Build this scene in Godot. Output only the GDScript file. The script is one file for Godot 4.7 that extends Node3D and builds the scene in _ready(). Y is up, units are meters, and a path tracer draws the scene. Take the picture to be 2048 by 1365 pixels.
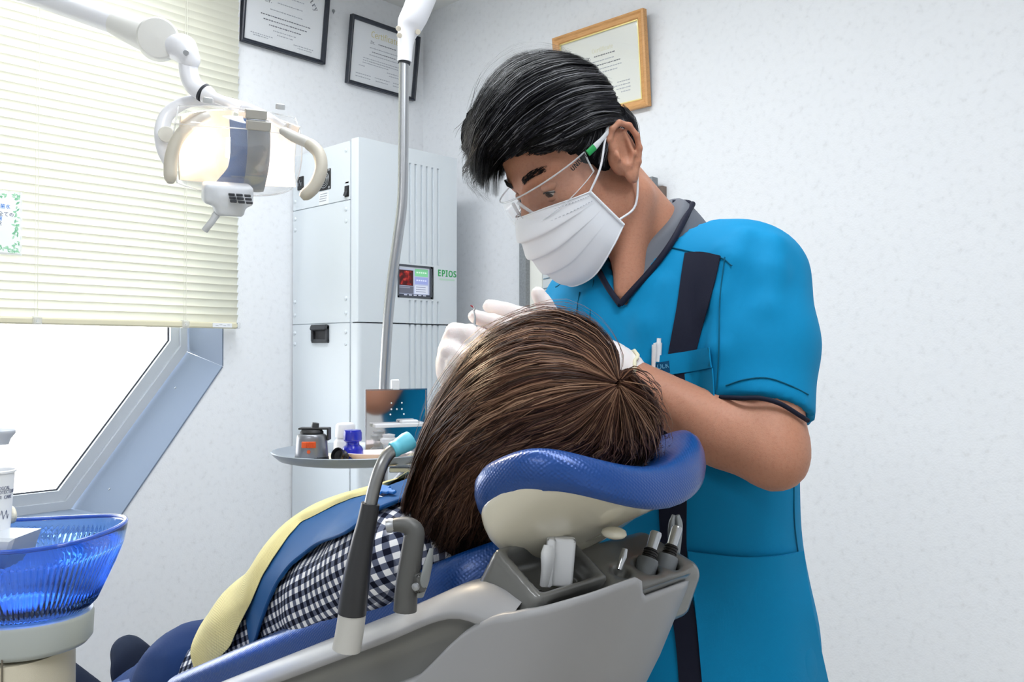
extends Node3D
# A dental treatment room: dentist and patient at the chair, lamp, spittoon, tray, water cabinet and window.
# World axes follow the room: x = 0 is the window wall, z = 0 is the long white wall, y is up, metres.

var M := {}
var taken := {}
var rng := RandomNumberGenerator.new()


# ---------------------------------------------------------------- geometry collector
class Geo:
	var v := PackedVector3Array()
	var n := PackedVector3Array()
	var uv := PackedVector2Array()
	var col := PackedColorArray()
	var idx := PackedInt32Array()
	var colored := false

	func tri_flat(a: Vector3, b: Vector3, c: Vector3) -> void:
		var m := (b - a).cross(c - a).normalized()
		var s := v.size()
		v.append(a); v.append(b); v.append(c)
		for i in 3:
			n.append(m); uv.append(Vector2.ZERO)
			idx.append(s + i)

	func quad_flat(a: Vector3, b: Vector3, c: Vector3, d: Vector3) -> void:
		var m := (c - a).cross(d - b).normalized()
		var s := v.size()
		v.append(a); v.append(b); v.append(c); v.append(d)
		uv.append(Vector2(0, 0)); uv.append(Vector2(1, 0)); uv.append(Vector2(1, 1)); uv.append(Vector2(0, 1))
		for i in 4:
			n.append(m)
		for i in [0, 1, 2, 0, 2, 3]:
			idx.append(s + i)

	# points[i][j]; smooth; outward normal = d_i x d_j
	func grid(pts: Array, wrap_i := false, wrap_j := false, uvs := Vector2.ONE) -> void:
		var ni := pts.size()
		var nj: int = pts[0].size()
		var s := v.size()
		for i in ni:
			for j in nj:
				v.append(pts[i][j])
				uv.append(Vector2(uvs.x * i / maxf(1, ni - 1), uvs.y * j / maxf(1, nj - 1)))
				var i0 := i - 1
				var i1 := i + 1
				var j0 := j - 1
				var j1 := j + 1
				if wrap_i:
					i0 = (i0 + ni - 1 if i0 < 0 else i0) if pts[0][0].is_equal_approx(pts[ni - 1][0]) else (i0 + ni) % ni
					if i0 == ni - 1 and pts[0][0].is_equal_approx(pts[ni - 1][0]): i0 = ni - 2
					i1 = 1 if (i1 >= ni and pts[0][0].is_equal_approx(pts[ni - 1][0])) else i1 % ni
				else:
					i0 = maxi(i0, 0); i1 = mini(i1, ni - 1)
				if wrap_j:
					j0 = (nj - 2) if j0 < 0 else j0
					j1 = 1 if j1 >= nj else j1
				else:
					j0 = maxi(j0, 0); j1 = mini(j1, nj - 1)
				var di: Vector3 = pts[i1][j] - pts[i0][j]
				var dj: Vector3 = pts[i][j1] - pts[i][j0]
				var m := di.cross(dj)
				if m.length_squared() < 1e-16:
					var ia := mini(maxi(i, 1), ni - 2)
					var ja := mini(maxi(j, 1), nj - 2)
					if ni > 2: di = pts[ia + 1][ja] - pts[ia - 1][ja]
					if nj > 2: dj = pts[ia][ja + 1] - pts[ia][ja - 1]
					m = di.cross(dj)
				n.append(m.normalized())
		for i in ni - 1:
			for j in nj - 1:
				var a := s + i * nj + j
				var b := a + nj
				idx.append(a); idx.append(b); idx.append(b + 1)
				idx.append(a); idx.append(b + 1); idx.append(a + 1)

	# rounded box: c centre, h half sizes, b basis, r bevel
	func box(c: Vector3, h: Vector3, b := Basis.IDENTITY, r := 0.0) -> void:
		r = minf(r, minf(h.x, minf(h.y, h.z)) * 0.98)
		var ax := [Vector3.RIGHT, Vector3.UP, Vector3.BACK]
		for a in 3:
			for sg in [-1.0, 1.0]:
				var e1 := (a + 1) % 3
				var e2 := (a + 2) % 3
				var q := []
				for k in [[-1, -1], [1, -1], [1, 1], [-1, 1]]:
					var p := Vector3.ZERO
					p[a] = sg * h[a]
					p[e1] = k[0] * (h[e1] - r)
					p[e2] = k[1] * (h[e2] - r)
					q.append(c + b * p)
				if sg > 0: quad_flat(q[0], q[1], q[2], q[3])
				else: quad_flat(q[0], q[3], q[2], q[1])
		if r <= 0.0: return
		var nrm := func(p: Vector3, m: Vector3): v.append(c + b * p); n.append((b * m).normalized()); uv.append(Vector2.ZERO)
		for a in 3:
			var e1 := (a + 1) % 3
			var e2 := (a + 2) % 3
			for s1 in [-1.0, 1.0]:
				for s2 in [-1.0, 1.0]:
					var s := v.size()
					for t in 3:
						var ang := t * PI / 4
						for w in [-1.0, 1.0]:
							var p := Vector3.ZERO
							var m := Vector3.ZERO
							m[e1] = s1 * cos(ang); m[e2] = s2 * sin(ang)
							p[a] = w * (h[a] - r)
							p[e1] = s1 * (h[e1] - r) + m[e1] * r
							p[e2] = s2 * (h[e2] - r) + m[e2] * r
							nrm.call(p, m)
					for t in 2:
						var o := s + t * 2
						if s1 * s2 > 0:
							for k in [0, 3, 1, 0, 2, 3]: idx.append(o + k)
						else:
							for k in [0, 1, 3, 0, 3, 2]: idx.append(o + k)
		for sx in [-1.0, 1.0]:
			for sy in [-1.0, 1.0]:
				for sz in [-1.0, 1.0]:
					var s := v.size()
					var o := Vector3(sx * (h.x - r), sy * (h.y - r), sz * (h.z - r))
					for m in [Vector3(sx, 0, 0), Vector3(0, sy, 0), Vector3(0, 0, sz)]:
						nrm.call(o + m * r, m)
					if sx * sy * sz > 0:
						for k in [0, 1, 2]: idx.append(s + k)
					else:
						for k in [0, 2, 1]: idx.append(s + k)

	# swept tube with a radius for each point (flatten: y scale of the section along "up")
	func tube(pts: Array, radii: Array, seg := 12, caps := true, flat := 1.0, up := Vector3.ZERO) -> void:
		var rows := []
		var t0: Vector3 = (pts[1] - pts[0]).normalized()
		var side := up if up != Vector3.ZERO else (Vector3.UP if absf(t0.y) < 0.9 else Vector3.RIGHT)
		var fx := (side - t0 * side.dot(t0)).normalized()
		for i in pts.size():
			var t: Vector3 = (pts[mini(i + 1, pts.size() - 1)] - pts[maxi(i - 1, 0)]).normalized()
			if up != Vector3.ZERO: fx = (up - t * up.dot(t)).normalized()
			else: fx = (fx - t * fx.dot(t)).normalized()
			var fy := t.cross(fx)
			var row := []
			for j in seg + 1:
				var a := TAU * j / seg
				row.append(pts[i] + (fx * cos(a) * flat + fy * sin(a)) * float(radii[mini(i, radii.size() - 1)]))
			rows.append(row)
		if caps:
			for e in [0, rows.size() - 1]:
				var ctr: Vector3 = pts[e]
				var r: Array = rows[e]
				for j in seg:
					if e == 0: tri_flat(ctr, r[j + 1], r[j])
					else: tri_flat(ctr, r[j], r[j + 1])
		var rev := []
		for row in rows:
			var q: Array = row.duplicate(); q.reverse(); rev.append(q)
		grid(rev, false, true)

	# lathe: profile of Vector2(radius, height) going up the outside; xf places it (y is the axis)
	func lathe(prof: Array, xf: Transform3D, seg := 28, sx := 1.0, sz := 1.0) -> void:
		var rows := []
		for q in prof:
			var row := []
			for j in seg + 1:
				var a := TAU * j / seg
				row.append(xf * Vector3(q.x * cos(a) * sx, q.y, q.x * sin(a) * sz))
			rows.append(row)
		# split at hard corners so that flat faces stay flat
		var part := [rows[0]]
		for i in range(1, rows.size()):
			part.append(rows[i])
			var hard := false
			if i < rows.size() - 1:
				var d0: Vector2 = (prof[i] - prof[i - 1]).normalized()
				var d1: Vector2 = (prof[i + 1] - prof[i]).normalized()
				hard = d0.dot(d1) < 0.75
			if hard or i == rows.size() - 1:
				grid(part, false, true)
				part = [rows[i]]

	# polygon in the plane of xf (x, y), thick along z from 0 to depth, with a small bevel
	func prism(poly: Array, xf: Transform3D, depth: float, bev := 0.0) -> void:
		var pl := PackedVector2Array(poly)
		if Geometry2D.is_polygon_clockwise(pl): pl.reverse()
		var inner := pl
		if bev > 0.0:
			inner = PackedVector2Array()
			var m := pl.size()
			for i in m:
				var d0 := (pl[i] - pl[(i + m - 1) % m]).normalized()
				var d1 := (pl[(i + 1) % m] - pl[i]).normalized()
				var nn := (Vector2(-d0.y, d0.x) + Vector2(-d1.y, d1.x)).normalized()
				inner.append(pl[i] + nn * bev / maxf(0.35, nn.dot(Vector2(-d0.y, d0.x))))
		var tr := Geometry2D.triangulate_polygon(inner)
		for k in range(0, tr.size(), 3):
			var a := inner[tr[k]]
			var b := inner[tr[k + 1]]
			var c := inner[tr[k + 2]]
			if (b - a).cross(c - a) < 0: var w := b; b = c; c = w
			tri_flat(xf * Vector3(a.x, a.y, depth), xf * Vector3(b.x, b.y, depth), xf * Vector3(c.x, c.y, depth))
			tri_flat(xf * Vector3(a.x, a.y, 0), xf * Vector3(c.x, c.y, 0), xf * Vector3(b.x, b.y, 0))
		var cnt := pl.size()
		for i in cnt:
			var j := (i + 1) % cnt
			var lo := [pl[i], pl[j]]
			if bev > 0.0:
				quad_flat(xf * Vector3(inner[i].x, inner[i].y, 0), xf * Vector3(inner[j].x, inner[j].y, 0), xf * Vector3(lo[1].x, lo[1].y, bev), xf * Vector3(lo[0].x, lo[0].y, bev))
				quad_flat(xf * Vector3(lo[0].x, lo[0].y, depth - bev), xf * Vector3(lo[1].x, lo[1].y, depth - bev), xf * Vector3(inner[j].x, inner[j].y, depth), xf * Vector3(inner[i].x, inner[i].y, depth))
			quad_flat(xf * Vector3(lo[0].x, lo[0].y, bev), xf * Vector3(lo[1].x, lo[1].y, bev), xf * Vector3(lo[1].x, lo[1].y, depth - bev), xf * Vector3(lo[0].x, lo[0].y, depth - bev))

	# smooth sheet through rows of points, given thickness th (towards the back of d_i x d_j)
	func sheet(rows: Array, ni: int, nj: int, th: float, uvs := Vector2.ONE) -> void:
		var g := []
		for i in ni:
			var fi := float(i) / (ni - 1) * (rows.size() - 1)
			var row := []
			for j in nj:
				var fj: float = float(j) / (nj - 1) * (rows[0].size() - 1)
				var c := []
				for a in range(-1, 3):
					var r: Array = rows[clampi(int(fi) + a, 0, rows.size() - 1)]
					c.append(Geo.along(r, fj))
				var t := fi - int(fi)
				row.append(Geo.cr(c[0], c[1], c[2], c[3], t))
			g.append(row)
		thick(g, th, uvs)

	func thick(g: Array, th: float, uvs := Vector2.ONE) -> void:
		var ni := g.size()
		var nj: int = g[0].size()
		var s := n.size()
		grid(g, false, false, uvs)
		var back := []
		for i in ni:
			var row := []
			for j in nj:
				row.append(g[i][j] - n[s + i * nj + j] * th)
			row.reverse()
			back.append(row)
		grid(back, false, false, uvs)
		for i in ni - 1:
			quad_flat(g[i][0], back[i][nj - 1], back[i + 1][nj - 1], g[i + 1][0])
			quad_flat(g[i + 1][nj - 1], back[i + 1][0], back[i][0], g[i][nj - 1])
		for j in nj - 1:
			quad_flat(g[0][j + 1], back[0][nj - 2 - j], back[0][nj - 1 - j], g[0][j])
			quad_flat(g[ni - 1][j], back[ni - 1][nj - 1 - j], back[ni - 1][nj - 2 - j], g[ni - 1][j + 1])

	static func cr(a: Vector3, b: Vector3, c: Vector3, d: Vector3, t: float) -> Vector3:
		return 0.5 * ((2.0 * b) + (c - a) * t + (2.0 * a - 5.0 * b + 4.0 * c - d) * t * t + (3.0 * b - a - 3.0 * c + d) * t * t * t)

	static func along(r: Array, x: float) -> Vector3:
		var m := r.size() - 1
		var i := clampi(int(x), 0, maxi(m - 1, 0))
		var a: Vector3 = r[i - 1] if i > 0 else r[0] * 2.0 - r[1]
		var d: Vector3 = r[i + 2] if i + 2 <= m else r[m] * 2.0 - r[m - 1]
		return Geo.cr(a, r[i], r[mini(i + 1, m)], d, x - i)

	static func curve(r: Array, count: int) -> Array:
		var out := []
		for i in count:
			out.append(Geo.along(r, float(i) / (count - 1) * (r.size() - 1)))
		return out

	static func ramp(r: Array, count: int) -> Array:
		var out := []
		for i in count:
			var x := float(i) / (count - 1) * (r.size() - 1)
			var k := mini(int(x), r.size() - 2)
			out.append(lerpf(r[k], r[k + 1], x - k))
		return out

	# ribbon of hair: flat strip along pts, width w, lying across "face" direction
	func strand(pts: Array, w: float, away: Vector3, c: Color) -> void:
		colored = true
		var s := v.size()
		var m := pts.size()
		for i in m:
			var t: Vector3 = pts[mini(i + 1, m - 1)] - pts[maxi(i - 1, 0)]
			var outw: Vector3 = (pts[i] - away).normalized()
			var sd := t.cross(outw).normalized()
			var ww := w * (1.0 if i < m - 3 else 0.75 - 0.3 * (i - m + 3)) * (0.6 if i == 0 else 1.0)
			v.append(pts[i] - sd * ww); v.append(pts[i] + sd * ww)
			n.append((outw - sd * 0.6).normalized()); n.append((outw + sd * 0.6).normalized())
			uv.append(Vector2(0, i)); uv.append(Vector2(1, i))
			col.append(c); col.append(c)
		for i in m - 1:
			var o := s + i * 2
			idx.append(o); idx.append(o + 1); idx.append(o + 2)
			idx.append(o + 1); idx.append(o + 3); idx.append(o + 2)

	# surface nets over a field of tapered capsules, ellipsoids, rounded boxes and planes
	func sculpt(prims: Array, cell: float, wob := 0.0, wob_size := 0.05) -> void:
		var lo := Vector3(99, 99, 99)
		var hi := -lo
		var bounds := []
		for q in prims:
			var a := Vector3.ZERO
			var b := Vector3.ZERO
			if q[0] == 0:
				var pa := Vector3(q[3], q[4], q[5])
				var pb := Vector3(q[7], q[8], q[9])
				a = (pa - Vector3.ONE * q[6]).min(pb - Vector3.ONE * q[10])
				b = (pa + Vector3.ONE * q[6]).max(pb + Vector3.ONE * q[10])
			elif q[0] == 1 or q[0] == 2:
				var ext := Vector3.ZERO
				for k in 3:
					ext[k] = sqrt(pow(q[6] * q[9 + k], 2) + pow(q[7] * q[12 + k], 2) + pow(q[8] * q[15 + k], 2)) if q[0] == 1 else absf(q[6] * q[9 + k]) + absf(q[7] * q[12 + k]) + absf(q[8] * q[15 + k])
				a = Vector3(q[3], q[4], q[5]) - ext
				b = Vector3(q[3], q[4], q[5]) + ext
			bounds.append([a, b])
			if q[1] == 0: lo = lo.min(a); hi = hi.max(b)
		lo -= Vector3.ONE * cell * 3.0
		hi += Vector3.ONE * cell * 3.0
		var nx := int((hi.x - lo.x) / cell) + 2
		var ny := int((hi.y - lo.y) / cell) + 2
		var nz := int((hi.z - lo.z) / cell) + 2
		var fld := PackedFloat32Array()
		fld.resize(nx * ny * nz)
		fld.fill(0.5)
		for pi in prims.size():
			var q: Array = prims[pi]
			var kind: int = q[0]
			var op: int = q[1]
			var k: float = q[2]
			var a0 := Vector3i.ZERO
			var b0 := Vector3i(nx - 1, ny - 1, nz - 1)
			if kind != 3 and op != 2:
				var mg := k + cell * 2.5
				var fa: Vector3 = (bounds[pi][0] - Vector3.ONE * mg - lo) / cell
				var fb: Vector3 = (bounds[pi][1] + Vector3.ONE * mg - lo) / cell
				a0 = Vector3i(maxi(0, int(fa.x)), maxi(0, int(fa.y)), maxi(0, int(fa.z)))
				b0 = Vector3i(mini(nx - 1, int(fb.x) + 1), mini(ny - 1, int(fb.y) + 1), mini(nz - 1, int(fb.z) + 1))
			var pa := Vector3(q[3], q[4], q[5])
			var ab := Vector3.ZERO
			var il := 0.0
			var ra := 0.0
			var dr := 0.0
			var r0 := Vector3.ZERO
			var r1 := Vector3.ZERO
			var r2 := Vector3.ZERO
			var rad := Vector3.ONE
			if kind == 0:
				ra = q[6]; dr = q[10] - q[6]
				ab = Vector3(q[7], q[8], q[9]) - pa
				il = 1.0 / maxf(ab.length_squared(), 1e-9)
			elif kind < 3:
				rad = Vector3(q[6], q[7], q[8])
				r0 = Vector3(q[9], q[10], q[11]); r1 = Vector3(q[12], q[13], q[14]); r2 = Vector3(q[15], q[16], q[17])
				if kind == 2: ra = q[18]
			else:
				ab = Vector3(q[6], q[7], q[8])
			for iz in range(a0.z, b0.z + 1):
				for iy in range(a0.y, b0.y + 1):
					var o := (iz * ny + iy) * nx
					var pt := Vector3(lo.x + a0.x * cell, lo.y + iy * cell, lo.z + iz * cell) - pa
					for ix in range(a0.x, b0.x + 1):
						var d := 0.0
						if kind == 0:
							var h := clampf(pt.dot(ab) * il, 0.0, 1.0)
							d = (pt - ab * h).length() - ra - dr * h
						elif kind == 1:
							var l := Vector3(r0.dot(pt), r1.dot(pt), r2.dot(pt)) / rad
							var k0 := l.length()
							d = k0 * (k0 - 1.0) / maxf((l / rad).length(), 1e-6) if k0 > 0.35 else (k0 - 1.0) * minf(rad.x, minf(rad.y, rad.z))
						elif kind == 2:
							var l := Vector3(absf(r0.dot(pt)), absf(r1.dot(pt)), absf(r2.dot(pt))) - rad + Vector3(ra, ra, ra)
							d = l.max(Vector3.ZERO).length() + minf(maxf(l.x, maxf(l.y, l.z)), 0.0) - ra
						else:
							d = pt.dot(ab)
						var c := fld[o + ix]
						if op == 0:
							var h := maxf(k - absf(c - d), 0.0)
							fld[o + ix] = minf(c, d) - (h * h * 0.25 / k if k > 0.0 else 0.0)
						else:
							if op == 1: d = -d
							var h := maxf(k - absf(c - d), 0.0)
							fld[o + ix] = maxf(c, d) + (h * h * 0.25 / k if k > 0.0 else 0.0)
						pt.x += cell
		if wob > 0.0:
			var nz_ := FastNoiseLite.new()
			nz_.seed = 5
			nz_.frequency = 1.0 / wob_size
			nz_.fractal_octaves = 2
			for iz in nz:
				for iy in ny:
					var o := (iz * ny + iy) * nx
					for ix in nx:
						if absf(fld[o + ix]) < cell * 3.0:
							fld[o + ix] += wob * nz_.get_noise_3d(lo.x + ix * cell, lo.y + iy * cell, lo.z + iz * cell)
		var at := PackedInt32Array()
		at.resize(nx * ny * nz)
		at.fill(-1)
		var base := v.size()
		var offs := [0, 1, nx, nx + 1, nx * ny, nx * ny + 1, nx * ny + nx, nx * ny + nx + 1]
		var edges := [[0, 1], [2, 3], [4, 5], [6, 7], [0, 2], [1, 3], [4, 6], [5, 7], [0, 4], [1, 5], [2, 6], [3, 7]]
		var cp := [Vector3(0, 0, 0), Vector3(1, 0, 0), Vector3(0, 1, 0), Vector3(1, 1, 0), Vector3(0, 0, 1), Vector3(1, 0, 1), Vector3(0, 1, 1), Vector3(1, 1, 1)]
		var reach := cell * 2.6
		for iz in nz - 1:
			for iy in ny - 1:
				var o := (iz * ny + iy) * nx
				for ix in nx - 1:
					var f0 := fld[o + ix]
					if f0 > reach or f0 < -reach: continue
					var w := o + ix
					var inside := 0
					for k in 8:
						if fld[w + offs[k]] < 0.0: inside += 1
					if inside == 0 or inside == 8: continue
					var sum := Vector3.ZERO
					var cnt := 0
					for e in edges:
						var fa := fld[w + offs[e[0]]]
						var fb := fld[w + offs[e[1]]]
						if (fa < 0.0) != (fb < 0.0):
							var t := fa / (fa - fb)
							sum += cp[e[0]].lerp(cp[e[1]], t)
							cnt += 1
					at[w] = v.size()
					v.append(lo + (Vector3(ix, iy, iz) + sum / cnt) * cell)
					n.append(Vector3.ZERO)
					uv.append(Vector2.ZERO)
		var steps := [[1, nx, nx * ny], [nx, nx * ny, 1], [nx * ny, 1, nx]]
		for iz in range(1, nz - 1):
			for iy in range(1, ny - 1):
				var o := (iz * ny + iy) * nx
				for ix in range(1, nx - 1):
					var w := o + ix
					if at[w] < 0 : continue
					var fa := fld[w]
					for st in steps:
						var fb := fld[w + st[0]]
						if (fa < 0.0) == (fb < 0.0): continue
						var q := [at[w], at[w - st[1]], at[w - st[1] - st[2]], at[w - st[2]]]
						if q[1] < 0 or q[2] < 0 or q[3] < 0: continue
						if fa < 0.0: q = [q[0], q[1], q[2], q[3]]
						else: q = [q[3], q[2], q[1], q[0]]
						for k in [0, 1, 2, 0, 2, 3]: idx.append(q[k])
						var fn := (v[q[2]] - v[q[0]]).cross(v[q[3]] - v[q[1]])
						for k in 4: n[q[k]] += fn
		for i in range(base, n.size()):
			n[i] = n[i].normalized()

	func mesh() -> ArrayMesh:
		var a := []
		a.resize(Mesh.ARRAY_MAX)
		a[Mesh.ARRAY_VERTEX] = v
		a[Mesh.ARRAY_NORMAL] = n
		a[Mesh.ARRAY_TEX_UV] = uv
		if colored:
			while col.size() < v.size(): col.append(Color.WHITE)
			a[Mesh.ARRAY_COLOR] = col
		var q := idx.duplicate()
		for i in range(0, q.size(), 3):
			var w := q[i + 1]; q[i + 1] = q[i + 2]; q[i + 2] = w
		a[Mesh.ARRAY_INDEX] = q
		var am := ArrayMesh.new()
		am.add_surface_from_arrays(Mesh.PRIMITIVE_TRIANGLES, a)
		return am


# ---------------------------------------------------------------- nodes
func numbered(called: String) -> String:
	taken[called] = taken.get(called, -1) + 1
	return called if taken[called] == 0 else "%s_%03d" % [called, taken[called]]

func thing(called: String, label: String, category: String, at := Vector3.ZERO, group := "") -> Node3D:
	var o := Node3D.new()
	o.name = numbered(called)
	add_child(o)
	o.position = at
	tag(o, label, category, group)
	return o

func tag(o: Node3D, label: String, category: String, group := "") -> void:
	o.set_meta("label", label)
	o.set_meta("category", category)
	if group: o.set_meta("group", group)

func put(g: Geo, called: String, m: Material, parent: Node3D, label := "") -> MeshInstance3D:
	var o := MeshInstance3D.new()
	o.mesh = g.mesh()
	o.material_override = m
	o.name = called
	parent.add_child(o, true)
	# geometry is collected in world coordinates: undo the parents' places
	var p: Node = parent
	var off := Vector3.ZERO
	while p is Node3D and p != self:
		off += p.position
		p = p.get_parent()
	o.position = -off
	if label: o.set_meta("label", label)
	return o

func one(g: Geo, called: String, m: Material, label: String, category: String, group := "") -> MeshInstance3D:
	var o := MeshInstance3D.new()
	o.mesh = g.mesh()
	o.material_override = m
	o.name = numbered(called)
	add_child(o)
	tag(o, label, category, group)
	return o

func struct(g: Geo, called: String, m: Material) -> MeshInstance3D:
	var o := MeshInstance3D.new()
	o.mesh = g.mesh()
	o.material_override = m
	o.name = called
	add_child(o)
	o.set_meta("kind", "structure")
	return o

func frame_of(y: Vector3, hint := Vector3.UP) -> Basis:
	y = y.normalized()
	var x := y.cross(hint)
	if x.length() < 0.01: x = y.cross(Vector3.RIGHT)
	x = x.normalized()
	return Basis(x, y, x.cross(y))

func letters(text: String, size: float, xf: Transform3D, m: Material, parent: Node3D, called := "lettering", family := "Droid Sans", bold := false, depth := 0.0004) -> MeshInstance3D:
	var t := TextMesh.new()
	var fnt := SystemFont.new()
	fnt.font_names = PackedStringArray([family])
	if bold: fnt.font_weight = 700
	t.font = fnt
	t.text = text
	t.font_size = 32
	t.pixel_size = size / 32.0
	t.depth = depth
	t.curve_step = 2.0
	var o := MeshInstance3D.new()
	o.mesh = t
	o.material_override = m
	o.name = called
	parent.add_child(o, true)
	var p: Node = parent
	var off := Vector3.ZERO
	while p is Node3D and p != self:
		off += p.position
		p = p.get_parent()
	o.transform = Transform3D(xf.basis, xf.origin - off)
	return o


# ---------------------------------------------------------------- materials
func rgb(r: int, g: int, b: int) -> Color:
	return Color8(r, g, b)

func mat(c: Color, rough := 0.5, metal := 0.0, spec := 0.5) -> StandardMaterial3D:
	var m := StandardMaterial3D.new()
	m.albedo_color = c
	m.roughness = rough
	m.metallic = metal
	m.metallic_specular = spec
	return m

func noise_tex(freq: float, ramp: Array, size := 512, octaves := 3, sd := 1, kind := FastNoiseLite.TYPE_SIMPLEX_SMOOTH) -> NoiseTexture2D:
	var nz := FastNoiseLite.new()
	nz.seed = sd
	nz.frequency = freq
	nz.noise_type = kind
	nz.fractal_octaves = octaves
	var t := NoiseTexture2D.new()
	t.width = size
	t.height = size
	t.seamless = true
	t.noise = nz
	var gr := Gradient.new()
	gr.offsets = PackedFloat32Array(ramp.map(func(q): return q[0]))
	gr.colors = PackedColorArray(ramp.map(func(q): return q[1]))
	t.color_ramp = gr
	return t

func bumps(freq: float, strength: float, size := 512, octaves := 3, sd := 2) -> NoiseTexture2D:
	var nz := FastNoiseLite.new()
	nz.seed = sd
	nz.frequency = freq
	nz.fractal_octaves = octaves
	var t := NoiseTexture2D.new()
	t.width = size
	t.height = size
	t.seamless = true
	t.as_normal_map = true
	t.bump_strength = strength
	t.noise = nz
	return t

func tri(m: StandardMaterial3D, scale: float, world := true) -> StandardMaterial3D:
	m.uv1_triplanar = true
	m.uv1_world_triplanar = world
	m.uv1_scale = Vector3.ONE * scale
	return m

func clear(c: Color, alpha: float, rough := 0.03) -> StandardMaterial3D:
	var m := mat(Color(c.r, c.g, c.b, alpha), rough)
	m.transparency = BaseMaterial3D.TRANSPARENCY_ALPHA
	return m

func _ready() -> void:
	rng.seed = 11
	# camera
	var cam := Camera3D.new()
	cam.name = "camera"
	cam.fov = rad_to_deg(2.0 * atan(682.5 / 1688.0))
	cam.near = 0.02
	add_child(cam)
	cam.look_at_from_position(Vector3(2.353, 1.17, 1.999), Vector3(1.6632, 1.1827, 1.2752))
	cam.current = true
	# overcast sky outside the window
	var env := Environment.new()
	var sky := Sky.new()
	var sm := ProceduralSkyMaterial.new()
	sm.sky_top_color = Color(0.92, 0.96, 1.0)
	sm.sky_horizon_color = Color(1.0, 1.0, 1.0)
	sm.ground_horizon_color = Color(0.95, 0.95, 0.95)
	sm.ground_bottom_color = Color(0.8, 0.8, 0.8)
	sm.sky_energy_multiplier = 2.3
	sm.ground_energy_multiplier = 2.3
	sky.sky_material = sm
	env.background_mode = Environment.BG_SKY
	env.sky = sky
	env.ambient_light_source = Environment.AMBIENT_SOURCE_DISABLED
	env.tonemap_mode = Environment.TONE_MAPPER_LINEAR
	env.tonemap_exposure = 1.26
	env.sdfgi_enabled = true
	env.ssao_enabled = true
	env.ssil_enabled = true
	var we := WorldEnvironment.new()
	we.name = "world_environment"
	we.environment = env
	add_child(we)
	materials()
	# ceiling lamps of the room, above and behind the camera
	ceiling_lamp(Vector3(0.95, 2.4, 1.1), "flush fluorescent ceiling lamp above the dental chair's foot end")
	ceiling_lamp(Vector3(2.45, 2.4, 1.45), "flush fluorescent ceiling lamp above the dentist and the headrest")
	ceiling_lamp(Vector3(2.2, 2.4, 3.3), "flush fluorescent ceiling lamp behind the photographer")
	build_room()
	build_window()
	build_blind()
	build_wall_pictures()
	build_cabinet()
	build_chair()
	build_patient()
	build_dentist()
	build_lamp()
	build_tray()
	build_spittoon()

func ceiling_lamp(at: Vector3, label: String) -> void:
	var t := thing("ceiling_lamp", label, "ceiling lamp", at)
	var g := Geo.new()
	g.box(at - Vector3(0, 0.02, 0), Vector3(0.64, 0.018, 0.17), Basis.IDENTITY, 0.008)
	put(g, "housing", M.white_plastic, t)
	g = Geo.new()
	g.box(at - Vector3(0, 0.041, 0), Vector3(0.6, 0.003, 0.14))
	put(g, "lamp_diffuser", M.lamp_panel, t)
	var a := AreaLight3D.new()
	a.name = "lamp_light"
	a.area_size = Vector2(1.2, 0.28)
	a.light_energy = 1.35
	a.light_color = Color(0.96, 0.98, 1.0)
	a.area_range = 9.0
	a.shadow_enabled = true
	t.add_child(a)
	a.position = Vector3(0, -0.05, 0)
	a.rotation = Vector3(-PI / 2, 0, 0)

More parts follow.
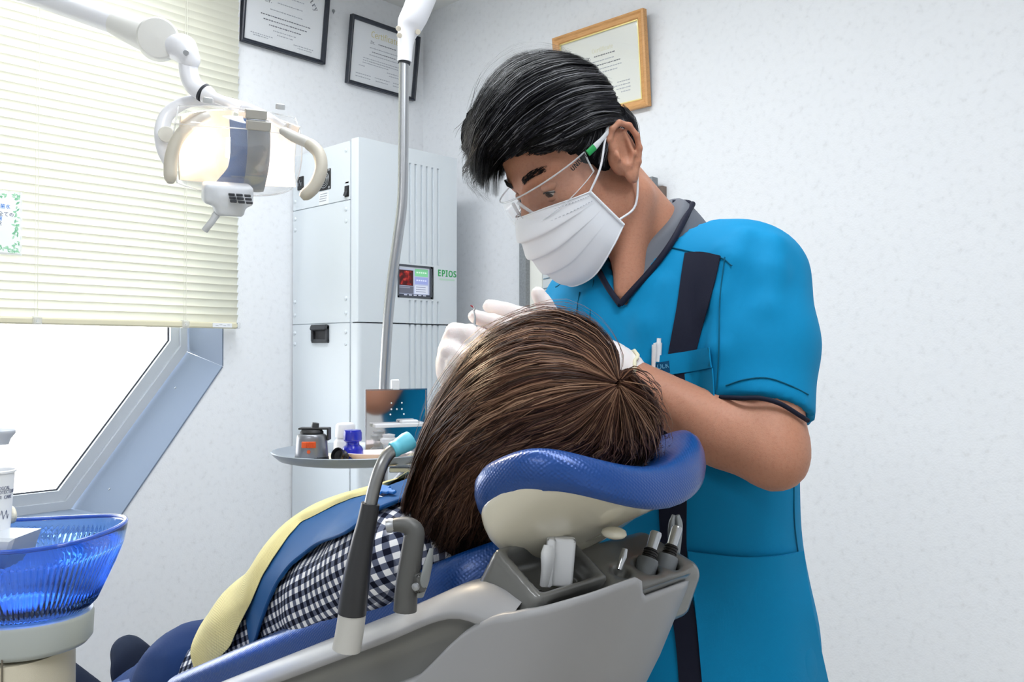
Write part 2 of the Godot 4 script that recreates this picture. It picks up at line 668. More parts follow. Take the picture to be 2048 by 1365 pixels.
func materials() -> void:
	var wall := tri(mat(rgb(238, 240, 243), 0.75, 0, 0.3), 1.3)
	wall.albedo_texture = noise_tex(0.03, [[0.0, Color(0.95, 0.945, 0.94)], [0.2, Color(0.98, 0.98, 0.98)], [0.3, Color(0.993, 0.993, 0.993)], [0.5, Color(1, 1, 1)], [1.0, Color(1, 1, 1)]], 1024, 4, 7)
	wall.normal_enabled = true
	wall.normal_texture = bumps(0.12, 1.6, 1024, 3, 9)
	wall.normal_scale = 0.22
	M.wall = wall
	M.ceiling = mat(rgb(236, 236, 234), 0.9)
	M.floor = tri(mat(rgb(190, 184, 172), 0.45), 0.8)
	M.white_plastic = mat(rgb(238, 239, 241), 0.35)
	M.lamp_panel = mat(rgb(250, 250, 250), 0.6)
	M.lamp_panel.emission_enabled = true
	M.lamp_panel.emission = Color(1, 1, 1)
	M.lamp_panel.emission_energy_multiplier = 1.2
	M.reveal = mat(rgb(114, 127, 146), 0.55)
	M.aluminium = mat(rgb(196, 202, 210), 0.35, 0.25)
	M.gasket = mat(rgb(45, 48, 56), 0.7)
	M.glass = clear(Color(0.9, 0.95, 1.0), 0.06)
	var sl := mat(rgb(228, 227, 214), 0.5)
	sl.backlight_enabled = true
	sl.backlight = Color(0.8, 0.8, 0.78)
	M.slat = sl
	M.rail = mat(rgb(222, 216, 188), 0.4)
	M.cord = mat(rgb(226, 224, 212), 0.6)
	M.clear_plastic = clear(Color(0.93, 0.95, 0.97), 0.3, 0.08)
	M.black_frame = mat(rgb(32, 38, 50), 0.35)
	M.print_dark = mat(rgb(70, 75, 88), 0.8)
	M.print_grey = mat(rgb(168, 172, 180), 0.8)
	M.print_gold = mat(rgb(214, 200, 120), 0.6)
	M.paper = mat(rgb(236, 238, 240), 0.8)
	M.paper_cream = mat(rgb(238, 238, 230), 0.8)
	M.ink = mat(rgb(20, 21, 24), 0.45)
	M.steel = mat(rgb(200, 202, 206), 0.22, 1.0)
	M.brushed = mat(rgb(178, 180, 184), 0.38, 1.0)
	M.mirror_steel = mat(rgb(205, 206, 208), 0.06, 1.0)
	M.black_rubber = mat(rgb(34, 35, 38), 0.5)
	M.orange = mat(rgb(235, 96, 40), 0.4)
	M.cabinet = mat(rgb(221, 228, 233), 0.5)
	M.cabinet_gap = mat(rgb(70, 78, 86), 0.6)

func build_room() -> void:
	var g := Geo.new()
	g.box(Vector3(2.1, -0.05, 2.1), Vector3(2.3, 0.05, 2.3))
	struct(g, "floor", M.floor)
	g = Geo.new()
	g.box(Vector3(2.1, 2.45, 2.1), Vector3(2.3, 0.05, 2.3))
	struct(g, "ceiling", M.ceiling)
	g = Geo.new()
	g.box(Vector3(2.1, 1.2, -0.1), Vector3(2.3, 1.2, 0.1))
	struct(g, "wall_back", M.wall)
	g = Geo.new()
	g.box(Vector3(4.3, 1.2, 2.1), Vector3(0.1, 1.2, 2.1))
	struct(g, "wall_right", M.wall)
	g = Geo.new()
	g.box(Vector3(2.1, 1.2, 4.3), Vector3(2.3, 1.2, 0.1))
	struct(g, "wall_front", M.wall)

# window opening: corners as Vector2(z, y), chamfered like the frame in the wall
func opening() -> Array:
	return [[Vector2(0.776, 2.02), Vector2(0.776, 1.126), Vector2(1.074, 0.7175), Vector2(2.15, 0.7175), Vector2(2.45, 1.126), Vector2(2.45, 2.02), Vector2(2.2, 2.28), Vector2(1.03, 2.28)],
		[Vector2(0.84, 2.0), Vector2(0.831, 1.173), Vector2(1.159, 0.739), Vector2(2.08, 0.739), Vector2(2.395, 1.173), Vector2(2.395, 2.0), Vector2(2.17, 2.24), Vector2(1.06, 2.24)],
		[Vector2(0.877, 1.98), Vector2(0.877, 1.203), Vector2(1.185, 0.7917), Vector2(2.05, 0.7917), Vector2(2.35, 1.203), Vector2(2.35, 1.98), Vector2(2.14, 2.2), Vector2(1.09, 2.2)]]

func build_window() -> void:
	var q := opening()
	# wall with the hole, thick 0.16
	var g := Geo.new()
	var o: Array = q[0]
	var z0 := -0.2
	var z1 := 4.4
	for x in [0.0, -0.16]:
		var a := func(z: float, y: float): return Vector3(x, y, z)
		var polys := [
			[[z0, 0], [o[0].x, 0], [o[0].x, 2.4], [z0, 2.4]],
			[[o[4].x, 0], [z1, 0], [z1, 2.4], [o[4].x, 2.4]],
			[[o[0].x, 0], [o[2].x, 0], [o[2].x, o[2].y], [o[1].x, o[1].y]],
			[[o[2].x, 0], [o[3].x, 0], [o[3].x, o[3].y], [o[2].x, o[2].y]],
			[[o[3].x, 0], [o[4].x, 0], [o[4].x, o[4].y], [o[3].x, o[3].y]],
			[[o[0].x, o[0].y], [o[7].x, o[7].y], [o[7].x, 2.4], [o[0].x, 2.4]],
			[[o[7].x, o[7].y], [o[6].x, o[6].y], [o[6].x, 2.4], [o[7].x, 2.4]],
			[[o[6].x, o[6].y], [o[5].x, o[5].y], [o[5].x, 2.4], [o[6].x, 2.4]]]
		for p in polys:
			var c := []
			for k in p: c.append(a.call(k[0], k[1]))
			if x < 0.0: g.quad_flat(c[0], c[1], c[2], c[3])
			else: g.quad_flat(c[3], c[2], c[1], c[0])
	for i in 8:
		var b: Vector2 = o[i]
		var c: Vector2 = o[(i + 1) % 8]
		g.quad_flat(Vector3(0, b.y, b.x), Vector3(0, c.y, c.x), Vector3(-0.16, c.y, c.x), Vector3(-0.16, b.y, b.x))
	struct(g, "wall_left", M.wall)
	# window: lining panels, mitred frame bars, gasket and pane
	var w := Node3D.new()
	w.name = "window_1"
	w.set_meta("kind", "structure")
	add_child(w)
	for i in 8:
		var j := (i + 1) % 8
		var ring := []
		for s in [[q[0], 0.004], [q[1], -0.13]]:
			ring.append([Vector3(s[1], s[0][i].y, s[0][i].x), Vector3(s[1], s[0][j].y, s[0][j].x)])
		var ea := (ring[0][1] - ring[0][0]).normalized() as Vector3
		var inw := Vector3(0, -ea.z, ea.y) # into the opening
		var mid := Vector3(-0.06, 1.45, 1.6)
		if inw.dot(mid - ring[0][0]) < 0: inw = -inw
		g = Geo.new()
		var pa: Vector3 = ring[0][0] + ea * 0.0015
		var pb: Vector3 = ring[0][1] - ea * 0.0015
		var pc: Vector3 = ring[1][1] - ea * 0.0015
		var pd: Vector3 = ring[1][0] + ea * 0.0015
		var t := inw * 0.004
		g.quad_flat(pa + t, pb + t, pc + t, pd + t)
		g.quad_flat(pa, pd, pc, pb)
		g.quad_flat(pa, pb, pb + t, pa + t)
		g.quad_flat(pd + t, pc + t, pc, pd)
		g.quad_flat(pa + t, pd + t, pd, pa)
		g.quad_flat(pb, pc, pc + t, pb + t)
		put(g, "lining_panel", M.reveal, w)
		if i == 1:
			for f in [[0.22, 0.62], [0.86, 0.5]]:
				var at: Vector3 = pa.lerp(pb, f[0]).lerp(pd.lerp(pc, f[0]), f[1]) + t
				g = Geo.new()
				g.lathe([Vector2(0.0035, 0), Vector2(0.003, 0.0015), Vector2(0, 0.002)], Transform3D(frame_of(inw), at), 10)
				put(g, "screw", M.brushed, w)
		# frame bar: stepped section between lining and pane
		g = Geo.new()
		var sec := [[q[1], -0.112, 0.0], [q[1], -0.112, 0.45], [q[1], -0.125, 0.45], [q[1], -0.125, 1.0], [q[1], -0.15, 1.0]]
		for k in sec.size() - 1:
			var e := []
			for s in [sec[k], sec[k + 1]]:
				for m in [i, j]:
					var z: Vector2 = q[1][m].lerp(q[2][m], s[2])
					e.append(Vector3(s[1], z.y, z.x))
			g.quad_flat(e[0], e[1], e[3], e[2])
		put(g, "frame_bar", M.aluminium, w)
		g = Geo.new()
		var e1 := Vector3(-0.14, q[2][i].y, q[2][i].x)
		var e2 := Vector3(-0.14, q[2][j].y, q[2][j].x)
		g.tube([e1, e2], [0.004], 6, false)
		put(g, "gasket", M.gasket, w)
	g = Geo.new()
	var poly := []
	for p in q[2]: poly.append(Vector2(-p.x, p.y))
	g.prism(poly, Transform3D(Basis(Vector3(0, 0, -1), Vector3.UP, Vector3(1, 0, 0)), Vector3(-0.148, 0, 0)), 0.005)
	put(g, "pane", M.glass, w)

func build_blind() -> void:
	var zr := 0.748
	var zl := 2.52
	var bottom := 1.243
	var t := thing("venetian_blind", "cream venetian blind with horizontal slats lowered over the window", "blind", Vector3(0.035, bottom, (zr + zl) / 2))
	var g := Geo.new()
	var prof := []
	for k in 7:
		var s := k / 6.0 - 0.5
		prof.append(Vector2(s * 0.025, 0.0022 * (1 - 4 * s * s)))
	var tilt := deg_to_rad(68)
	var rows := []
	for p in prof:
		var d: Vector2 = p.rotated(tilt)
		rows.append([Vector3(d.x, d.y, zl), Vector3(d.x, d.y, zr)])
	g.thick(rows, 0.0004)
	var slat := g.mesh()
	var pitch := 0.0222
	var count := 48
	for i in count:
		var o := MeshInstance3D.new()
		o.mesh = slat
		o.material_override = M.slat
		o.name = "slat"
		t.add_child(o, true)
		o.position = Vector3(0, 0.024 + i * pitch, -(zr + zl) / 2)
	g = Geo.new()
	g.box(Vector3(0.035, bottom + 0.004, (zr + zl) / 2), Vector3(0.013, 0.009, (zl - zr) / 2 - 0.004), Basis.IDENTITY, 0.005)
	put(g, "bottom_rail", M.rail, t)
	g = Geo.new()
	g.box(Vector3(0.035, bottom + 0.004, zr + 0.002), Vector3(0.0135, 0.0095, 0.006), Basis.IDENTITY, 0.004)
	put(g, "rail_end_cap", M.clear_plastic, t, "clear plastic end cap")
	g = Geo.new()
	g.box(Vector3(0.049, bottom + 0.004, zr + 0.055), Vector3(0.0008, 0.0062, 0.03))
	put(g, "rail_label", M.paper, t, "small white label on the bottom rail")
	for k in 4:
		g = Geo.new()
		g.box(Vector3(0.05, bottom + 0.0055 - 0.0025 * (k % 2), zr + 0.036 + 0.012 * k), Vector3(0.0003, 0.0006, 0.004))
		put(g, "label_print", M.print_grey, t)
	g = Geo.new()
	g.box(Vector3(0.035, 2.33, (zr + zl) / 2), Vector3(0.02, 0.022, (zl - zr) / 2), Basis.IDENTITY, 0.003)
	put(g, "head_rail", M.rail, t)
	for z in [0.9128, 1.2939, 1.9, 2.35]:
		g = Geo.new()
		g.tube([Vector3(0.05, bottom, z), Vector3(0.05, 2.32, z)], [0.0009], 5, false)
		put(g, "lift_cord", M.cord, t)
		g = Geo.new()
		g.tube([Vector3(0.0495, bottom, z + 0.006), Vector3(0.0495, 2.32, z + 0.006)], [0.0006], 5, false)
		put(g, "ladder_cord", M.cord, t)
		g = Geo.new()
		g.box(Vector3(0.042, bottom + 0.004, z), Vector3(0.011, 0.0115, 0.011), Basis.IDENTITY, 0.004)
		g.lathe([Vector2(0.005, 0), Vector2(0.004, 0.004), Vector2(0, 0.004)], Transform3D(frame_of(Vector3.RIGHT), Vector3(0.053, bottom + 0.004, z)), 12)
		put(g, "cord_clip", M.clear_plastic, t, "clear plastic cord clip")
	var wz := 0.7415
	g = Geo.new()
	g.tube([Vector3(0.03, 2.33, wz), Vector3(0.012, 1.95, wz), Vector3(0.012, 1.3, wz)], [0.0035], 8)
	put(g, "tilt_wand", M.white_plastic, t, "thin white wand beside the blind")
	g = Geo.new()
	g.box(Vector3(0.014, 2.0, wz), Vector3(0.006, 0.012, 0.006), Basis.IDENTITY, 0.002)
	put(g, "wand_clip", M.white_plastic, t)
	build_notice()

# paper notice clipped to the blind: leafy border and a few characters, drawn as print
func build_notice() -> void:
	var im := Image.create(220, 300, false, Image.FORMAT_RGB8)
	im.fill(rgb(244, 246, 250))
	var r := RandomNumberGenerator.new()
	r.seed = 3
	for k in 150:
		var side := k % 4
		var c := Vector2(r.randf_range(8, 212), r.randf_range(6, 30))
		if side == 1: c.y = 300 - c.y
		elif side == 2: c = Vector2(r.randf_range(6, 30), r.randf_range(8, 292))
		elif side == 3: c = Vector2(220 - r.randf_range(6, 34), r.randf_range(8, 292))
		var a := r.randf() * TAU
		var ln := r.randf_range(7, 12)
		var shade: Color = [rgb(150, 208, 170), rgb(178, 222, 190), rgb(128, 190, 152)][k % 3]
		for s in 40:
			var f := s / 39.0
			var w := sin(f * PI) * ln * 0.36
			for e in range(-6, 7):
				var p := c + Vector2(cos(a), sin(a)) * (f - 0.5) * ln * 2 + Vector2(-sin(a), cos(a)) * w * e / 6.0
				if p.x >= 0 and p.y >= 0 and p.x < 220 and p.y < 300: im.set_pixel(int(p.x), int(p.y), shade)
	# strokes of the characters on a 10 x 10 field each: [x0, y0, x1, y1]
	var kin := [[0, 1, 10, 1], [3, 0, 3, 2], [7, 0, 7, 2], [1, 3, 1, 10], [9, 3, 9, 10], [1, 3, 9, 3], [1, 10, 9, 10], [3, 5, 7, 5], [5, 4, 5, 9], [5, 6, 3, 8], [5, 6, 7, 8], [2, 6, 8, 6]]
	var mizu := [[5, 0, 5, 10], [5, 10, 4, 9], [1, 3, 4, 3], [4, 3, 1, 8], [9, 2, 6, 4], [5, 4, 9, 9]]
	var zen := [[5, 0, 0, 5], [5, 0, 10, 5], [2, 5, 8, 5], [3, 7, 7, 7], [1, 10, 9, 10], [5, 5, 5, 10]]
	var te := [[1, 2, 9, 1], [7, 2, 4, 5], [4, 5, 5, 9], [5, 9, 8, 10]]
	var no := [[5, 2, 4, 8], [4, 8, 2, 8], [2, 8, 1, 5], [1, 5, 5, 2], [5, 2, 9, 4], [9, 4, 9, 7], [9, 7, 6, 10]]
	var wo := [[1, 2, 8, 2], [5, 0, 2, 6], [2, 6, 6, 5], [6, 5, 6, 8], [9, 4, 4, 7], [4, 7, 4, 10], [4, 10, 9, 10]]
	for line in [[[kin, mizu], 60, rgb(70, 130, 210), 128, 20], [[zen, te, no], 98, rgb(90, 100, 120), 120, 20], [[kin], 122, rgb(70, 130, 210), 118, 18], [[wo], 146, rgb(90, 100, 120), 118, 18]]:
		var x: float = line[3]
		for ch in line[0]:
			for s in ch:
				for k in 30:
					var p: Vector2 = Vector2(x, line[1]) + Vector2(s[0], s[1]).lerp(Vector2(s[2], s[3]), k / 29.0) * line[4] / 10.0
					im.fill_rect(Rect2i(int(p.x), int(p.y), 2, 2), line[2])
			x += line[4] * 1.2
	var m := mat(Color.WHITE, 0.8)
	m.albedo_texture = ImageTexture.create_from_image(im)
	m.backlight_enabled = true
	m.backlight = Color(0.4, 0.4, 0.4)
	var zc: float = 1.3342
	var yt: float = 1.5581
	var yb: float = 1.4103
	var h := yt - yb
	var w := h * 0.72
	var t := thing("notice_sheet", "white paper notice with green leaf border clipped on the blind", "notice", Vector3(0.052, yb, zc + w / 2))
	var g := Geo.new()
	g.quad_flat(Vector3(0.052, yt, zc + w), Vector3(0.052, yb, zc + w), Vector3(0.052, yb, zc), Vector3(0.052, yt, zc))
	g.uv = PackedVector2Array([Vector2(0, 0), Vector2(0, 1), Vector2(1, 1), Vector2(1, 0)])
	put(g, "printed_sheet", m, t)
	g = Geo.new()
	g.box(Vector3(0.0505, (yt + yb) / 2, zc + w / 2), Vector3(0.001, h / 2 + 0.004, w / 2 + 0.004))
	put(g, "clear_sleeve", M.clear_plastic, t)

# a framed certificate. xf: centre of the frame's back on the wall, x across, y up, z out of the wall
func certificate(called: String, label: String, xf: Transform3D, w: float, h: float, bar: float, fm: Material, sheet: Material, lines: Array) -> void:
	var t := thing(called, label, "picture frame", xf.origin, "")
	var d := 0.018
	for k in 4:
		var g := Geo.new()
		var lx := w if k % 2 == 0 else h
		var ly := h if k % 2 == 0 else w
		# mitred bar along the lower edge, turned for each side; outer ridge, inner slope
		var rot := Basis(Vector3(0, 0, 1), k * PI / 2)
		var sec := [Vector2(0, 0), Vector2(0, d), Vector2(bar * 0.25, d + 0.002), Vector2(bar * 0.45, d - 0.002), Vector2(bar * 0.85, d - 0.004), Vector2(bar, d - 0.008), Vector2(bar, 0)]
		for i in sec.size() - 1:
			var p: Vector2 = sec[i]
			var q: Vector2 = sec[i + 1]
			var c := []
			for e in [[p, -1], [p, 1], [q, 1], [q, -1]]:
				var s: Vector2 = e[0]
				c.append(xf * (rot * Vector3(e[1] * (lx / 2 - s.x), -ly / 2 + s.x, s.y)))
			g.quad_flat(c[0], c[1], c[2], c[3])
		put(g, "frame_bar", fm, t)
	var g2 := Geo.new()
	g2.box(xf * Vector3(0, 0, 0.003), Vector3(w / 2 - bar * 0.8, h / 2 - bar * 0.8, 0.003), xf.basis)
	var sh := put(g2, "certificate_sheet", sheet, t)
	for ln in lines:
		# [text or "", centre x, centre y, size or width, material, kind]
		if ln[0] is String and ln[0] != "":
			letters(ln[0], ln[3], xf * Transform3D(Basis.IDENTITY, Vector3(ln[1], ln[2], 0.0063)), ln[4], sh, "lettering", ln[5] if ln.size() > 5 else "Droid Serif")
		else:
			var x0: float = ln[1] - ln[3] / 2
			var x1: float = ln[1] + ln[3] / 2
			g2 = Geo.new()
			var x := x0
			while x < x1:
				var lw_ := rng.randf_range(0.003, 0.009)
				var hh := rng.randf_range(0.7, 1.0) * 0.0016
				g2.box(xf * Vector3(x + lw_ / 2, ln[2], 0.0064), Vector3(lw_ / 2, hh, 0.0002), xf.basis)
				x += lw_ + 0.0022
			put(g2, "print_line", ln[4], sh)
	g2 = Geo.new()
	g2.box(xf * Vector3(0, 0, 0.009), Vector3(w / 2 - bar * 0.85, h / 2 - bar * 0.85, 0.0008), xf.basis)
	put(g2, "glazing", clear(Color(0.95, 0.97, 1.0), 0.05, 0.04), t)

func arc_text(text: String, size: float, xf: Transform3D, radius: float, spread: float, m: Material, parent: Node3D) -> void:
	for i in text.length():
		if text[i] == " ": continue
		var a := -spread / 2 + spread * i / (text.length() - 1)
		var b := Basis(Vector3(0, 0, 1), -a)
		letters(text[i], size, xf * Transform3D(b, Vector3(sin(a) * radius, cos(a) * radius - radius, 0)), m, parent, "lettering", "Droid Serif", true)

func build_wall_pictures() -> void:
	# two black frames on the window wall, hung leaning forward
	var face := Basis(Vector3(0, 0, -1), Vector3.UP, Vector3(1, 0, 0))
	var lean := Basis(Vector3(0, 0, 1), deg_to_rad(-7.5))
	var a := Transform3D(lean * face, Vector3(0.016, 2.235, 0.581))
	var lines := [["", 0, 0.045, 0.12, M.print_grey], ["Dr.", -0.062, 0.02, 0.016, M.print_dark], ["", 0.012, 0.021, 0.085, M.print_grey],
		["", 0, -0.004, 0.11, M.print_grey], ["", 0, -0.024, 0.17, M.print_dark], ["", 0, -0.038, 0.15, M.print_dark], ["", 0, -0.052, 0.11, M.print_dark],
		["", 0, -0.066, 0.08, M.print_grey], ["", 0, -0.076, 0.05, M.print_grey], ["", -0.08, -0.088, 0.07, M.print_grey], ["", 0.07, -0.09, 0.07, M.print_grey], ["", -0.08, -0.094, 0.05, M.print_grey], ["", 0.075, -0.097, 0.05, M.print_grey]]
	certificate("framed_certificate", "black framed certificate on the window wall, nearer the blind, its top cut off", a, 0.298, 0.25, 0.013, M.black_frame, M.paper, lines)
	var sheet := get_node("framed_certificate/certificate_sheet") as Node3D
	arc_text("of Implant Dentistry", 0.02, a * Transform3D(Basis.IDENTITY, Vector3(0, 0.095, 0.0064)), 0.13, 1.9, M.print_dark, sheet)
	var b := Transform3D(lean * face, Vector3(0.015, 2.185, 0.198))
	lines = [["Certificate", 0.0, 0.07, 0.026, M.print_gold, "Droid Sans"], ["Dr.", -0.05, 0.043, 0.013, M.print_dark], ["", 0.012, 0.043, 0.075, M.print_dark], ["", 0, 0.025, 0.12, M.print_grey], ["", 0, 0.012, 0.1, M.print_dark], ["", 0, 0.001, 0.12, M.print_grey],
		["", -0.01, -0.014, 0.15, M.print_grey], ["", -0.01, -0.022, 0.15, M.print_grey], ["", -0.03, -0.03, 0.11, M.print_grey], ["", -0.09, -0.042, 0.02, M.print_grey], ["", 0.05, -0.042, 0.06, M.print_grey], ["", 0.055, -0.051, 0.05, M.print_grey],
		["", -0.08, -0.07, 0.06, M.print_grey], ["", 0.0, -0.07, 0.06, M.print_grey], ["", 0.075, -0.07, 0.05, M.print_grey], ["", -0.08, -0.08, 0.06, M.print_grey], ["", 0.0, -0.08, 0.05, M.print_grey], ["", 0.075, -0.08, 0.05, M.print_grey]]
	certificate("framed_certificate", "black framed certificate in the corner behind the steel pole", b, 0.293, 0.225, 0.0125, M.black_frame, M.paper, lines)
	# wooden frame on the long wall
	var wood := mat(rgb(222, 168, 108), 0.45)
	wood.albedo_texture = noise_tex(0.02, [[0.0, Color(0.86, 0.82, 0.76)], [0.5, Color(1, 1, 1)], [1.0, Color(0.93, 0.88, 0.82)]], 256, 4, 4)
	tri(wood, 6.0, false)
	wood.uv1_scale = Vector3(3, 26, 26)
	var lean2 := Basis(Vector3(1, 0, 0), deg_to_rad(5.0))
	var c := Transform3D(lean2, Vector3(0.829, 2.0, 0.016))
	lines = [["Certificate", 0.012, 0.062, 0.016, mat(rgb(232, 228, 196), 0.7), "Droid Serif"], ["Dr.", -0.042, 0.044, 0.014, M.print_dark], ["", 0.018, 0.045, 0.075, M.print_dark], ["", 0.0, 0.03, 0.09, M.print_grey], ["", 0.0, 0.018, 0.14, M.print_dark], ["", 0.0, 0.006, 0.15, M.print_grey], ["", -0.005, -0.005, 0.13, M.print_grey],
		["", -0.03, -0.026, 0.05, M.print_grey], ["", 0.082, -0.046, 0.045, M.print_grey], ["", 0.075, -0.056, 0.06, M.print_grey], ["", 0.08, -0.066, 0.05, M.print_grey], ["", 0.088, -0.076, 0.034, M.print_grey]]
	certificate("framed_certificate", "light wooden framed certificate on the long white wall above the dentist", c, 0.336, 0.27, 0.0235, wood, M.paper_cream, lines)
	var wf := get_node("framed_certificate_002") as Node3D
	for k in 4:
		var g := Geo.new()
		var rot := Basis(Vector3(0, 0, 1), k * PI / 2)
		var lx := (0.336 if k % 2 == 0 else 0.27) / 2 - 0.0245
		var ly := (0.27 if k % 2 == 0 else 0.336) / 2 - 0.0245
		g.box(c * (rot * Vector3(0, -ly, 0.0095)), Vector3(lx + 0.0015, 0.0016, 0.002), c.basis * rot)
		put(g, "gilt_fillet", mat(rgb(236, 220, 150), 0.35, 0.4), wf, "thin gilt inner edge")
	# small hook in the wall between the black frames
	var hk := thing("wall_hook", "tiny metal hook left in the wall beside the first black frame", "hook", Vector3(0, 2.3007, 0.3893))
	var gh := Geo.new()
	gh.tube([Vector3(0, 2.3057, 0.3893), Vector3(0.012, 2.2966, 0.3975), Vector3(0.016, 2.288, 0.4002), Vector3(0.02, 2.2844, 0.4029)], [0.0025, 0.002, 0.002, 0.0015], 8)
	put(gh, "hook_wire", M.brushed, hk)
	gh = Geo.new()
	gh.lathe([Vector2(0.006, 0), Vector2(0.005, 0.003), Vector2(0, 0.003)], Transform3D(frame_of(Vector3.RIGHT), Vector3(0, 2.3023, 0.3893)), 10)
	put(gh, "hook_plate", M.brushed, hk)
	build_box_picture()

# thick grey box frame behind the dentist's head, with a seaside picture
func build_box_picture() -> void:
	var x0 := 0.525
	var x1 := 1.03
	var y1 := 1.655
	var y0 := 1.12
	var grey := tri(mat(rgb(150, 154, 158), 0.6), 3.0)
	grey.albedo_texture = noise_tex(0.15, [[0.0, Color(0.85, 0.85, 0.85)], [1.0, Color(1, 1, 1)]], 256, 3, 21)
	var t := thing("box_frame_picture", "large grey box frame with cream mat on the wall behind the dentist", "picture frame", Vector3((x0 + x1) / 2, y0, 0.03))
	var bar := 0.028
	for k in [[Vector3((x0 + x1) / 2, y1 - bar / 2, 0.035), Vector3((x1 - x0) / 2, bar / 2, 0.014)], [Vector3((x0 + x1) / 2, y0 + bar / 2, 0.035), Vector3((x1 - x0) / 2, bar / 2, 0.014)],
			[Vector3(x0 + bar / 2, (y0 + y1) / 2, 0.035), Vector3(bar / 2, (y1 - y0) / 2 - bar, 0.014)], [Vector3(x1 - bar / 2, (y0 + y1) / 2, 0.035), Vector3(bar / 2, (y1 - y0) / 2 - bar, 0.014)]]:
		var g := Geo.new()
		g.box(k[0], k[1], Basis.IDENTITY, 0.002)
		put(g, "frame_bar", grey, t)
	var g2 := Geo.new()
	g2.box(Vector3((x0 + x1) / 2 + 0.008, (y0 + y1) / 2 - 0.012, 0.0105), Vector3((x1 - x0) / 2 + 0.006, (y1 - y0) / 2 - 0.012, 0.0105))
	put(g2, "backing_box", mat(rgb(128, 112, 104), 0.7), t, "brown backing box")
	var mw := 0.05
	for k in [[Vector3((x0 + x1) / 2, y1 - bar - mw / 2, 0.026), Vector3((x1 - x0) / 2 - bar, mw / 2, 0.002)], [Vector3((x0 + x1) / 2, y0 + bar + mw / 2, 0.026), Vector3((x1 - x0) / 2 - bar, mw / 2, 0.002)],
			[Vector3(x0 + bar + mw / 2, (y0 + y1) / 2, 0.026), Vector3(mw / 2, (y1 - y0) / 2 - bar - mw, 0.002)], [Vector3(x1 - bar - mw / 2, (y0 + y1) / 2, 0.026), Vector3(mw / 2, (y1 - y0) / 2 - bar - mw, 0.002)]]:
		var g := Geo.new()
		g.box(k[0], k[1])
		put(g, "mat_strip", M.paper_cream, t)
	var g3 := Geo.new()
	g3.box(Vector3((x0 + x1) / 2, (y0 + y1) / 2, 0.0225), Vector3((x1 - x0) / 2 - bar - mw + 0.004, (y1 - y0) / 2 - bar - mw + 0.004, 0.001))
	put(g3, "picture_board", mat(rgb(206, 212, 214), 0.7), t)
	for k in 13:
		var g := Geo.new()
		var pts := []
		for i in 12:
			pts.append(Vector3(x0 + bar + mw + 0.004 + i * 0.03, y0 + 0.11 + k * 0.028 + 0.003 * sin(i * 1.3 + k), 0.0245))
		g.tube(pts, [0.0016], 5)
		put(g, "painted_wave", mat(rgb(112, 140, 158), 0.7), t)
	for k in 5:
		var g := Geo.new()
		var c: Vector3 = Vector3(0.6633, 1.4205, 0.03) + Vector3(0.02 + 0.013 * (k % 3), 0.012 * (k / 2) - 0.016 * (k % 2), 0.0)
		g.sculpt([[1, 0, 0.01, c.x, c.y, c.z, 0.016, 0.014, 0.007, 1, 0, 0, 0, 1, 0, 0, 0, 1], [1, 0, 0.01, c.x + 0.012, c.y + 0.01, c.z, 0.01, 0.012, 0.006, 1, 0, 0, 0, 1, 0, 0, 0, 1]], 0.004, 0.004, 0.02)
		put(g, "dried_flower", mat(rgb(178, 160, 128), 0.9), t, "beige dried flower tuft")

